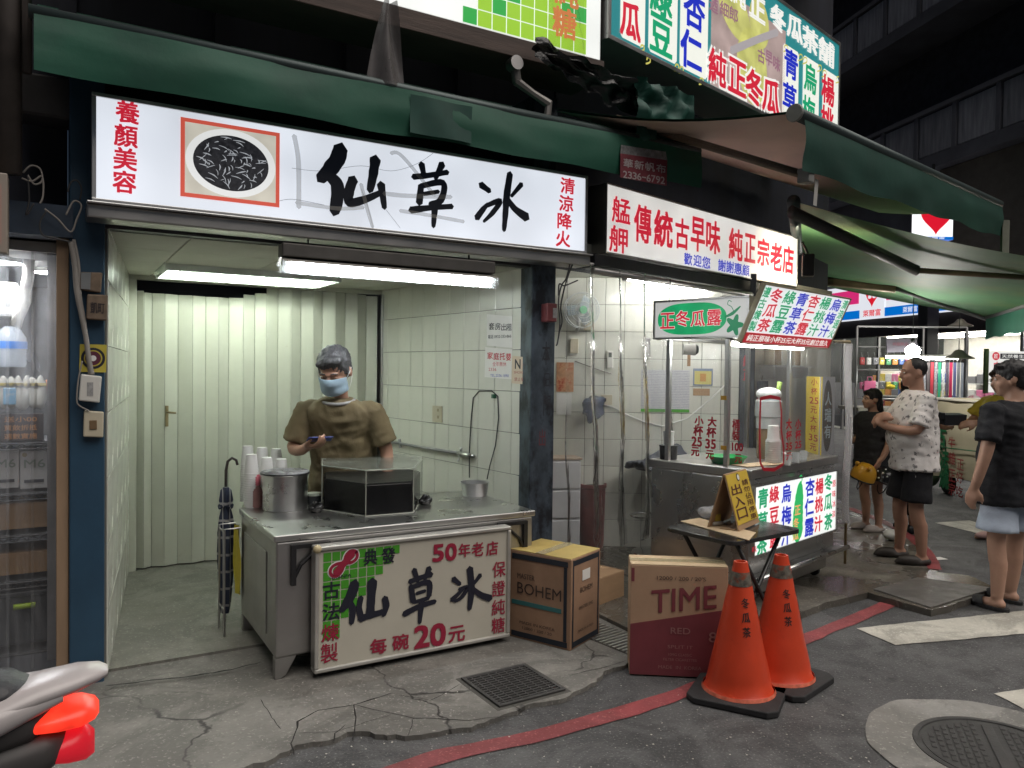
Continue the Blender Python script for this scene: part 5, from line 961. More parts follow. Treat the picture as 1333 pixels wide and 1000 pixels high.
MB().box(.001, 0, 0, wC, .012, hS).build('picture_board', mat('grey_board', (.28, .28, .29), .5), t).matrix_basis = f_c
MB().add([(wC*.48+wC*.34*math.cos(a), -.002, hS*.5+hS*.46*math.sin(a)) for a in [6.283*q/30 for q in range(30)]], [tuple(range(30))]).build('picture', mat('dark_picture', (.03, .025, .02), .3, var=.5, vscale=20, col2=(.12, .06, .02), c2scale=14), t).matrix_basis = f_c
P = MB()
for i, ch in enumerate('人瑞有'): put(P, ch, wC*.5, hS*.72-hS*.21*i, wC*.44, hS*.17, -.0035, .04)
P.build('lettering', mat('pale_ink', (.3, .36, .38), .5), t, fix=False).matrix_basis = f_c
x_, y_ = kxy(1030, 600); t = thing('drink_dispenser', 'white and clear drink dispenser with taps on the drinks cart', 'dispenser', Fr(kp(x_, y_+.18), TH))
MB().lathe([(.075, 0), (.08, .02), (.08, .2), (.07, .22)], 24).build('tank', mat('tank_amber', (.3, .2, .1), .15, alpha=.8), t, smooth=40); MB().lathe([(.085, .221), (.085, .3), (.095, .31), (.095, .42), (.06, .45)], 24).build('upper_tank', mat('tank_clear', (.6, .62, .62), .2, alpha=.75, var=.15), t, smooth=40)
MB().tube([(.0, -.08, .05), (.0, -.13, .05), (0, -.14, .02)], .012, 8).build('tap', STEEL, t, smooth=True); MB().ell((0, 0, .47), (.1, .09, .05), 16, 10).build('lid_wrap', mat('wrap_white', (.62, .64, .64), .3, var=.15, vscale=20), t, smooth=True); MB().tube([(.03, -.05, .44), (.05, -.06, .56)], [.012, .02], 8).build('green_spout', mat('green_spout', (.22, .34, .05), .4), t, smooth=True)
for i, (px, py) in enumerate(((1030, 606), (1041, 603), (1051, 600))): x_, y_ = kxy(px, py); t = thing('glass_mug', ['glass mug nearest the red-edged opening on the drinks cart', 'middle glass mug before the drink dispenser', 'glass mug nearest the yellow price board'][i], 'mug', kp(x_, y_+.03), 'glass mugs on the drinks cart'); MB().lathe([(.026, 0), (.028, .07), (.025, .07), (.023, .006)], 16).build('mug', mat('glass', (.75, .78, .78), .08, alpha=.4), t, smooth=40); MB().tube([(.027, 0, .06), (.045, 0, .05), (.045, 0, .025), (.027, 0, .015)], .004, 6).build('handle', mat('glass', (0, 0, 0)), t, smooth=True)
x_, y_ = kxy(930, 592); t = thing('green_bowl', 'low bright green tray on the drinks cart counter', 'tray', kp(.22, .3)); MB().lathe([(.1, 0), (.13, .05), (.135, .05), (.1, .006)], 24).build('bowl', mat('green_plastic', (.03, .4, .12), .35), t, smooth=40)
t = thing('black_pot', 'dark round container at the rear left of the drinks cart', 'container', kp(.1, .7)); MB().lathe([(.06, 0), (.065, .09), (.07, .1), (0, .1)], 20, cap=False).build('pot', BLACKM, t, smooth=40); MB().lathe([(.035, .1), (.04, .2), (.036, .2)], 16).build('white_cup', CUP, t, smooth=40)
t = thing('cardboard_mat', 'flat cardboard sheet on the drinks cart counter', 'cardboard', kp(.3, .1)); MB().box(-.2, -.07, .002, .2, .07, .007).build('sheet', CARDL, t)
# ------------------------------------------------------------------ curtains
CURT = film('curtain_film', (.9, .91, .92), .09, .6, .1, 2.2, .4)
t = thing('plastic_curtain', 'clear wrinkled plastic curtain across the winter melon shop bay', 'plastic curtain', f2)
MB().grid(lambda u, v: (a0-.32+1.25*u, .02+.05*math.sin(u*26+v*2)*(.3+.7*v)+.03*noise.noise(Vector((u*5, v*4, 0))), .35+(zb-.1-.35)*v), 70, 20).build('sheet', CURT, t, smooth=True)
MB().tube([(a0-.34, .02, zb-.085), (a1, .02, zb-.085)], .01, 8).build('rod', STEEL_D, t, smooth=True)
t = thing('plastic_curtain', 'pleated clear plastic curtain at the right end of the drinks cart', 'plastic curtain', fk)
MB().grid(lambda u, v: (KW+.03+.3*u, -.05+.12*u+.03*math.sin(u*60)+.01*math.sin(v*9), .4+(1.78-.4)*v), 90, 10).build('sheet', film('pleat_film', (.86, .84, .86), .22, .35, .1, 2.5), t, smooth=True)
MB().tube([(KW-.04, .05, 1.79), (KW+.03, -.05, 1.79), (KW+.33, .07, 1.79)], .012, 8).build('rope', mat('rope', (.4, .33, .2), .8), t, smooth=True); MB().tube([(KW+.33, .07, .02), (KW+.33, .07, 1.79)], .011, 8).build('pole', mat('bamboo', (.35, .25, .12), .6), t, smooth=True)
t = thing('taped_film', 'loose clear film wrapped low round the drinks cart side', 'plastic film', fg); MB().grid(lambda u, v: (-.1+.95*u, -.04+.02*math.sin(u*11+v*5), .35+.5*v+.05*math.sin(u*4)), 26, 10).build('film', SCR, t, smooth=True)
# ================================================================== AWNINGS OVER THE SECOND SHOP
b0 = gd(1045, 186, 4.6); ud = Vector((math.cos(TH), math.sin(TH), 0)); vd = Vector((-math.sin(TH), math.cos(TH), 0)); zt0 = gd(1045, 150, 4.6).z; zb0 = gd(1045, 222, 4.6).z
B1 = Vector((b0.x, b0.y, 0))
aw2 = thing('awning', 'green awning with pinkish lit underside reaching over the winter melon shop', 'awning', Fr((B1.x, B1.y, 0), TH))
vp = MB().grid(lambda u, v: (4.45*u, -.02*math.sin(v*3)+.03*noise.noise(Vector((u*9, v*2, 3)))*(1-v), zb0+.17*u+(zt0-zb0-.02*u)*v+.015*math.sin(u*21)*(1-v)), 80, 8); vp.build('valance', mat('green_canvas_shaded', (.005, .045, .032), .65, var=.2, vscale=1.6, bump=.25, bscale=7), aw2, smooth=True)  # valance uses a darker copy of the awning green, shade put into its colour
MB().tube([(-.06, .02, zt0+.0), (4.45, .02, zt0+.17)], .04, 12).build('front_bar', mat('awning_bar', (0, 0, 0)), aw2, smooth=True); MB().lathe([(.05, -.012), (.055, 0), (.05, .012), (0, .013)], 18, cap=False, mtx=Matrix.Translation((-.07, .02, zt0)) @ Matrix.Rotation(R(-90), 4, 'Y')).build('bar_cap', mat('dull_cap', (.2, .2, .19), .5), aw2, smooth=40)
UND = mat('canvas_underside', (.7, .54, .46), .75, var=.1, vscale=2, bump=.1, bscale=8)
MB().grid(lambda u, v: (4.45*u-.9*v*(1-u), .04+1.15*v, zt0+.02+.17*u-.06*math.sin(3.14*v)+.06*v), 30, 8).build('canopy_underside', UND, aw2, smooth=True); MB().grid(lambda u, v: (4.45*u-.9*v*(1-u), .04+1.15*v, zt0+.036+.17*u-.06*math.sin(3.14*v)+.06*v), 30, 8).build('canopy', CANV, aw2, smooth=True)
ARMM = mat('awning_arm_beige', (.22, .17, .13), .5, .2, var=.2)
pa = [aw2.matrix_basis.inverted() @ gd(*p) for p in ((812, 160, 5.2), (1050, 232, 4.75))]
for k in range(3): d_ = Vector((0, .03*k, .028*k)); MB().tube([pa[0]+d_, pa[1]+d_], .013, 8).build('folding_arm', ARMM, aw2, smooth=True)
pe = pa[1]; MB().box(pe.x-.03, pe.y-.03, pe.z-.03, pe.x+.05, pe.y+.05, pe.z+.06).build('elbow', mat('dull_cap', (0, 0, 0)), aw2, bevel=.008)
MB().grid(lambda u, v: (pe.x+.1+.05*u+.02*v, pe.y, pe.z-.17*(1-v)+.02), 4, 6).build('rag', mat('pale_rag', (.4, .39, .37), .7), aw2, smooth=True)
e2 = aw2.matrix_basis.inverted() @ gd(1296, 285, 8.0); MB().grid(lambda u, v: (4.42+.22*u, -.02+.03*math.sin(u*8), zb0+.02+(zt0-zb0)*v), 8, 6).build('grey_end_flap', mat('grey_flap', (.16, .16, .13), .7, var=.2), aw2, smooth=True)
# long green awning over the cross street
Z3, Z3b = 2.9, 2.45
R1 = gz(1033, 262, Z3); R2 = gz(1042, 366, Z3); B2 = gz(1284, 413, Z3b); B1_ = B2+(R1-R2)*1.02; B1_.z = Z3b
aw3 = thing('awning', 'big green awning seen from below on folding arms over the side street', 'awning', (R1.x, R1.y, 0)); o3 = Vector((R1.x, R1.y, 0))
CAN3 = mat('green_canvas_translucent', (.07, .19, .08), .6, var=.2, vscale=1.2, bump=.2, bscale=5, col2=(.13, .2, .07), c2scale=.8)
def c3(u, v): p = (R1.lerp(B1_, u)).lerp(R2.lerp(B2, u), v)-o3; p.z -= .07*math.sin(3.14*u)*(.6+.4*math.cos(v*9)); return p
MB().grid(c3, 30, 30).build('canopy', CAN3, aw3, smooth=True)
MB().tube([R1-o3, R2-o3], .05, 12).build('roller', mat('awning_bar', (0, 0, 0)), aw3, smooth=True); MB().tube([B1_-o3, B2-o3], .035, 12).build('front_bar', mat('dull_cap', (0, 0, 0)), aw3, smooth=True)
MB().grid(lambda u, v: (B1_.lerp(B2, u)-o3)+Vector((.01*math.sin(u*30), 0, -.02-.3*(1-v)-.012*math.sin(u*40)*(1-v))), 60, 6).build('valance', mat('green_valance_light', (.05, .22, .14), .6, var=.15, vscale=2), aw3, smooth=True)
ARM3 = mat('arm_dark', (.05, .05, .05), .5, .3, var=.2); ARM3L = mat('arm_tan', (.26, .21, .13), .5, .2, var=.15)
def arm(p0, p1, p2, ma, mb_): MB().tube([gd(*p0)-o3, gd(*p1)-o3], .035, 8, flat=1.5).build('folding_arm', ma, aw3, smooth=True, ); MB().tube([gd(*p1)-o3, gd(*p2)-o3], .026, 8).build('folding_arm', mb_, aw3, smooth=True)
dd = lambda x, y, z: (z-CAM.z)/ray(x, y).z
arm((1030, 276, dd(1030, 276, 2.78)), (1193, 352, dd(1193, 352, 2.55)), (1345, 362, dd(1345, 362, 2.5)), ARM3, ARM3L); arm((1036, 362, dd(1036, 362, 2.84)), (1166, 376, dd(1166, 376, 2.62)), (1284, 416, dd(1284, 416, 2.42)), ARM3L, ARM3)
# small flood lamp at the awning root
fl = gd(1052, 345, 6.6); t = thing('flood_lamp', 'small dark flood lamp with a bright edge at the end of the red-lettered sign', 'lamp', Fr(fl, R(40)))
MB().box(-.06, -.05, -.1, .06, .05, .09).build('housing', BLACKM, t, bevel=.012); MB().ell((.075, -.02, .0), (.02, .03, .035), 10, 8).build('lens', glow('flood_lens', (1.0, .86, .62), 190.0, True), t, smooth=True); MB().tube([(0, 0, .09), (0, .05, .2)], .012, 6).build('bracket', BLACKM, t)
# red meter box and dangling wires on the pillar
fz = Fr((0, 4.2, 0)); rx_, rz2 = fz.pix(716, 407); t = thing('switch_box', 'red and white switch box on the right side of the scuffed pillar', 'switch', (rx_+.02, 4.22, rz2)); MB().box(-.045, -.03, -.06, .03, .05, .06).build('case', mat('dull_red', (.16, .04, .045), .5, var=.2), t, bevel=.006); MB().box(-.005, -.034, -.035, .026, -.031, .03).build('switch', mat('grey_label', (0, 0, 0)), t)
for q, lab in (([(745, 328), (738, 360), (731, 372), (727, 392), (729, 420), (726, 445), (724, 450)], 'tangled black wires hanging from the sign end beside the pillar, longest'), ([(752, 330), (742, 352), (734, 378), (730, 400), (732, 418), (728, 432)], 'second black wire hanging beside the scuffed pillar'), ([(752, 365), (735, 372), (728, 370), (727, 385)], 'short curled black wire near the top of the pillar')): cable('loose_wire', lab, q, .005, CABD, 4.12, 'wire')

# shelf and hanging things on the plain wall behind the drinks cart
fsw = Fr(rm2.matrix_basis @ w2.matrix_basis.translation, R(14)); t = thing('wall_shelf', 'small steel wall shelf behind the drinks cart', 'shelf', fsw); zsh_ = fsw.pix(1030, 478, -.12)[1]
MB().box(.15, -.18, zsh_, .95, -.002, zsh_+.015).build('board', STEEL_D, t, bevel=.003)
for x in (.22, .88): MB().box(x, -.15, zsh_-.1, x+.015, -.002, zsh_-.002).build('bracket', STEEL_D, t)
for k in range(6):
    j = thing('lidded_jar', 'lidded jar on the steel wall shelf, %s from the left' % ('first', 'second', 'third', 'fourth', 'fifth', 'sixth')[k], 'jar', Fr(fsw.w((.22+k*.13, -.09, zsh_+.016)), R(14)), 'jars on the wall shelf'); h_ = (.14, .17, .12, .16, .13, .15)[k]
    MB().lathe([(.045, 0), (.048, .01), (.048, h_), (.035, h_+.02)], 16).build('jar', mat('jar_%d' % (k % 3), ((.35, .3, .22), (.2, .12, .06), (.4, .4, .38))[k % 3], .3), j, smooth=40); MB().lathe([(.04, h_+.021), (.04, h_+.05)], 16).build('lid', mat('jar_lid', (.3, .06, .05), .4) if k % 2 else STEEL, j, smooth=40)
t = thing('hanging_apron', 'dark apron hanging on the plain wall below the steel shelf', 'apron', fsw); MB().grid(lambda u, v: (.12+.3*u*(1-.45*v), -.03-.02*math.sin(u*14), zsh_-.85+.72*v), 16, 10).build('cloth', mat('apron_dark', (.04, .045, .06), .8, var=.2), t, smooth=True); MB().tube([(.22, -.02, zsh_-.13), (.22, -.03, zsh_-.08)], .006, 6).build('hook', STEEL, t)
# ================================================================== CARTONS, TABLE, CONES
def carton(name, label, loc, yaw, w_, d_, h_, m, tape=True, mt=None):
    t = thing(name, label, 'carton', Fr(loc, yaw)); b = MB().box(0, 0, 0, w_, d_, h_-.004); b.v = [v+Vector((.004*noise.noise(v*7), .004*noise.noise(v*7+Vector((3, 0, 0))), 0)) for v in b.v]; b.build('box', m, t, bevel=.004)
    MB().box(.002, .002, h_-.003, w_-.002, d_/2-.002, h_).build('flap', mt or m, t); MB().box(.002, d_/2+.002, h_-.003, w_-.002, d_-.002, h_+.001).build('flap', mt or m, t)
    if tape: MB().box(0, d_/2-.03, h_+.0015, w_, d_/2+.03, h_+.0025).build('packing_tape', mat('packing_tape', (.55, .48, .3), .15, alpha=.5), t)
    return t
BOH = mat('carton_brown_dark', (.33, .2, .125), .8, var=.15, vscale=4, bump=.1, bscale=50)
pb_ = gz(742, 848, .022); pr_ = gz(780, 826, .022); yb_ = math.atan2((pr_-pb_).y, (pr_-pb_).x); wb = (pr_-pb_).length
fbx = Fr((pb_.x, pb_.y, .022), yb_); hb_ = fbx.pix(742, 729)[1]
YTOP = mat('yellow_tape_top', (.48, .36, .12), .35, var=.2, vscale=4)
t = carton('carton', 'tall brown cigarette carton with yellow taped top between the cart and the pillar', (pb_.x, pb_.y, .022), yb_, wb, .42, hb_, BOH, True, YTOP)
BND = mat('black_band', (.015, .02, .03), .6)
for x in (.018, wb-.03): MB().box(x, -.0025, .01, x+.012, -.0005, hb_-.012).build('printed_band', BND, t)
for z in (.012, hb_-.045): MB().box(.0305, -.0025, z, wb-.0305, -.0005, z+.03).build('printed_band', BND, t)
for z in (.012, hb_-.05): MB().box(-.0025, .02, z, -.0005, .4, z+.03).build('printed_band', BND, t)
MB().box(-.0025, .025, .045, -.0005, .045, hb_-.052).build('printed_band', BND, t)
fl_ = Fr(fbx.w((0, .42, 0)), yb_-math.pi/2); fl0 = fl_
def onface(par, fr_, base, items, m, y=-.004, bold=.03):
    mb = MB()
    for s_, cx, cz, w_, h_ in items: put(mb, s_, cx, cz, w_, h_, y, bold)
    o = mb.build('lettering', m, par, fix=False); o.matrix_basis = base.i @ fr_.m; return o
INK = mat('carton_ink', (.05, .03, .025), .7)
onface(t, fl_, fbx, [('BOHEM', .21, .3, .3, .065)], INK, bold=.0); onface(t, fl_, fbx, [('MASTER', .12, .37, .12, .03), ('MADE IN KOREA', .2, .1, .24, .016), ('12000 / 200 / 20', .2, .07, .2, .016)], INK, bold=0); MB().box(-.0028, .06, .2, -.0006, .4, .225).build('teal_band', mat('teal_print', (.04, .16, .16), .6), t); onface(t, fbx, fbx, [('BOHEM', wb/2, .32, .14, .03), ('MASTER 1MG', wb/2, .22, .16, .02), ('MADE IN KOREA', wb/2, .09, .18, .014)], INK, bold=0)
MB().box(wb*.36, -.0045, .37, wb*.62, -.003, .43).build('shipping_label', PAPER, t)
# TIME carton
TM = mat('carton_pale_brown', (.42, .275, .175), .8, var=.1, vscale=4, bump=.1, bscale=50); TMR = mat('carton_wine', (.19, .04, .05), .7, var=.12, vscale=6)
pt0 = gz(819, 877, .01); pt1 = gz(946, 883, .01); yt = math.atan2((pt1-pt0).y, (pt1-pt0).x); wt = (pt1-pt0).length; ftm = Fr((pt0.x, pt0.y, .006), yt); ht = ftm.pix(819, 734)[1]
t = carton('carton', 'wide cigarette carton lettered TIME with a wine red lower half beside the cones', (pt0.x, pt0.y, .006), yt, wt, .2, ht, TM, True, CARDL)
MB().prism([(.002, .004), (wt-.002, .004), (wt-.002, ht*.62), (.002, ht*.46)], -.0022, -.0004).build('wine_print', TMR, t)
MB().box(.004, -.0022, ht-.09, .02, -.0004, ht-.02).build('corner_mark', TMR, t)
def tt(items, m, y=-.0045, bold=.03): onface(t, ftm, ftm, items, m, y, bold)
sl = .1
mb = MB(); put(mb, 'TIME', wt*.55, ht*.70, wt*.66, ht*.2, -.0032, .03, up=.12); mb.build('lettering', TMR, t, fix=False)
tt([('12000 / 200 / 20\'S', wt*.52, ht*.885, wt*.5, ht*.035)], INK, bold=0); PNK = mat('pale_pink_ink', (.32, .16, .15), .7); tt([('RED', wt*.52, ht*.415, wt*.2, ht*.055), ('8', wt*.85, ht*.37, wt*.08, ht*.09)], PNK, bold=.02); tt([('SPLIT IT', wt*.52, ht*.27, wt*.26, ht*.03), ('10MG CLASSIC', wt*.52, ht*.2, wt*.24, ht*.024), ('FILTER CIGARETTES', wt*.52, ht*.155, wt*.34, ht*.024), ('MADE  IN  KOREA', wt*.52, ht*.085, wt*.44, ht*.03)], PNK, bold=0)
pq1 = gz(788, 792, .022); t = carton('carton', 'low plain cardboard box half hidden behind the two cigarette cartons', (pq1.x-.08, pq1.y, .022), R(18), .34, .3, .2, CARD, False)
# folding table
tL, tF, tR = gz(870, 684, .72), gz(955, 706, .72), gz(1046, 688, .72); ft0 = Fr((tF.x, tF.y, 0), math.atan2((tR-tF).y, (tR-tF).x)); tw = (tR-tF).length; tdp = (tL-tF).length
tbl = thing('folding_table', 'small folding table with a black glossy top beside the drinks cart', 'table', ft0)
poly = []
for (cx, cy, a0_) in ((tw-.06, .06, -90), (tw-.06, tdp-.06, 0), (.06, tdp-.06, 90), (.06, .06, 180)):
    for k in range(5): a = R(a0_+k*22.5); poly.append((cx+.06*math.cos(a), cy+.06*math.sin(a)))
MB().slab(poly, .695, .718).build('table_top', mat('black_laminate', (.025, .024, .024), .18, var=.3, vscale=5, rvar=.1), tbl, bevel=.004)
TLEG = mat('table_leg', (.06, .06, .06), .4, .6)
for y in (.07, tdp-.07):
    s_ = .01 if y < .2 else -.01
    MB().tube([(.04, y+s_, .014), (tw*.45, y+s_, .36), (tw-.1, y+s_, .69)], .012, 8).build('leg', TLEG, tbl, smooth=True); MB().tube([(tw-.04, y-s_, .014), (tw*.55, y-s_, .36), (.1, y-s_, .69)], .012, 8).build('leg', TLEG, tbl, smooth=True)
MB().tube([(.04, .08, .04), (.04, tdp-.08, .04)], .01, 8).build('stretcher', TLEG, tbl); MB().tube([(tw-.04, .06, .04), (tw-.04, tdp-.06, .04)], .01, 8).build('stretcher', TLEG, tbl)
ca = [gz(*p, .722) for p in ((890, 676), (935, 676), (985, 694), (962, 706))]
o = MB().slab([(p.x, p.y) for p in [gz(886, 679, .72), gz(975, 704, .72), gz(984, 694, .72), gz(910, 675, .72)]], .7195, .7235).build('cardboard_sheet', CARDL); tag(o, 'flat cardboard sheet under the yellow tent sign on the black table', 'cardboard')
pA = gz(962, 692, .724); pB = gz(989, 680, .724); fA = Fr((pA.x, pA.y, .725), math.atan2((pB-pA).y, (pB-pA).x), R(-16)); wA = (pB-pA).length; hA = fA.pix(941, 619)[1]
t = thing('tent_sign', 'yellow no-parking tent sign folded from cardboard on the black table', 'sign', Fr((pA.x, pA.y, .725), fA.yaw))
lm = Matrix.Rotation(R(-16), 4, 'X')
MB().box(0, 0, .0, wA, .006, hA).build('front_board', CARD, t).matrix_basis = lm; o = MB().box(.004, -.003, .03, wA-.004, -.0008, hA-.004).build('yellow_sheet', mat('yellow_sheet', (.6, .42, .05), .5), t); o.matrix_basis = lm
MB().box(0, 0, 0, wA, .006, hA).build('back_board', CARD, t).matrix_basis = Matrix.Translation((0, 2*hA*math.sin(R(16))+.004, 0)) @ Matrix.Rotation(R(16), 4, 'X')
MB().box(0, .03, .0, wA, .11, .004).build('base_board', CARD, t)
mb = MB()
for i, ch in enumerate('出入口'): put(mb, ch, wA*.3, hA*.7-i*hA*.215, wA*.44, hA*.18, -.0045, .05)
for i, ch in enumerate('請勿佔用停車'): put(mb, ch, wA*.76, hA*.78-i*hA*.125, wA*.28, hA*.1, -.0045, .03)
mb.build('lettering', mat('brown_ink', (.1, .03, .02), .6), t, fix=False).matrix_basis = lm
mb = MB().add([(wA*.5+.022*math.cos(a), -.0045, hA*.9+.022*math.sin(a)) for a in [6.283*q/24 for q in range(24)]], [tuple(range(24))]); o = mb.build('round_mark', BLK_P, t, fix=False); o.matrix_basis = lm; mb = MB().add([(wA*.5+.016*math.cos(a), -.006, hA*.9+.016*math.sin(a)) for a in [6.283*q/24 for q in range(24)]], [tuple(range(24))]); mb.build('round_mark', WHT_P, t, fix=False).matrix_basis = lm
p = gz(932, 683, .725); t = thing('tape_dispenser', 'small white gadget with a yellow top beside the tent sign', 'gadget', p); MB().box(-.04, -.025, .001, .04, .025, .02).build('base', BXW, t, bevel=.006); MB().box(-.02, -.018, .021, .02, .018, .06).build('yellow_cube', mat('yellow_cube', (.6, .45, .08), .5), t, bevel=.003)
crumple('plastic_bag', 'crumpled clear plastic bag on the black table behind the tent sign', 'bag', gz(930, 676, .725)+Vector((.03, .06, 0)), (.07, .05, .035), mat('clear_bag', (.55, .56, .58), .12, alpha=.45, var=.3, vscale=40), .6, 18, 9)
# traffic cones
ORG = mat('cone_orange', (.58, .055, .018), .38, var=.12, vscale=4, col2=(.32, .03, .015), c2scale=7, c2lo=.62, c2hi=.78, rvar=.1)
def cone(label, px, py, h_, yaw):
    p = gz(px, py); t = thing('traffic_cone', label, 'traffic cone', Fr((p.x, p.y, 0), R(yaw)), 'orange cones at the kerb')
    MB().slab([(a*.215+b*.0, b*.215) for a, b in ((-1, -.8), (-.8, -1), (.8, -1), (1, -.8), (1, .8), (.8, 1), (-.8, 1), (-1, .8))], .002, .034).build('base', RUBBER, t, bevel=.006)
    pr = [(.172, .035), (.165, .045)]+[(.16-(.16-.032)*k/10, .05+(h_-.05)*k/10) for k in range(11)]+[(.024, h_), (.022, h_-.05)]
    b = MB().lathe(pr, 40, cap=False); b.v = [v+Vector((.003*noise.noise(v*9), .003*noise.noise(v*9+Vector((5, 0, 0))), 0)) for v in b.v]; b.build('body', ORG, t, smooth=40)
    MB().lathe([(.178+.0, .0345), (.172, .05)], 40, cap=False).build('skirt', mat('cone_skirt', (.6, .14, .08), .5, var=.3, vscale=30), t, smooth=True)
    rb_ = lambda z: .16-(.16-.032)*(z-.05)/(h_-.05)+.0015
    MB().lathe([(rb_(h_*.83), h_*.83), (rb_(h_*.93), h_*.93)], 40, cap=False).build('reflective_band', mat('dirty_band', (.12, .11, .09), .4, var=.6, vscale=40, col2=(.25, .05, .02), c2scale=25), t, smooth=True)
    mb = MB()
    def wrap(ch, zc, hh, ww, ang):
        vs, fs = glyph(ch); r0 = rb_(zc)
        for a_, b_ in ((0, 0), (.0022, .0015)):
            mb.add([(( rb_(zc+z*hh)+.0012)*math.cos(ang+(x*ww+a_)/r0), (rb_(zc+z*hh)+.0012)*math.sin(ang+(x*ww+a_)/r0), zc+z*hh+b_) for x, z in vs], fs)
    for ang in (R(-90-yaw-28), R(-90-yaw+42)):
        for i, ch in enumerate('冬瓜茶'): wrap(ch, h_*(.72-.1*i), .045, .038, ang)
    mb.build('lettering', mat('marker_ink', (.03, .012, .01), .7), t, fix=False); return t
cone('front orange traffic cone with hand-lettered marks standing beside the TIME carton', 961, 905, .665, 32); cone('rear orange traffic cone with hand-lettered marks standing behind the other', 1014, 886, .655, 14)
crumple('plastic_bag', 'white plastic bag lying on the wet kerb behind the clogs', 'bag', gz(1160, 703, .045), (.11, .1, .05), mat('white_bag', (.5, .5, .48), .3, var=.15), .5, 10, 5)
# ================================================================== SCOOTER IN THE FOREGROUND
sp0 = gd(140, 880, 2.05); fsx = Fr((sp0.x, sp0.y, 0), R(178)); sc_ = thing('scooter', 'grey scooter with lit red tail lamp passing at the lower left corner', 'scooter', fsx)   # local +x: towards the nose
GREY = mat('scooter_grey', (.42, .39, .39), .3, 0.0, var=.12, vscale=5); SEATM = mat('scooter_seat', (.02, .02, .024), .42, var=.3, bump=.2, bscale=80); DKP = mat('scooter_dark', (.045, .042, .042), .5, var=.2)
def sect(rows, m, name, n_=18):
    b = MB(); vs = []; fs = []
    for x, yc, zc, ry, rz_ in rows:
        for k in range(n_):
            a = 6.2832*k/n_; c_, s_ = math.cos(a), math.sin(a); vs.append((x, yc+ry*math.copysign(abs(c_)**.85, c_), zc+rz_*math.copysign(abs(s_)**.85, s_)))
    for i in range(len(rows)-1):
        for k in range(n_): fs.append((i*n_+k, i*n_+(k+1) % n_, (i+1)*n_+(k+1) % n_, (i+1)*n_+k))
    fs += [tuple(range(n_)), tuple(range(len(rows)*n_-1, (len(rows)-1)*n_-1, -1))]; b.add(vs, fs); return b.build(name, m, sc_, smooth=55)
sect([(.0, .0, .785, .03, .008), (.02, .0, .785, .05, .018), (.07, .01, .782, .075, .026), (.15, .02, .772, .09, .03), (.24, .03, .752, .1, .03), (.3, .04, .735, .1, .02)], GREY, 'grab_rail', 28)
for s_ in (-1, 1): sect([(.1, .06*s_, .765, .03, .02), (.22, .1*s_, .738, .034, .034), (.4, .135*s_, .69, .036, .042), (.62, .15*s_, .63, .034, .05), (.85, .15*s_, .56, .03, .055), (1.05, .13*s_, .5, .02, .04)], GREY, 'side_fairing', 24)
sect([(.17, 0, .77, .05, .02), (.22, 0, .775, .09, .04), (.32, 0, .775, .115, .05), (.5, 0, .76, .13, .05), (.7, 0, .73, .135, .045), (.9, 0, .71, .12, .04), (.98, 0, .69, .08, .03)], SEATM, 'seat', 28)
sect([(.09, 0, .62, .05, .03), (.14, 0, .615, .09, .06), (.3, 0, .58, .12, .09), (.55, 0, .52, .13, .12), (.85, 0, .46, .13, .14), (1.0, 0, .42, .11, .14)], DKP, 'tail_body', 28)
sect([(.13, 0, .695, .05, .03), (.17, 0, .695, .09, .05), (.3, 0, .68, .115, .06), (.6, 0, .63, .13, .08)], DKP, 'tail_panel', 28)
TLM = glow('tail_lamp', (1.0, .04, .018), .3, True, var=.4, vs=14)
sect([(.02, 0, .69, .03, .01), (.03, 0, .69, .055, .022), (.06, 0, .69, .075, .032), (.11, 0, .69, .085, .032), (.16, 0, .69, .085, .026), (.19, 0, .69, .07, .015)], TLM, 'tail_lamp', 28)
sect([(.03, 0, .60, .015, .03), (.05, 0, .605, .045, .045), (.09, 0, .61, .07, .045), (.16, 0, .6, .06, .02)], glow('tail_lamp_lower', (.7, .015, .03), .12), 'lower_lamp', 24)
MB().prism([(-.02, .3), (.3, .55), (.42, .52), (.1, .28)], -.07, .07).build('rear_mudguard', DKP, sc_, bevel=.012)
for x in (.33, 1.58):
    w_ = MB().lathe([(.12, -.05), (.2, -.055), (.235, -.03), (.24, 0), (.235, .03), (.2, .055), (.12, .05)], 36, mtx=Matrix.Translation((x, 0, .24)) @ Matrix.Rotation(R(90), 4, 'X')).build('wheel', RUBBER, sc_, smooth=40); MB().lathe([(.02, -.058), (.118, -.052), (.118, .052), (.02, .058)], 24, mtx=Matrix.Translation((x, 0, .24)) @ Matrix.Rotation(R(90), 4, 'X')).build('rim', STEEL_D, w_, smooth=40)
sect([(.3, .13, .33, .04, .05), (.5, .14, .32, .06, .08), (.85, .13, .3, .06, .09)], DKP, 'engine'); sect([(.95, 0, .32, .16, .05), (1.3, 0, .3, .18, .045), (1.42, 0, .4, .16, .06)], DKP, 'footboard')
sect([(1.36, 0, .34, .16, .05), (1.4, 0, .55, .2, .06), (1.36, 0, .8, .19, .07), (1.33, 0, .95, .12, .06)], GREY, 'front_shield'); MB().tube([(1.58, .08, .24), (1.45, .08, .7), (1.38, 0, .98)], .022, 10).build('fork', STEEL_D, sc_, smooth=True); MB().tube([(1.28, -.32, 1.03), (1.34, -.1, 1.0), (1.34, .1, 1.0), (1.28, .32, 1.03)], .016, 10).build('handlebar', BLACKM, sc_, smooth=True); sect([(1.44, 0, .7, .05, .06), (1.47, 0, .8, .09, .07), (1.42, 0, .9, .08, .06)], WHITEP, 'headlamp')
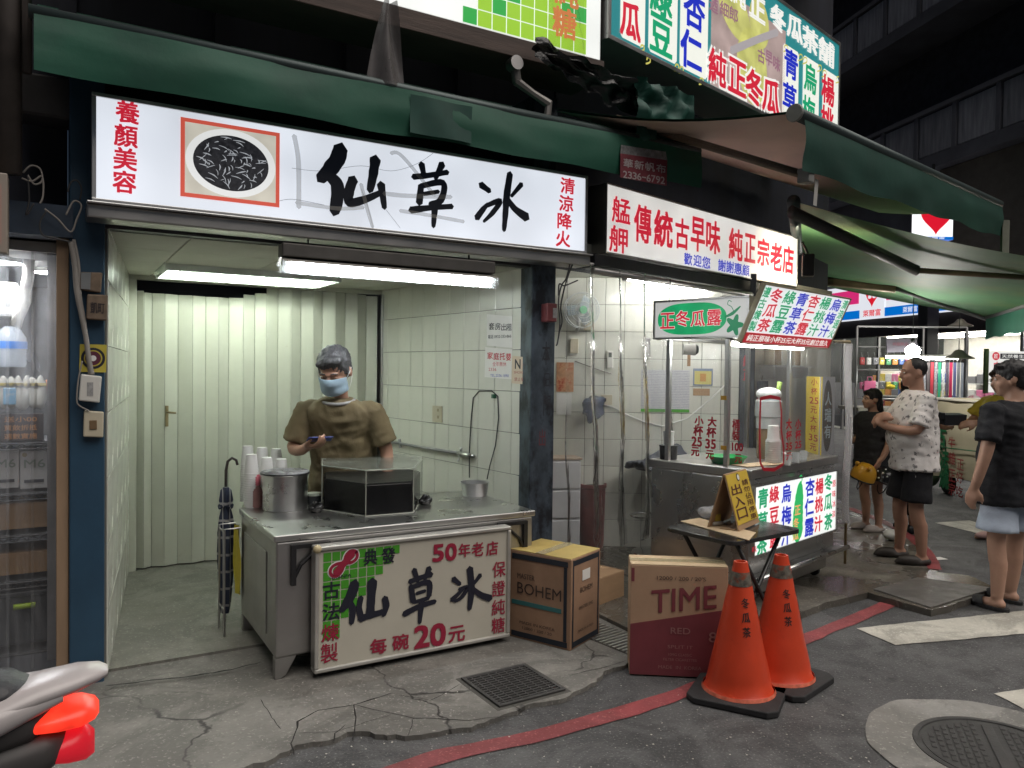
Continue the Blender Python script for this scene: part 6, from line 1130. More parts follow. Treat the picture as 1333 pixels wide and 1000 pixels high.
for s_ in (-1, 1): MB().tube([(1.3, .2*s_, 1.02), (1.28, .25*s_, 1.2)], .006, 6).build('mirror_stem', BLACKM, sc_); MB().ell((1.27, .26*s_, 1.24), (.015, .06, .045), 12, 8).build('mirror', BLACKM, sc_, smooth=True)
# ================================================================== SHOP ON THE LEFT BEHIND PLASTIC
fL = Fr((0, 4.5, 0)); fS = Fr((0, 4.85, 0)); sx1 = fS.pix(72, 700)[0]
rmL = thing('shop_room', 'lit left neighbour shop full of goods behind a clear plastic curtain', 'shop', (-1.5, 6, 0)); MB().box(-2.5, 1.2, 0, 1.62, 1.3, 2.5).build('rear_wall', mat('left_wall', (.25, .25, .26), .6, var=.2), rmL); MB().box(-2.5, -1.6, 2.2, 1.6, 1.2, 2.3).build('ceiling', mat('left_ceiling', (.4, .4, .4), .7), rmL); MB().box(1.46, -1.3, 0, 1.56, 1.19, 2.2).build('side_wall', mat('left_wall', (0, 0, 0)), rmL)
LED = glow('led_panel', (.95, .97, 1.0), 24.0, True)
for k, (x, y, lab) in enumerate(((-.38, 4.66, 'round ceiling light nearest the curtain in the left shop'), (-.28, 5.35, 'middle round ceiling light in the left shop'), (-.02, 5.75, 'rear round ceiling light in the left shop'))):
    t = thing('ceiling_light', lab, 'ceiling light', (x, y, 2.199), 'round lights of the left shop'); MB().lathe([(.11, -.02), (.11, 0)], 24).build('panel', LED, t); MB().lathe([(.125, -.024), (.125, 0), (.112, 0), (.112, -.024)], 24, cap=False).build('rim', WHITEP, t, smooth=40)
sh = thing('shelf_rack', 'black wire shelf rack stacked with boxes behind the left plastic curtain', 'shelf', (sx1, 4.85, .03)); WIRE = mat('wire_black', (.03, .03, .032), .4, .5)
zsh = [fS.pix(40, y)[1]-.03 for y in (850, 757, 697, 643, 577)]
for x in (-.02, -1.1):
    for y in (0, .4): MB().tube([(x, y, 0), (x, y, 1.95)], .016, 10).build('post', WIRE, sh, smooth=True)
for z in zsh:
    for y in (0, .4): MB().tube([(-1.1, y, z), (-.02, y, z)], .005, 6).build('shelf_rail', WIRE, sh); MB().tube([(-1.1, y, z-.03), (-.02, y, z-.03)], .004, 6).build('shelf_rail', WIRE, sh)
    zg = [(-1.1+.027*k, 0, z-.028+(.026 if k % 2 else 0)) for k in range(41)]; MB().tube(zg, .003, 4).build('shelf_truss', WIRE, sh); tag(MB().box(-1.1, .004, z+.005, -.02, .4, z+.008).build('shelf_mat', mat('shelf_mat', (.08, .08, .085), .5), sh))
def sbox(name, label, cat, px0, py0, px1, py1, m, dep=.32, off=.02, part='box', bevel=.004):
    a = fS.pix(px0, py1, off); b = fS.pix(px1, py0, off); t = thing(name, label, cat, (a[0], 4.85+off, a[1])); W = b[0]-a[0]; H_ = b[1]-a[1]; MB().box(0, 0, 0, W, dep, H_).build(part, m, t, bevel=bevel); return t, W, H_
M6W = mat('grey_carton', (.45, .44, .43), .6, var=.05); M6I = mat('m6_ink', (.2, .24, .2), .6)
for k, (x0_, x1_, lab) in enumerate(((-10, 25, 'left pale carton marked M6 on the shelf rack'), (26, 64, 'right pale carton marked M6 on the shelf rack'))):
    t, W, H_ = sbox('carton', lab, 'carton', x0_, 586, x1_, 637, M6W); mb = MB(); put(mb, 'M6', W*.5, H_*.66, W*.72, H_*.22, -.002, .02); mb.build('lettering', M6I, t, fix=False); MB().box(W*.14, -.002, H_*.16, W*.82, -.0005, H_*.24).build('print_bar', BLK_P, t); MB().add([(W*.16+.012*math.cos(a), -.002, H_*.9+.012*math.sin(a)) for a in [6.283*q/16 for q in range(16)]], [tuple(range(16))]).build('round_mark', mat('brass_old', (0, 0, 0)), t)
sbox('carton', 'long pale-topped cardboard carton below the M6 boxes', 'carton', -15, 652, 68, 692, CARD, .34); sbox('carton', 'plain brown cardboard carton on the lower rack shelf', 'carton', -15, 716, 62, 752, mat('carton_tan', (.33, .2, .1), .8, var=.1), .3)
t, W, H_ = sbox('storage_crate', 'dark grey storage crate with a lime green handle under the rack', 'crate', -12, 768, 68, 845, mat('crate_dark', (.045, .048, .055), .35, var=.2), .36, bevel=.012); a = fS.pix(24, 786, 0.02); MB().tube([(W*.36, -.012, H_*.76), (W*.72, -.012, H_*.76)], .016, 10).build('handle', mat('lime_handle', (.3, .42, .03), .4), t, smooth=True); MB().box(-.01, -.012, H_-.015, W+.01, .37, H_+.012).build('lid', mat('crate_dark', (0, 0, 0)), t, bevel=.006)
t, W, H_ = sbox('led_board', 'dark board with amber characters on the rack behind plastic', 'sign', -4, 538, 57, 576, mat('board_black', (.03, .02, .02), .3), .03, 0.0); mb = MB()
for r_, s_ in enumerate(('送小00', '買飲折抵', '選數實施')): put(mb, s_, W*.5, H_*(.8-.3*r_), W*.7, H_*.2, -.002, .02)
mb.build('lettering', glow('amber_letter', (.45, .2, .07), .07), t, fix=False)
t, W, H_ = sbox('air_conditioner', 'white air conditioner unit high in the left shop', 'air conditioner', -40, 368, 24, 411, BXW, .25, .5, 'case', .02); MB().box(W-.07, -.004, .06, W-.04, -.0005, H_-.05).build('grille', mat('grille_grey', (.35, .35, .35), .5), t); MB().box(.02, -.01, .005, W-.02, .0, .02).build('vane', mat('grille_grey', (0, 0, 0)), t)
dpp = [fS.w((fS.pix(x, y, .45)[0], .45, fS.pix(x, y, .45)[1])) for x, y in ((38, 330), (37, 360), (33, 378), (33, 392), (28, 404), (24, 412), (20, 425))]; tag(MB().tube(dpp, .03, 12).build('drain_hose', mat('hose_white', (.5, .48, .44), .6, var=.2, vscale=20), smooth=True), 'taped white drain hose hanging from the air conditioner', 'hose')
a = fS.pix(14, 478, .15); t = thing('water_bottle', 'large clear water bottle with a blue cap band on the rack', 'bottle', (a[0], 5.0, a[1])); MB().lathe([(.07, 0), (.075, .02), (.073, .06), (.075, .1), (.075, .16), (.05, .2), (.03, .22)], 24).build('body', mat('bottle_clear', (.55, .6, .66), .1, alpha=.55), t, smooth=40); MB().lathe([(.077, .1), (.077, .14)], 24, cap=False).build('blue_band', mat('band_blue', (.05, .2, .6), .4), t, smooth=True)
for k in range(6):
    a = fS.pix(5+k*9.5, 512, .03); t = thing('work_gloves', 'hanging white cotton work gloves on the rack, %s of six pairs' % ['first', 'second', 'third', 'fourth', 'fifth', 'last'][k], 'gloves', (a[0], 4.89, a[1]), 'glove pairs on the rack'); b = MB().ell((0, 0, 0), (.03, .015, .09), 12, 10); b.v = [v*(1+.25*noise.noise(v*25+Vector((k, 0, 0)))) for v in b.v]; b.build('gloves', mat('glove_cotton', (.5, .49, .44), .9, var=.12, vscale=20), t, smooth=True); MB().box(-.026, -.017, .04, .026, .017, .055).build('yellow_cuff', mat('cuff_yellow', (.5, .4, .12), .8), t)
sbox('blue_packet', 'blue and white packet hanging in front of the gloves', 'packet', 4, 505, 21, 527, mat('packet_blue', (.2, .42, .62), .4, col2=(.6, .62, .62), c2scale=12), .02, -.02); sbox('red_packet', 'small red packet at the right end of the rack', 'packet', 62, 542, 70, 556, mat('packet_red', (.4, .04, .05), .4), .04, .0); crumple('orange_bag', 'blurred orange bundle behind the rack post', 'bag', (fS.pix(69, 505, .1)[0], 4.97, fS.pix(69, 505, .1)[1]-.05), (.05, .04, .05), mat('bundle_orange', (.4, .16, .07), .6), .3)
t = thing('plastic_curtain', 'clear plastic strip curtain over the left neighbour shop', 'plastic curtain', fL); cx0_ = fL.pix(-60, 600)[0]; cx1_ = fL.pix(72, 600)[0]; CL = film('curtain_left', (.8, .82, .86), .22, .3, .1, 2.0)
for k in range(4):
    w0_ = (cx1_-cx0_)/4; MB().grid(lambda u, v: (cx0_+w0_*(k+u*1.12), -.01*k+.015*math.sin(u*7+k), .05+2.1*v), 14, 8).build('strip', CL, t, smooth=True)
MB().box(cx0_, -.02, 2.15, cx1_+.02, .02, 2.2).build('header_rail', STEEL_D, t)
MB().box(-3, -.25, 2.2, .12, .05, 2.35).build('lintel', mat('blue_lintel', (.02, .035, .06), .5, var=.3), rmL).matrix_basis = Matrix.Translation((1.45, -1.5, 0))
fr_ = Fr((0, 4.0, 0)); rx1 = fr_.pix(10, 260)[0]; za = fr_.pix(5, 330)[1]; zb3 = fr_.pix(5, 225)[1]
t = thing('red_sign', 'edge of a red lit sign at the far left of the photograph', 'sign', (rx1, 4.0, za)); MB().box(-.9, 0, 0, 0, .12, zb3-za).build('case', mat('sign_case_beige', (.3, .26, .22), .5), t, bevel=.006); MB().box(-.88, -.006, .04, -.03, -.0005, zb3-za-.05).build('face', glow('red_face', (.7, .02, .04), .2), t)
# ================================================================== ACROSS THE STREET
o_ = gd(1150, 489, 20.0); by = math.atan2(.94, .337); fB = Fr((o_.x, o_.y, 0), by+math.pi)   # local x runs towards the camera side, front faces the street
CONB = mat('dim_concrete', (.12, .12, .14), .8, var=.3, vscale=.8); PANB = mat('dim_panel', (.26, .26, .29), .7, var=.3, vscale=3, stretch=(4, 4, .4), rand=.2); DKB = mat('dark_wall', (.035, .036, .05), .8, var=.4)
bb = thing('apartment_block', 'dark concrete apartment block with panelled balcony bands across the street', 'building', fB)
MB().box(-16, .6, 3.9, 14, 9, 17).build('wall', DKB, bb)
for zb_ in (6.3, 9.7, 13.1):
    bd_ = MB().box(-16, -.6, zb_, 14, .59, zb_+.18).build('balcony_slab', CONB, bb); MB().box(-16, -.58, zb_+.182, 14, -.5, zb_+.3).build('balcony_kerb', CONB, bd_)
    pm_ = MB().box(.03, -.56, zb_+.32, 1.05, -.52, zb_+1.25).mesh('balcony_panel', PANB, bevel=.01, seg=1); pm2 = MB().box(1.06, -.58, zb_+.3, 1.18, -.5, zb_+1.3).mesh('balcony_post', CONB)
    for k in range(24): link('balcony_panel', pm_, bd_, Matrix.Translation((-15+k*1.2, 0, 0))); link('balcony_post', pm2, bd_, Matrix.Translation((-15+k*1.2, 0, 0)))
    MB().box(-16, -.6, zb_+1.3, 14, -.48, zb_+1.4).build('handrail', CONB, bd_)
MB().box(2.2, -.3, 3.4, 14, .58, 6.28).build('arcade_wall', mat('beige_wall', (.11, .095, .08), .8, var=.15), bb); MB().box(-16, .0, 3.95, 2.19, .59, 6.28).build('arcade_wall', CONB, bb)
# convenience shop on its ground floor
st_ = thing('convenience_store', 'brightly lit convenience store with pink and blue fascia across the street', 'store', fB)
zf0, zf1 = 3.02, 3.95
xsL = fB.pix(1085, 420)[0]; xsR = 4.2
FW_ = glow('fascia_white', (.9, .93, 1.0), .2, True); FP = glow('fascia_pink', (.75, .03, .2), .2); FBl = glow('fascia_blue', (.0, .16, .62), .22); FRr = glow('fascia_red', (.75, .01, .03), .22)
fs_ = MB().box(xsL-1, -.35, zf0, xsR, .0, zf1).build('fascia', FW_, st_)
MB().box(xsL-1, -.36, zf0+.02, xsR, -.352, zf0+.24).build('blue_band', FBl, fs_)
hx_ = fB.pix(1135, 400, -.36)[0]
for a, b_ in ((xsL-1, hx_-.55), (hx_+.55, xsR)): MB().box(a, -.36, zf0+.42, b_, -.352, zf0+.8).build('pink_band', FP, fs_)
MB().box(hx_-.5, -.361, zf0+.015, hx_+.5, -.3615, zf1-.02).build('white_field', FW_, fs_)
hz_ = zf0+.58
heart = [(16*math.sin(t)**3, 13*math.cos(t)-5*math.cos(2*t)-2*math.cos(3*t)-math.cos(4*t)) for t in [6.283*q/40 for q in range(40)]]
MB().add([(hx_+x*.016, -.364, hz_+.02+z*.019) for x, z in heart], [tuple(range(40))]).build('heart_emblem', FRr, fs_)
for dx in (-.09, .09): MB().add([(hx_+dx+.055*math.cos(a), -.366, hz_+.1+.06*math.sin(a)) for a in [6.283*q/16 for q in range(16)]], [tuple(range(16))]).build('emblem_dot', FW_, fs_); MB().add([(hx_+dx+.075*math.cos(a), -.366, hz_-.02+.05*math.sin(a)) for a in [6.283*q/16 for q in range(16)]], [tuple(range(16))]).build('emblem_dot', FW_, fs_)
mb = MB(); put(mb, '萊爾富', hx_, zf0+.14, .7, .17, -.364, .03); mb.build('lettering', FRr, fs_, fix=False); mb = MB(); put(mb, '萊爾富便利商店', fB.pix(1198, 405, -.36)[0], zf0+.13, 1.2, .14, -.3625, .02); mb.build('lettering', FW_, fs_, fix=False)
MB().box(xsL-1, -.25, 2.55, xsR, -.02, zf0-.01).build('awning_box', mat('dark_brown_box', (.03, .022, .025), .6, var=.3), st_)
MB().box(xsL-1, .58, 0, 6, .62, .35).build('sill_wall', CONB, st_)
GLS = film('shop_glass', (.8, .85, .88), .02, .3, .02, 1.0, .0)
fx_ = xsL-1
for k in range(7):
    xg = fx_+k*1.5
    MB().box(xg+.04, .0, .36, xg+1.46, .008, 2.54).build('window_pane', GLS, st_); MB().box(xg-.035, -.03, .0, xg+.035, .03, 2.54).build('mullion', mat('grey_mullion', (.2, .2, .2), .4, .5), st_)
SHI = mat('store_inside', (.55, .53, .48), .7, var=.1)
MB().box(xsL-1, 4.5, 0, 7, 4.6, 3.0).build('inner_wall', SHI, st_); MB().box(xsL-1, .05, 2.7, 7, 4.5, 2.75).build('ceiling', SHI, st_); MB().box(xsL-1, .05, .005, 7, 4.5, .02).build('store_floor', mat('store_floor', (.4, .39, .36), .3), st_)
CLG = glow('store_light', (1.0, .97, .9), 9.0, True)
for k in range(3): MB().box(xsL-.6, .9+k*1.3, 2.66, 6.5, 1.05+k*1.3, 2.69).build('ceiling_light', CLG, st_)
random.seed(21)
PRODUCTS = [mat('goods_%s' % n_, c_, .5) for n_, c_ in (('red', (.45, .05, .05)), ('yellow', (.5, .4, .06)), ('blue', (.06, .12, .35)), ('white', (.55, .55, .53)), ('green', (.06, .25, .1)), ('pink', (.55, .15, .28)), ('grey', (.15, .15, .16)), ('orange', (.5, .2, .04)))]
gm_ = [MB().box(0, 0, 0, .24, .25, .26).mesh('goods', m_, bevel=.015, seg=1) for m_ in PRODUCTS]
for sx_, sy_, n_ in ((xsL-.2, 1.4, 4), (xsL+3.2, 1.6, 4)):
    gon = thing('store_shelf', 'stocked goods shelf inside the convenience store, %s one' % ('left' if sy_ == 1.4 else 'right'), 'shelf', Fr(fB.w((sx_, sy_, .02)), fB.yaw))
    MB().box(0, .3, 0, 2.8, .34, 1.7).build('back_panel', WHITEP, gon)
    for r_ in range(n_):
        MB().box(0, 0, .12+r_*.4, 2.8, .3, .15+r_*.4).build('shelf_board', WHITEP, gon)
        for k in range(10): link('goods', random.choice(gm_), gon, Matrix.Translation((.03+k*.276, .02, .151+r_*.4)) @ Matrix.Diagonal((1, 1, random.uniform(.6, 1), 1)))
cp_ = fB.w((fB.pix(1208, 430, -1.2)[0], -1.2, 0)); tag(MB().box(-.15, -.15, 0, .15, .15, 4.2).build('arcade_column', mat('dark_arcade', (.02, .02, .024), .5), bevel=.02), 'dark square column of the arcade in front of the store', 'column').matrix_basis = Fr(cp_, fB.yaw).m
# hanging heart light sign
hp_ = gd(1217, 290, 15.5); fh = Fr(hp_, R(-32)); t = thing('hanging_light_sign', 'white lit hanging sign with a red heart point above the green awning', 'sign', fh)
MB().box(-.36, 0, -.28, .36, .2, .6).build('face', glow('hang_white', (.95, .97, 1.0), .3, True), t); MB().box(-.37, -.006, -.34, .37, .19, -.282).build('blue_band', FBl, t); MB().add([(.02+x*.019, -.008, .1+z*.021) for x, z in heart], [tuple(range(40))]).build('heart_emblem', FRr, t)
mb = MB(); put(mb, '萊爾富', 0, -.31, .4, .04, -.0075, .02); mb.build('lettering', FW_, t, fix=False); MB().tube([(0, .1, .6), (0, .1, 1.2)], .03, 8).build('hanger', BLACKM, t)
# ------------------------------------------------------------------ accessory stall with hanging belts
fk3 = Fr(gd(1225, 560, 11.5)*1.0, R(-33)); fk3 = Fr((fk3.o.x, fk3.o.y, 0), R(-33))
def s3(px, py, y=0): return fk3.pix(px, py, y)
stl = thing('market_stall', 'accessory stall with display grids between the people and the store', 'market stall', fk3)
MET = mat('stall_metal', (.3, .3, .3), .4, .7)
xa3, xb3 = s3(1118, 500)[0], s3(1262, 500)[0]
for x in (xa3, s3(1205, 500)[0], xb3): MB().tube([(x, .1, 0), (x, .1, 2.3)], .02, 8).build('post', MET, stl, smooth=True)
for y_ in (452, 482, 520, 560): z = s3(1180, y_)[1]; MB().tube([(xa3, .1, z), (s3(1205, 500)[0], .1, z)], .012, 6).build('rail', MET, stl)
MB().tube([(xa3, .1, 2.3), (xb3, .1, 2.3)], .015, 6).build('top_rail', MET, stl)
zq = s3(1200, 532)[1]; MB().box(xa3, .0, zq-.05, xb3+.6, .8, zq).build('counter', mat('stall_board', (.4, .38, .32), .6), stl)
q = [s3(1153, 441), s3(1192, 441), s3(1196, 458), s3(1154, 459)]; t = thing('stall_plaque', 'dim grey plaque hanging above the accessory stall', 'plaque', fk3); MB().prism(q, -.02, .0).build('board', mat('plaque_grey', (.12, .11, .13), .5, var=.2), t)
qx, qz = s3(1172, 448, -.02); P = MB(); put(P, '純銀飾品', qx, qz, .22, .05, -.023, .02); P.build('lettering', mat('plaque_red', (.18, .06, .08), .6), t, fix=False)
random.seed(9)
bc = [(.3, .3, .32), (.12, .1, .1), (.5, .05, .07), (.3, .28, .3), (.04, .35, .2), (.6, .6, .58), (.12, .1, .14), (.55, .03, .1), (.12, .14, .3), (.2, .22, .24), (.3, .33, .38)]
names = ['silver grey', 'dark chain', 'red', 'grey dotted', 'green', 'white braided', 'dark patterned', 'crimson', 'navy', 'slate', 'pale blue']
for k in range(11):
    x = s3(1202+k*4.9, 500)[0]; zt3 = s3(1225, 472)[1]; zb3_ = s3(1225, 531)[1]; t = thing('hanging_belt', '%s belt hanging in the row at the accessory stall' % names[k], 'belt', Fr(fk3.w((x, -.03, zb3_)), fk3.yaw), 'belts hanging at the accessory stall')
    MB().box(-.021, 0, 0, .021, .006, zt3-zb3_).build('strap', mat('belt_%d' % k, bc[k], .6, var=.5 if k in (0, 3, 5, 6) else .1, vscale=30), t); MB().box(-.026, -.006, zt3-zb3_, .026, .008, zt3-zb3_+.06).build('buckle', mat('chrome', (0, 0, 0)), t, bevel=.006); MB().tube([(0, .02, zt3-zb3_+.06), (0, .1, zt3-zb3_+.1)], .004, 5).build('hook', MET, t)
for r_, y_ in enumerate((468, 500, 540)):
    for k in range(9):
        x, z = s3(1124+k*8.6, y_); t = thing('hanging_pouch', '%s trinket pouch, number %s from the left in the %s row of the stall' % (['red', 'yellow', 'blue', 'white', 'green', 'pink', 'grey', 'orange'][(k*3+r_*5) % 8], ['one', 'two', 'three', 'four', 'five', 'six', 'seven', 'eight', 'nine'][k], ['upper', 'middle', 'lower'][r_]), 'pouch', Fr(fk3.w((x, .05, z)), fk3.yaw), 'trinkets on the stall grid')
        MB().box(-.036, -.02, -.08, .036, .02, .03).build('pouch', PRODUCTS[(k*3+r_*5) % 8], t, bevel=.012); MB().tube([(0, 0, .03), (0, .04, .11)], .003, 5).build('hook', MET, t); MB().ell((.0, -.024, -.02), (.012, .004, .012), 8, 6).build('stud', mat('chrome', (0, 0, 0)), t, smooth=True)
x, z = s3(1132, 503, -.05); t = thing('pink_bag', 'bright pink gift bag hanging at the stall left of the printed shirt', 'bag', Fr(fk3.w((x, -.05, z)), fk3.yaw)); MB().box(-.085, -.02, -.1, .085, .03, .08).build('bag', mat('bag_pink', (.7, .16, .32), .5), t, bevel=.008); MB().tube([(-.04, 0, .08), (-.03, 0, .14), (.03, 0, .14), (.04, 0, .08)], .006, 6).build('handle', mat('bag_pink', (0, 0, 0)), t, smooth=True)
x, z = s3(1160, 503, -.05); crumple('yellow_toy', 'bright yellow plush bundle on the stall grid', 'toy', fk3.w((x, -.06, z-.04)), (.09, .04, .035), mat('toy_yellow', (.65, .5, .03), .6), .4)
x, z = s3(1300, 525, 0); crumple('white_plush', 'white and red plush bundle on the stall counter behind the dark box', 'toy', fk3.w((s3(1272, 525)[0], .1, zq)), (.16, .12, .1), mat('plush', (.55, .5, .5), .8, col2=(.35, .05, .06), c2scale=7), .4); crumple('dark_bundle', 'dark clothes heap at the right of the belts', 'bundle', fk3.w((s3(1252, 525)[0], .3, zq)), (.18, .15, .1), mat('dark_heap', (.03, .03, .04), .8), .4, 8, 2)
t = thing('stall_tube', 'bright tube lamp along the top of the accessory stall', 'light fixture', Fr(fk3.w(((xa3+xb3)/2, -.3, s3(1225, 466, -.3)[1])), fk3.yaw)); MB().tube([(-.55, 0, 0), (.55, 0, 0)], .016, 10).build('tube', glow('stall_lamp', (1, .98, .95), 14.0, True), t, smooth=True); MB().box(-.57, -.02, .02, .57, .02, .045).build('base', WHITEP, t)
# bare bulb over the stall
bp3 = gd(1188, 457, 9.6); t = thing('light_bulb', 'glaring bare bulb hanging over the shaved-head man', 'light bulb', bp3)
MB().ell((0, 0, 0), (.085, .085, .075), 20, 14).build('bulb', glow('bulb', (1.0, .95, .88), 45.0, True), t, smooth=True); MB().tube([(0, 0, .07), (0, 0, .15)], .025, 12).build('socket', BLACKM, t, smooth=True); MB().tube([(0, 0, .13), (.0, 0, .7)], .005, 6).build('cord', CABD, t)
# lamp shades
for (x, y, dd_, lab) in ((1250, 424, 13.5, 'dusty pendant lamp shade under the store fascia'), (1248, 466, 11.0, 'grey metal pendant shade above the belts')):
    p = gd(x, y, dd_); t = thing('pendant_shade', lab, 'lamp', p); MB().lathe([(.02, .12), (.05, .11), (.1, .05), (.2, .0), (.205, -.015), (.19, -.012), (.08, .04)], 28, cap=False).build('shade', mat('shade_grey', (.26, .25, .2), .4, .4, var=.15), t, smooth=40); MB().tube([(0, 0, .12), (0, 0, .6)], .006, 6).build('cord', CABD, t)
# right lit board
p = gd(1310, 465, 13.0); fr3 = Fr(p, R(-35)); t = thing('medicine_sign', 'white lit board with black plate and red characters behind the black t-shirt man', 'sign', fr3); MB().box(-.28, 0, -.6, .55, .05, .1).build('face', glow('med_white', (.9, .9, .86), .2, True), t); MB().box(-.34, 0, -.62, -.281, .06, .14).build('striped_post', mat('stripe_green', (.1, .16, .06), .6, var=.5, vscale=9), t)
MB().box(-.1, -.008, -.03, .3, -.001, .06).build('black_plate', BLK_P, t); mb = MB(); put(mb, '天然養生', .1, .015, .36, .06, -.0105, .02); mb.build('lettering', WE, t, fix=False); mb = MB(); put(mb, '中藥行參茸', .1, -.14, .6, .12, -.003, .04); mb.build('lettering', RED_E, t, fix=False); MB().add([(-.17+.06*math.cos(a), -.004, .015+.07*math.sin(a)) for a in [6.283*q/20 for q in range(20)]], [tuple(range(20))]).build('round_mark', RED_E, t); mb = MB(); put(mb, '匠', -.17, .015, .06, .07, -.006, .03); mb.build('lettering', WE, t, fix=False)
# cream banner cart
pb0 = gz(1216, 640); pb1 = gz(1300, 665); fbn = Fr((pb0.x, pb0.y, 0), math.atan2((pb1-pb0).y, (pb1-pb0).x)); bl_ = 1.6
t = thing('pushcart', 'pushcart wrapped in a cream banner with green and red hand lettering', 'pushcart', fbn); zt4 = fbn.pix(1216, 520)[1]; zb4 = .22
MB().grid(lambda u, v: (bl_*u, -.02+.02*noise.noise(Vector((u*5, v*4, 1))), zb4+.05*math.sin(u*3)+(zt4-zb4)*v), 24, 14).build('banner', mat('banner_cream', (.42, .38, .27), .75, var=.08, vscale=3), t, smooth=True)
MB().box(0.0, .03, .25, bl_, .8, zt4-.02).build('body', mat('cart_dark', (.05, .05, .05), .6), t); MB().box(-.03, -.05, zt4, bl_+.03, .85, zt4+.03).build('table_top', mat('cream_top', (.5, .47, .4), .5), t, bevel=.006)
for x in (.12, bl_-.12):
    for y in (.12, .7): w_ = MB().tube([(x, y-.03, .14), (x, y+.03, .14)], .14, 20).build('wheel', RUBBER, t, smooth=40)
def bx_(s_, pts, w_, h_, m, bold): 
    mb = MB()
    for ch, (x, y) in zip(s_, pts): a = fbn.pix(x, y, -.045); b = fbn.pix(x+w_, y, -.045); c = fbn.pix(x, y-h_, -.045); put(mb, ch, a[0], a[1], b[0]-a[0], c[1]-a[1], -.045, bold)
    mb.build('lettering', m, t, fix=False)
bx_('古法燒', [(1225, 567), (1229, 597), (1229, 622)], 12, 27, mat('banner_green', (.015, .13, .05), .6), .09); bx_('牛雜正宗', [(1239, 577), (1239, 597), (1239, 619), (1239, 637)], 9, 16, mat('banner_red', (.28, .04, .04), .6), .02); bx_('正好吃', [(1250, 605), (1249, 622), (1249, 640)], 9, 14, mat('banner_red', (0, 0, 0)), .02)
MB().tube([fbn.l(fbn.w((0, -.06, .62))), Vector((bl_, -.06, .68))], .008, 6).build('green_rope', mat('rope_green', (.03, .14, .06), .7), t)
crumple('green_sack', 'dull green sack hanging at the left end of the cream banner', 'bag', fbn.w((-.32, .12, .02)), (.14, .12, .28), mat('sack_green', (.09, .15, .08), .7, var=.3), .3, 5, 1)
# far street backdrop: neighbouring dark buildings
for k, (x, y, yaw_, w_, d_, h_, lab) in enumerate(((7.5, 10.5, 14, 5, 4, 9, 'dark low block behind the second shop'), (14, 22, 20, 6, 8, 16, 'tall dark block at the end of the side street'))):
    t = thing('building', lab, 'building', Fr((x, y, 0), R(yaw_))); MB().box(-w_/2, 0, 0, w_/2, d_, h_).build('wall', DKB, t)
    for i in range(int(w_//1.5)):
        for j in range(int(h_//3)): wn = MB().box(-w_/2+.4+i*1.5, -.03, 1.2+j*3, -w_/2+1.4+i*1.5, -.002, 2.6+j*3).build('window', mat('dark_pane', (.01, .012, .02), .1), t); MB().box(-w_/2+.35+i*1.5, -.06, 1.1+j*3, -w_/2+1.45+i*1.5, -.0, 1.19+j*3).build('sill', CONB, wn)
# ================================================================== PEOPLE
def remesh(mb, name, m, vox, it=3, disp=None, k=None, mats=None):
    me = mb.mesh(name+'_src', m, fix=True); o = bpy.data.objects.new('_tmp', me); _SC.collection.objects.link(o)
    md = o.modifiers.new('r', 'REMESH'); md.mode = 'VOXEL'; md.voxel_size = vox
    ms = o.modifiers.new('s', 'SMOOTH'); ms.factor = .5; ms.iterations = it
    vl = _SC.view_layers[0]; vl.update()
    out = bpy.data.meshes.new_from_object(o.evaluated_get(vl.depsgraph)); out.name = name
    bpy.data.objects.remove(o); bpy.data.meshes.remove(me)
    if disp:
        for v in out.vertices: v.co += v.normal*disp(v.co)
    if k:
        for v in out.vertices: v.co = k(v.co)
    if not out.materials: out.materials.append(m)
    out.polygons.foreach_set('use_smooth', [True]*len(out.polygons)); return out
def loft(mb, rings, n=28):                    # rings: (cx, cy, z, rx, ry)
    vs = []; fs = []
    for cx, cy, z, rx, ry in rings:
        for k in range(n):
            a = 2*math.pi*k/n; c_, s_ = math.cos(a), math.sin(a)
            vs.append((cx+rx*math.copysign(abs(c_)**.85, c_), cy+ry*math.copysign(abs(s_)**.85, s_), z))
    m = len(rings)
    for i in range(m-1):
        for k in range(n): fs.append((i*n+k, i*n+(k+1) % n, (i+1)*n+(k+1) % n, (i+1)*n+k))
    fs += [tuple(range(n-1, -1, -1)), tuple(range((m-1)*n, m*n))]; mb.add(vs, fs)
def limb(mb, pts, rad, n=14):                 # rounded tube
    P = [Vector(p) for p in pts]; Q = []; W = []
    for i in range(len(P)-1):
        p0, p1, p2, p3 = P[max(i-1, 0)], P[i], P[i+1], P[min(i+2, len(P)-1)]
        for k in range(5):
            t = k/5; Q.append(.5*((2*p1)+(p2-p0)*t+(2*p0-5*p1+4*p2-p3)*t*t*.8+(3*p1-p0-3*p2+p3)*t**3*.8) if len(P) > 2 else p1.lerp(p2, t)); W.append(rad[i]*(1-t)+rad[i+1]*t)
    Q.append(P[-1]); W.append(rad[-1]); mb.tube(Q, W, n); mb.ell(P[0], [rad[0]]*3, 12, 8); mb.ell(P[-1], [rad[-1]]*3, 12, 8)
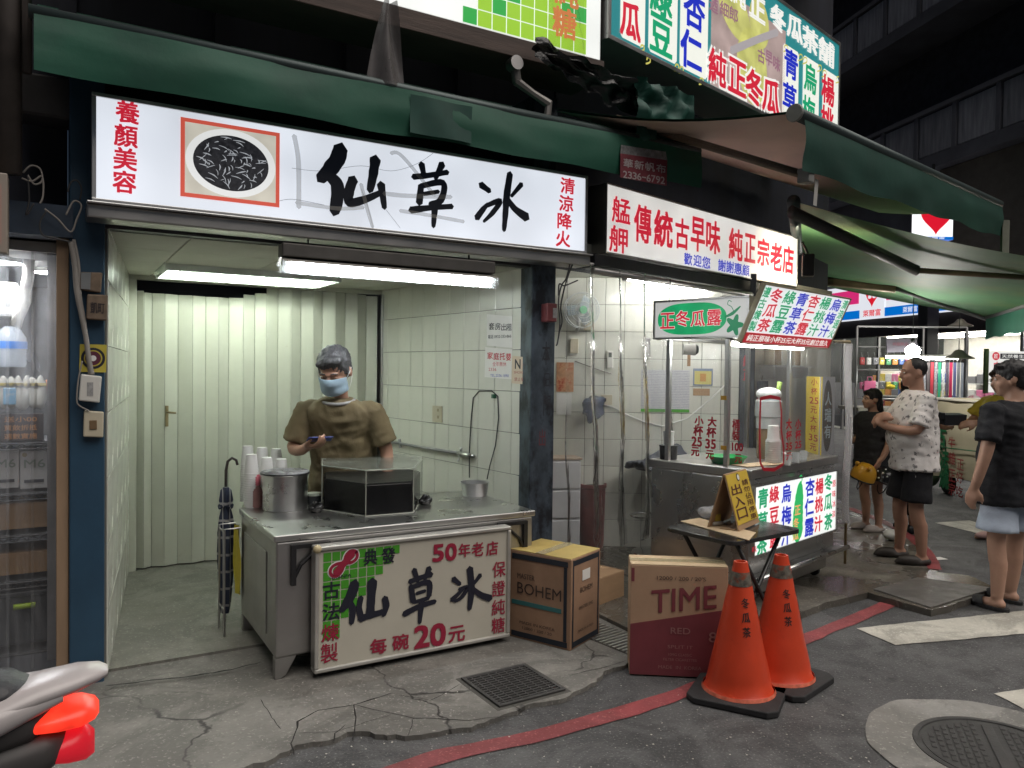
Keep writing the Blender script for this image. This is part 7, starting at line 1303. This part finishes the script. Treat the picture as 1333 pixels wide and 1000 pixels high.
def hand(mb, wrist, d, nrm, sgn, curl=.35):   # d finger direction, nrm palm direction, sgn +1: thumb on d x nrm side
    d = Vector(d).normalized(); nrm = Vector(nrm); nrm = (nrm-d*nrm.dot(d)).normalized(); s = d.cross(nrm)*sgn; wrist = Vector(wrist)
    for i in range(4):
        base = wrist+d*(.085-.004*abs(i-1))+s*(.03-.02*i); mb.tube([wrist+s*(.014-.0095*i)-d*.005, base], [.0155, .0125], 8)
        p = base; a = 0; L = (.040, .045, .041, .031)[i]; pts = [p]
        for j in range(3):
            a += curl*(.8 if j == 0 else 1.0); q = d*math.cos(a)+nrm*math.sin(a); p = p+q*L*(1, .68, .55)[j]; pts.append(p)
        mb.tube(pts, [.0115, .0105, .0098, .008], 8); mb.ell(pts[-1], (.008,)*3, 8, 6)
    b0 = wrist+d*.02+s*.02; b1 = b0+(d*.6+s*.7+nrm*.25).normalized()*.042; b2 = b1+(d*.85+s*.25+nrm*.4).normalized()*.034; b3 = b2+(d*.9+nrm*.45).normalized()*.026
    mb.tube([b0, b1, b2, b3], [.016, .0145, .0115, .009], 8); mb.ell(b3, (.009,)*3, 8, 6)
SKIN = mat('skin', (.40, .22, .15), .5, var=.08, vscale=9, bump=.05, bscale=150); SKIN2 = mat('skin_pale', (.46, .27, .19), .5, var=.07, vscale=9)
HAIRB = mat('black_hair', (.012, .011, .012), .45, var=.4, vscale=60, bump=.6, bscale=90, stretch=(1, 1, .25)); HAIRG = mat('grey_hair', (.085, .085, .09), .5, var=.55, vscale=70, bump=.7, bscale=90, stretch=(1, .35, .35))
EYEW = mat('eye_white', (.6, .58, .55), .3); EYED = mat('eye_dark', (.015, .01, .008), .2)
def person(label, loc, rz, H=1.7, hip=None, k=1.0, vox=.011, skin=SKIN, torso=None, arms=None, legs=None, head=(0, 0, 0), hpos=None, shirt=None, shorts=None, hair='short', hairm=HAIRB, sleeve=.5, belly=0.0, pants_len=.5, feet=None, glasses=False, hs=1.0, lids=False):
    root = thing('person', label, 'person', Fr((loc[0], loc[1], loc[2] if len(loc) > 2 else 0), rz))
    g = H/1.7; hp = hip or .9*g
    def zm(v): return Vector((v.x*g*k, v.y*g*k, v.z*hp/.9 if v.z < .9 else hp+(v.z-.9)*(H-hp)/.8))
    T = torso or [(0, 0, .80, .15, .10), (0, 0, .90, .168, .122), (0, -belly*.6, 1.02, .162+belly*.35, .12+belly), (0, -belly*.55, 1.14, .165+belly*.3, .122+belly*.9), (0, -belly*.15, 1.25, .178, .125+belly*.3), (0, .0, 1.335, .176, .108), (0, .005, 1.385, .125, .085), (0, .008, 1.425, .066, .062)]
    hc = Vector(hpos or (0, -.025, 1.572)); HM = Matrix.Translation(hc) @ Matrix.Rotation(head[0], 4, 'Z') @ Matrix.Rotation(head[1], 4, 'X') @ Matrix.Rotation(head[2], 4, 'Y') @ Matrix.Scale(hs, 4)
    A = arms or {1: ((.19, 0, 1.355), (.255, .03, 1.1), (.27, -.04, .86)), -1: ((-.19, 0, 1.355), (-.255, .03, 1.1), (-.27, -.04, .86))}
    G = legs or {1: ((.095, 0, .86), (.1, -.01, .48), (.1, .02, .09)), -1: ((-.095, 0, .86), (-.1, -.01, .48), (-.1, .02, .09))}
    b = MB(); loft(b, [(a, c, z, rx-.012, ry-.012) for a, c, z, rx, ry in T])
    nb = Vector((T[-1][0], T[-1][1]+.004, T[-1][2]-.04)); limb(b, [nb, HM @ Vector((0, .022, -.05))], [.06, .055])
    for c_, r_ in (((0, .014, .03), (.076, .094, .094)), ((0, -.02, -.045), (.061, .068, .075)), ((0, -.056, -.098), (.028, .026, .02)), ((0, -.092, -.022), (.0125, .017, .025)), ((0, -.104, -.036), (.014, .012, .011)), ((0, -.071, .014), (.052, .02, .012)), ((.079, .012, -.012), (.011, .022, .032)), ((-.079, .012, -.012), (.011, .022, .032)), ((0, -.082, -.069), (.023, .01, .008)), ((.036, -.056, -.038), (.026, .025, .026)), ((-.036, -.056, -.038), (.026, .025, .026))): b.ell(c_, r_, 18, 12, HM)
    for s_ in (1, -1):
        sh, el, wr = [Vector(p) for p in A[s_][:3]]; limb(b, [sh+Vector((-.012*s_, 0, -.02)), el, wr], [.046, .042, .029])
        if len(A[s_]) > 3: d, nr, cu = A[s_][3]
        else: d, nr, cu = (wr-el), (-s_, -.2, 0), .4
        hand(b, wr, d, nr, s_ if len(A[s_]) < 5 else A[s_][4], cu)
        hi, kn, an = [Vector(p) for p in G[s_]]; limb(b, [hi, kn, (kn+an)/2+Vector((0, .012, .04)), an], [.085, .056, .054, .037])
        limb(b, [an+Vector((0, .025, -.045)), an+Vector((0, -.08, -.055)), an+Vector((.01*s_, -.17, -.068))], [.034, .036, .022])
    link('body', remesh(b, 'body', skin, vox, 3, None, zm), root)
    def M_(mb, name, m, smooth=True): mb.v = [zm(v) for v in mb.v]; return mb.build(name, m, root, smooth=smooth)
    for s_ in (1, -1):
        e = MB(); e.ell((.031*s_, -.0835, -.001), (.013, .007, .0065), 10, 6, HM); M_(e, 'eyelid' if lids else 'eye', skin if lids else EYEW); e = MB(); e.ell((.031*s_, -.0885 if not lids else -.0875, -.001 if not lids else -.006), (.0055, .0035, .0058) if not lids else (.013, .004, .0018), 8, 6, HM); M_(e, 'lash_line' if lids else 'iris', EYED)
        e = MB(); e.tube([(.014*s_, -.092, .021), (.032*s_, -.0915, .026), (.05*s_, -.079, .02)], [.003, .004, .002], 6, HM); M_(e, 'eyebrow', hairm)
    e = MB(); e.tube([(-.022, -.0885, -.067), (0, -.0925, -.069), (.022, -.0885, -.067)], [.0015, .0028, .0015], 6, HM); M_(e, 'lips', mat('lips', (.28, .1, .08), .5))
    hm = MB(); dsp = lambda c: .007*noise.noise(Vector((c.x*45, c.y*45, c.z*22)))+.005*noise.noise(c*110)
    if hair == 'buzz': hm.ell((0, .022, .036), (.079, .092, .092), 22, 14, HM); dsp = lambda c: .001*noise.noise(c*200)
    elif hair == 'long':
        hm.ell((0, .022, .042), (.087, .1, .094), 22, 14, HM); hm.ell((0, .07, -.05), (.075, .05, .12), 16, 10, HM); hm.ell((0, .1, -.03), (.045, .05, .045), 12, 8, HM); hm.ell((.03, .11, -.12), (.03, .028, .1), 12, 8, HM); hm.ell((.0, -.055, .075), (.062, .035, .028), 14, 8, HM)
    else:
        hm.ell((0, .024, .044), (.087, .101, .092), 22, 14, HM); hm.ell((0, .06, -.015), (.077, .058, .07), 18, 10, HM); hm.ell((.012, -.05, .088), (.066, .04, .026), 14, 8, HM); hm.ell((-.03, -.068, .07), (.036, .022, .022), 12, 8, HM)
        for s_ in (1, -1): hm.ell((.074*s_, .0, .012), (.011, .024, .035), 10, 8, HM)
    link('hair', remesh(hm, 'hair', hairm, .009, 2, dsp, zm), root)
    if glasses:
        gl = MB()
        for s_ in (1, -1):
            gl.tube([HM @ Vector((.033*s_+.025*math.cos(6.283*q/16), -.103, -.002+.02*math.sin(6.283*q/16))) for q in range(17)], .0022, 6, cap=False); gl.tube([HM @ Vector((.058*s_, -.1, .002)), HM @ Vector((.08*s_, .01, .0))], .002, 6)
        gl.tube([HM @ Vector((-.009, -.104, .002)), HM @ Vector((.009, -.104, .002))], .002, 6); M_(gl, 'glasses', mat('glasses', (.05, .03, .025), .3))
    if shirt:
        t = MB(); hem = shirt.get('hem', .8); R_ = [(a, c, z, rx+.02+(.012 if z < 1.1 else 0), ry+.02+(.014 if z < 1.1 else 0)) for a, c, z, rx, ry in T if z >= .88]; z0 = R_[0]; R_ = [(z0[0], z0[1], hem, z0[3]+.024, z0[4]+.022)]+R_
        R_[-1] = (T[-1][0], T[-1][1], T[-1][2]-.006, .082, .076); loft(t, R_)
        for s_ in (1, -1):
            sh, el, wr = [Vector(p) for p in A[s_][:3]]; ee = sh.lerp(el, shirt.get('sleeve', .72)); t.ell(sh+Vector((-.03*s_, 0, -.0)), (.072, .072, .066), 14, 10); t.tube([sh+Vector((-.06*s_, 0, -.0)), sh+Vector((.0*s_, 0, -.004)), sh.lerp(ee, .5), ee], [.066, .072, .072, .078], 16)
        wr_ = lambda c: .009*noise.noise(Vector((c.x*9, c.y*9, c.z*4)))+.006*(1-2*abs(noise.noise(Vector((c.x*17+c.z*6, c.y*17, c.z*6)))))+.008*noise.noise(Vector((c.x*5+c.z*12, c.y*6, c.z*14)))+.006*(.6-2*abs(noise.noise(Vector((c.x*7-c.z*15, c.y*8, c.z*11)))))
        so_ = link('shirt', remesh(t, 'shirt', shirt['m'], shirt.get('vox', .015), 1, wr_, zm), root)
        if shirt.get('collar'):
            c0 = Vector((T[-1][0], T[-1][1]-.008, T[-1][2]-.006)); cb_ = MB().tube([c0+Vector((.094*math.cos(6.283*q/28), .088*math.sin(6.283*q/28)-.004, -.012-.024*max(0, -math.sin(6.283*q/28)))) for q in range(29)], .0105, 8, cap=False, flat=1.0); M_(cb_, 'collar', shirt['collar'])
    if shorts:
        t = MB(); R_ = [(a, c, z, rx+.012, ry+.012) for a, c, z, rx, ry in T if z < 1.03]; loft(t, R_)
        for s_ in (1, -1):
            hi, kn, an = [Vector(p) for p in G[s_]]; f = shorts.get('len', .8); e = hi.lerp(kn, f) if f <= 1 else kn.lerp(an, f-1); t.tube([hi+Vector((-.005*s_, 0, .02)), hi.lerp(kn, .4), e], [.107, .107, shorts.get('w', .1)], 18)
        wr_ = lambda c: .004*noise.noise(Vector((c.x*12, c.y*12, c.z*7)))+.004*noise.noise(Vector((c.x*7, c.y*7, c.z*16)))
        link('shorts' if shorts.get('len', .8) < 1.2 else 'trousers', remesh(t, 'shorts', shorts['m'], .016, 2, wr_, zm), root)
    if feet:
        for s_ in (1, -1):
            an = Vector(G[s_][2]); f = MB()
            if feet[0] == 'clog':
                f.ell(an+Vector((.004*s_, -.09, -.055)), (.052, .1, .047), 16, 10); f.ell(an+Vector((0, .02, -.06)), (.045, .06, .03), 14, 8); f.slab([(an.x+.05*math.cos(6.283*q/20), an.y-.06+(.145 if math.sin(6.283*q/20) < 0 else .135)*math.sin(6.283*q/20)) for q in range(20)], .002, .03)
                link('shoe', remesh(f, 'shoe', feet[1], .012, 2, None, zm), root)
            elif feet[0] == 'sandal':
                f.slab([(an.x+.052*math.cos(6.283*q/20), an.y-.06+.145*math.sin(6.283*q/20)) for q in range(20)], .004, .026); M_(f, 'sole', feet[1], False); f = MB(); f.grid(lambda u, v: (an.x+.056*math.cos(math.pi*u), an.y-.05-.075*v-.03*math.sin(math.pi*u), .028+.055*math.sin(math.pi*u)-.02*v*math.sin(math.pi*u)), 12, 4); M_(f, 'strap', feet[1])
            else:
                f.ell(an+Vector((.004*s_, -.085, -.05)), (.046, .11, .04), 16, 10); f.ell(an+Vector((0, .02, -.03)), (.043, .06, .055), 14, 8); link('shoe', remesh(f, 'shoe', feet[1], .012, 2, None, zm), root)
    return root, HM, zm
def fabric(name, col, var=.15): return mat(name, col, .85, var=var, vscale=5, bump=.8, bscale=9)
# ---- the man behind the jelly cart
TO = [(0, .03, .80, .155, .115), (0, .03, .90, .165, .13), (0, .01, 1.02, .162, .14), (0, -.03, 1.12, .168, .14), (0, -.075, 1.22, .175, .132), (0, -.105, 1.29, .168, .11), (0, -.125, 1.335, .12, .088), (0, -.14, 1.372, .066, .064)]
OLIVE = fabric('olive_tshirt', (.16, .125, .066), .16)
mp = gd(447, 540, 5.0)
man1, HM, zm = person('grey-haired man in olive t-shirt and blue face mask looking at his phone', (mp.x, mp.y, .036), R(-30), 1.7, None, 1.06, .008, SKIN, TO,
    {-1: ((-.195, -.1, 1.285), (-.27, -.12, 1.05), (-.15, -.29, 1.07), ((.8, -.5, .12), (.05, .05, 1), .5), 1), 1: ((.195, -.1, 1.285), (.27, -.05, 1.04), (.285, -.14, .81))},
    None, (R(-8), R(27), 0), (-.012, -.21, 1.538), dict(m=OLIVE, vox=.0115, hem=.74, sleeve=.85, collar=mat('grey_collar', (.36, .35, .35), .8, var=.1)), dict(m=fabric('blue_jeans', (.03, .045, .09)), len=1.9, w=.085), 'short', HAIRG, feet=('clog', BLACKM), hs=1.13, lids=True)
MASKM = mat('mask_blue', (.42, .56, .68), .75, var=.05, bump=.1, bscale=60)
def maskpt(u, v):
    a = R(-66+132*u); z = -.110+.108*v; r_ = .094+.006*math.sin(v*3.1416*3)*.6; pinch = 1-.28*(abs(2*u-1)**2)*abs(2*v-1)
    y = -r_*math.cos(a)-.03*math.cos(a)**3*(1-abs(v-.62)*1.2)-.004; return HM @ Vector((.083*math.sin(a), y*.98+.004, -.061+(z+.061)*pinch))
mk = MB().grid(maskpt, 20, 14); mk.v = [zm(v) for v in mk.v]; mko = mk.build('face_mask', MASKM, man1, smooth=True); mko.modifiers.new('t', 'SOLIDIFY').thickness = .002
for s_ in (1, -1):
    for z_, z2 in ((-.022, .012), (-.095, -.03)):
        e = MB().tube([HM @ Vector((.076*s_, -.036, z_)), HM @ Vector((.085*s_, -.01, (z_+z2)/2)), HM @ Vector((.086*s_, .022, z2))], .0022, 6); e.v = [zm(v) for v in e.v]; e.build('ear_loop', mat('loop_white', (.7, .7, .68), .7), mko, smooth=True)
phn = man1.matrix_basis @ zm(Vector((-.06, -.35, 1.125)))
pho = thing('phone', 'blue-cased smartphone held in the man\'s right hand', 'phone', Fr(phn, R(-27+25), R(-25)))
MB().box(-.075, -.036, -.004, .075, .036, .004).build('case', mat('phone_case', (.03, .045, .22), .35), pho, bevel=.003); MB().box(-.07, -.032, .0045, .07, .032, .0055).build('screen', mat('phone_screen', (.01, .012, .02), .1), pho)
# ---- customers at the second stall
PRINT = fabric('printed_tshirt', (.68, .65, .63), .05)
n = PRINT.node_tree.nodes; l = PRINT.node_tree.links; bs = n['Principled BSDF']; src = bs.inputs['Base Color'].links[0].from_socket
vo = n.new('ShaderNodeTexVoronoi'); vo.inputs['Scale'].default_value = 19; vo.inputs['Randomness'].default_value = 1; tcn = n.new('ShaderNodeTexCoord'); nn_ = n.new('ShaderNodeTexNoise'); nn_.inputs['Scale'].default_value = 60; l.new(tcn.outputs['Object'], nn_.inputs[0]); va = n.new('ShaderNodeVectorMath'); va.operation = 'MULTIPLY_ADD'; va.inputs[1].default_value = (.05,)*3; l.new(nn_.outputs['Color'], va.inputs[0]); l.new(tcn.outputs['Object'], va.inputs[2]); l.new(va.outputs[0], vo.inputs['Vector'])
mr_ = n.new('ShaderNodeMapRange'); mr_.inputs[1].default_value = .24; mr_.inputs[2].default_value = .3; mr_.inputs[3].default_value = .75; mr_.inputs[4].default_value = 0; l.new(vo.outputs['Distance'], mr_.inputs[0]); mx = n.new('ShaderNodeMix'); mx.data_type = 'RGBA'; l.new(mr_.outputs[0], mx.inputs[0]); l.new(src, mx.inputs[6]); mx.inputs[7].default_value = (.06, .06, .065, 1); l.new(mx.outputs[2], bs.inputs['Base Color'])
BLKT = fabric('black_tshirt', (.006, .007, .011), .3); BLKS = fabric('black_shorts', (.004, .004, .007), .3)
p2 = gz(1187, 731, .045)
m2, HM2, z2 = person('stout man in white printed t-shirt and black shorts standing with crossed arms', (p2.x, p2.y, .047), R(-128), 1.69, None, 1.02, .011, SKIN, None,
    {1: ((.2, .01, 1.345), (.25, -.08, 1.11), (.03, -.3, 1.16), ((-.9, .0, .1), (0, .6, -.2), .3)), -1: ((-.2, .01, 1.345), (-.25, -.1, 1.12), (.0, -.28, 1.2), ((.9, .05, .1), (0, .6, -.2), .4))},
    {1: ((.1, 0, .86), (.11, -.02, .48), (.11, .03, .09)), -1: ((-.1, 0, .86), (-.12, -.06, .48), (-.14, -.05, .09))}, (R(4), R(2), 0), None, dict(m=PRINT, vox=.012, hem=.77, sleeve=.85), dict(m=BLKS, len=.92, w=.118), 'buzz', HAIRB, belly=.035, feet=('clog', mat('brown_clog', (.03, .024, .02), .6)))
Pn = MB(); vs_, fs_ = glyph('NASA'); Pn.add([(.171, -.06-x*.0+x*.055*-1*0, 0) for x, z in vs_], [])
tx = MB(); put(tx, 'NASA', 0, 0, .06, .018, 0, .06); tb = tx.build('lettering', WHT_P, m2, fix=False); tb.matrix_basis = Matrix.Translation(z2(Vector((.196, -.03, .73)))) @ Matrix.Rotation(R(90), 4, 'Z')
p3 = gz(1312, 790)
m3, HM3, z3 = person('man in plain black t-shirt and light blue shorts seen from behind', (p3.x, p3.y, 0), R(172), 1.7, None, 1.03, .011, SKIN2, None,
    {1: ((.2, .0, 1.355), (.285, .03, 1.1), (.31, -.03, .84)), -1: ((-.2, 0, 1.355), (-.28, .02, 1.1), (-.2, -.2, 1.0))}, {1: ((.1, 0, .86), (.13, -.0, .48), (.14, .02, .09)), -1: ((-.1, 0, .86), (-.11, -.04, .48), (-.11, -.06, .09))},
    (R(38), R(4), 0), None, dict(m=BLKT, vox=.012, hem=.72, sleeve=.8), dict(m=fabric('light_denim', (.46, .53, .64), .12), len=.86, w=.125), 'short', HAIRB, belly=.02, feet=('sandal', RUBBER))
p4 = gz(1133, 690, .045)
m4, HM4, z4 = person('girl in black t-shirt with tied dark hair carrying two helmets', (p4.x, p4.y, .047), R(-105), 1.4, None, 1.06, .011, SKIN2, None,
    {1: ((.18, .0, 1.355), (.23, .03, 1.1), (.21, -.08, .86)), -1: ((-.18, 0, 1.355), (-.24, .0, 1.1), (-.12, -.22, 1.05))}, None, (R(-8), R(-4), 0), None, dict(m=fabric('charcoal_tshirt', (.022, .022, .026), .2), hem=.74, sleeve=.85), dict(m=fabric('blue_jeans', (0, 0, 0)), len=.55, w=.1), 'long', HAIRB, feet=('clog', mat('white_clog', (.42, .37, .34), .6)))
P5 = gz(1181, 694)
person('person half hidden behind the printed t-shirt man reaching out an arm', (P5.x, P5.y, 0), R(72), 1.56, None, 1.0, .015, SKIN2, None,
    {1: ((.19, 0, 1.355), (.22, -.22, 1.2), (.1, -.44, 1.22)), -1: ((-.19, 0, 1.355), (-.24, -.2, 1.19), (-.08, -.46, 1.19))}, None, (R(-20), 0, 0), None, dict(m=fabric('grey_top', (.3, .29, .28)), hem=.75), dict(m=BLKS, len=1.7, w=.075), 'short', HAIRB, feet=('shoe', BLACKM))
P6 = gz(1300, 705)
m6, HM6, z6 = person('person in glasses and yellow shirt holding out a dark box behind the black t-shirt man', (P6.x, P6.y, 0), R(-112), 1.67, None, 1.0, .012, SKIN2, None,
    {1: ((.19, 0, 1.355), (.24, -.14, 1.16), (.1, -.36, 1.17), ((-.1, -1, -.15), (-.6, 0, -.3), .5)), -1: ((-.19, 0, 1.355), (-.24, -.14, 1.16), (-.1, -.36, 1.17))}, None, (R(10), R(8), 0), None, dict(m=fabric('yellow_shirt', (.5, .4, .05)), hem=.76), dict(m=BLKS, len=.9), 'short', mat('brown_hair', (.03, .018, .012), .5, var=.3, vscale=60), feet=('shoe', mat('pink_shoe', (.5, .32, .3), .6)), glasses=True)
bxp = m6.matrix_basis @ z6(Vector((.0, -.52, 1.2))); t = thing('dark_box', 'dark flat box held between two people in front of the cream banner', 'box', Fr(bxp, R(-20), R(8)))
MB().box(-.13, -.05, -.055, .1, .05, .045).build('box', mat('dark_box', (.015, .017, .025), .5), t, bevel=.006); MB().box(-.16, -.04, .0, -.131, .04, .06).build('flap', mat('dark_box', (0, 0, 0)), t, bevel=.003)
# helmets hanging from the girl's hand
hh = m4.matrix_basis @ z4(Vector((.2, -.12, .78)))
def helmet(name, label, loc, m, rz, spots=False):
    t = thing(name, label, 'helmet', Fr(loc, rz, R(20)))
    MB().lathe([(.002, .115), (.05, .105), (.09, .075), (.112, .02), (.115, -.04), (.112, -.055), (.1, -.05), (.095, 0)], 28, cap=False).build('shell', m, t, smooth=60); MB().tube([(.115*math.cos(6.283*q/28), .115*math.sin(6.283*q/28), -.05) for q in range(29)], .007, 6, cap=False).build('edge_trim', BLACKM, t, smooth=True)
    MB().tube([(.1, 0, -.05), (.06, 0, -.13), (0, 0, -.16), (-.06, 0, -.13), (-.1, 0, -.05)], .005, 6).build('chin_strap', BLACKM, t, smooth=True)
    if spots:
        for q in range(16):
            a = q*2.4; z = .09-.008*q; r_ = .116*math.sqrt(max(.02, 1-(z/.118)**2)); MB().ell((r_*math.cos(a), r_*math.sin(a), z*.95), (.009,)*3, 8, 6).build('dot', WHT_P, t, smooth=True)
    else:
        for a in (2.2, 3.6): MB().ell((.095*math.cos(a), .095*math.sin(a), .085), (.022, .022, .022), 10, 8).build('knob', m, t, smooth=True)
helmet('helmet', 'yellow open-face helmet hanging from the girl\'s hand', hh+Vector((-.14, .03, -.06)), mat('yellow_helmet', (.55, .28, .02), .3), R(20)); helmet('helmet', 'black helmet with white dots hanging beside the yellow one', hh+Vector((.06, -.06, -.1)), mat('black_helmet', (.012, .012, .014), .2), R(60), True)
bpy.data.objects.remove(_fo); bpy.data.scenes.remove(_SC)
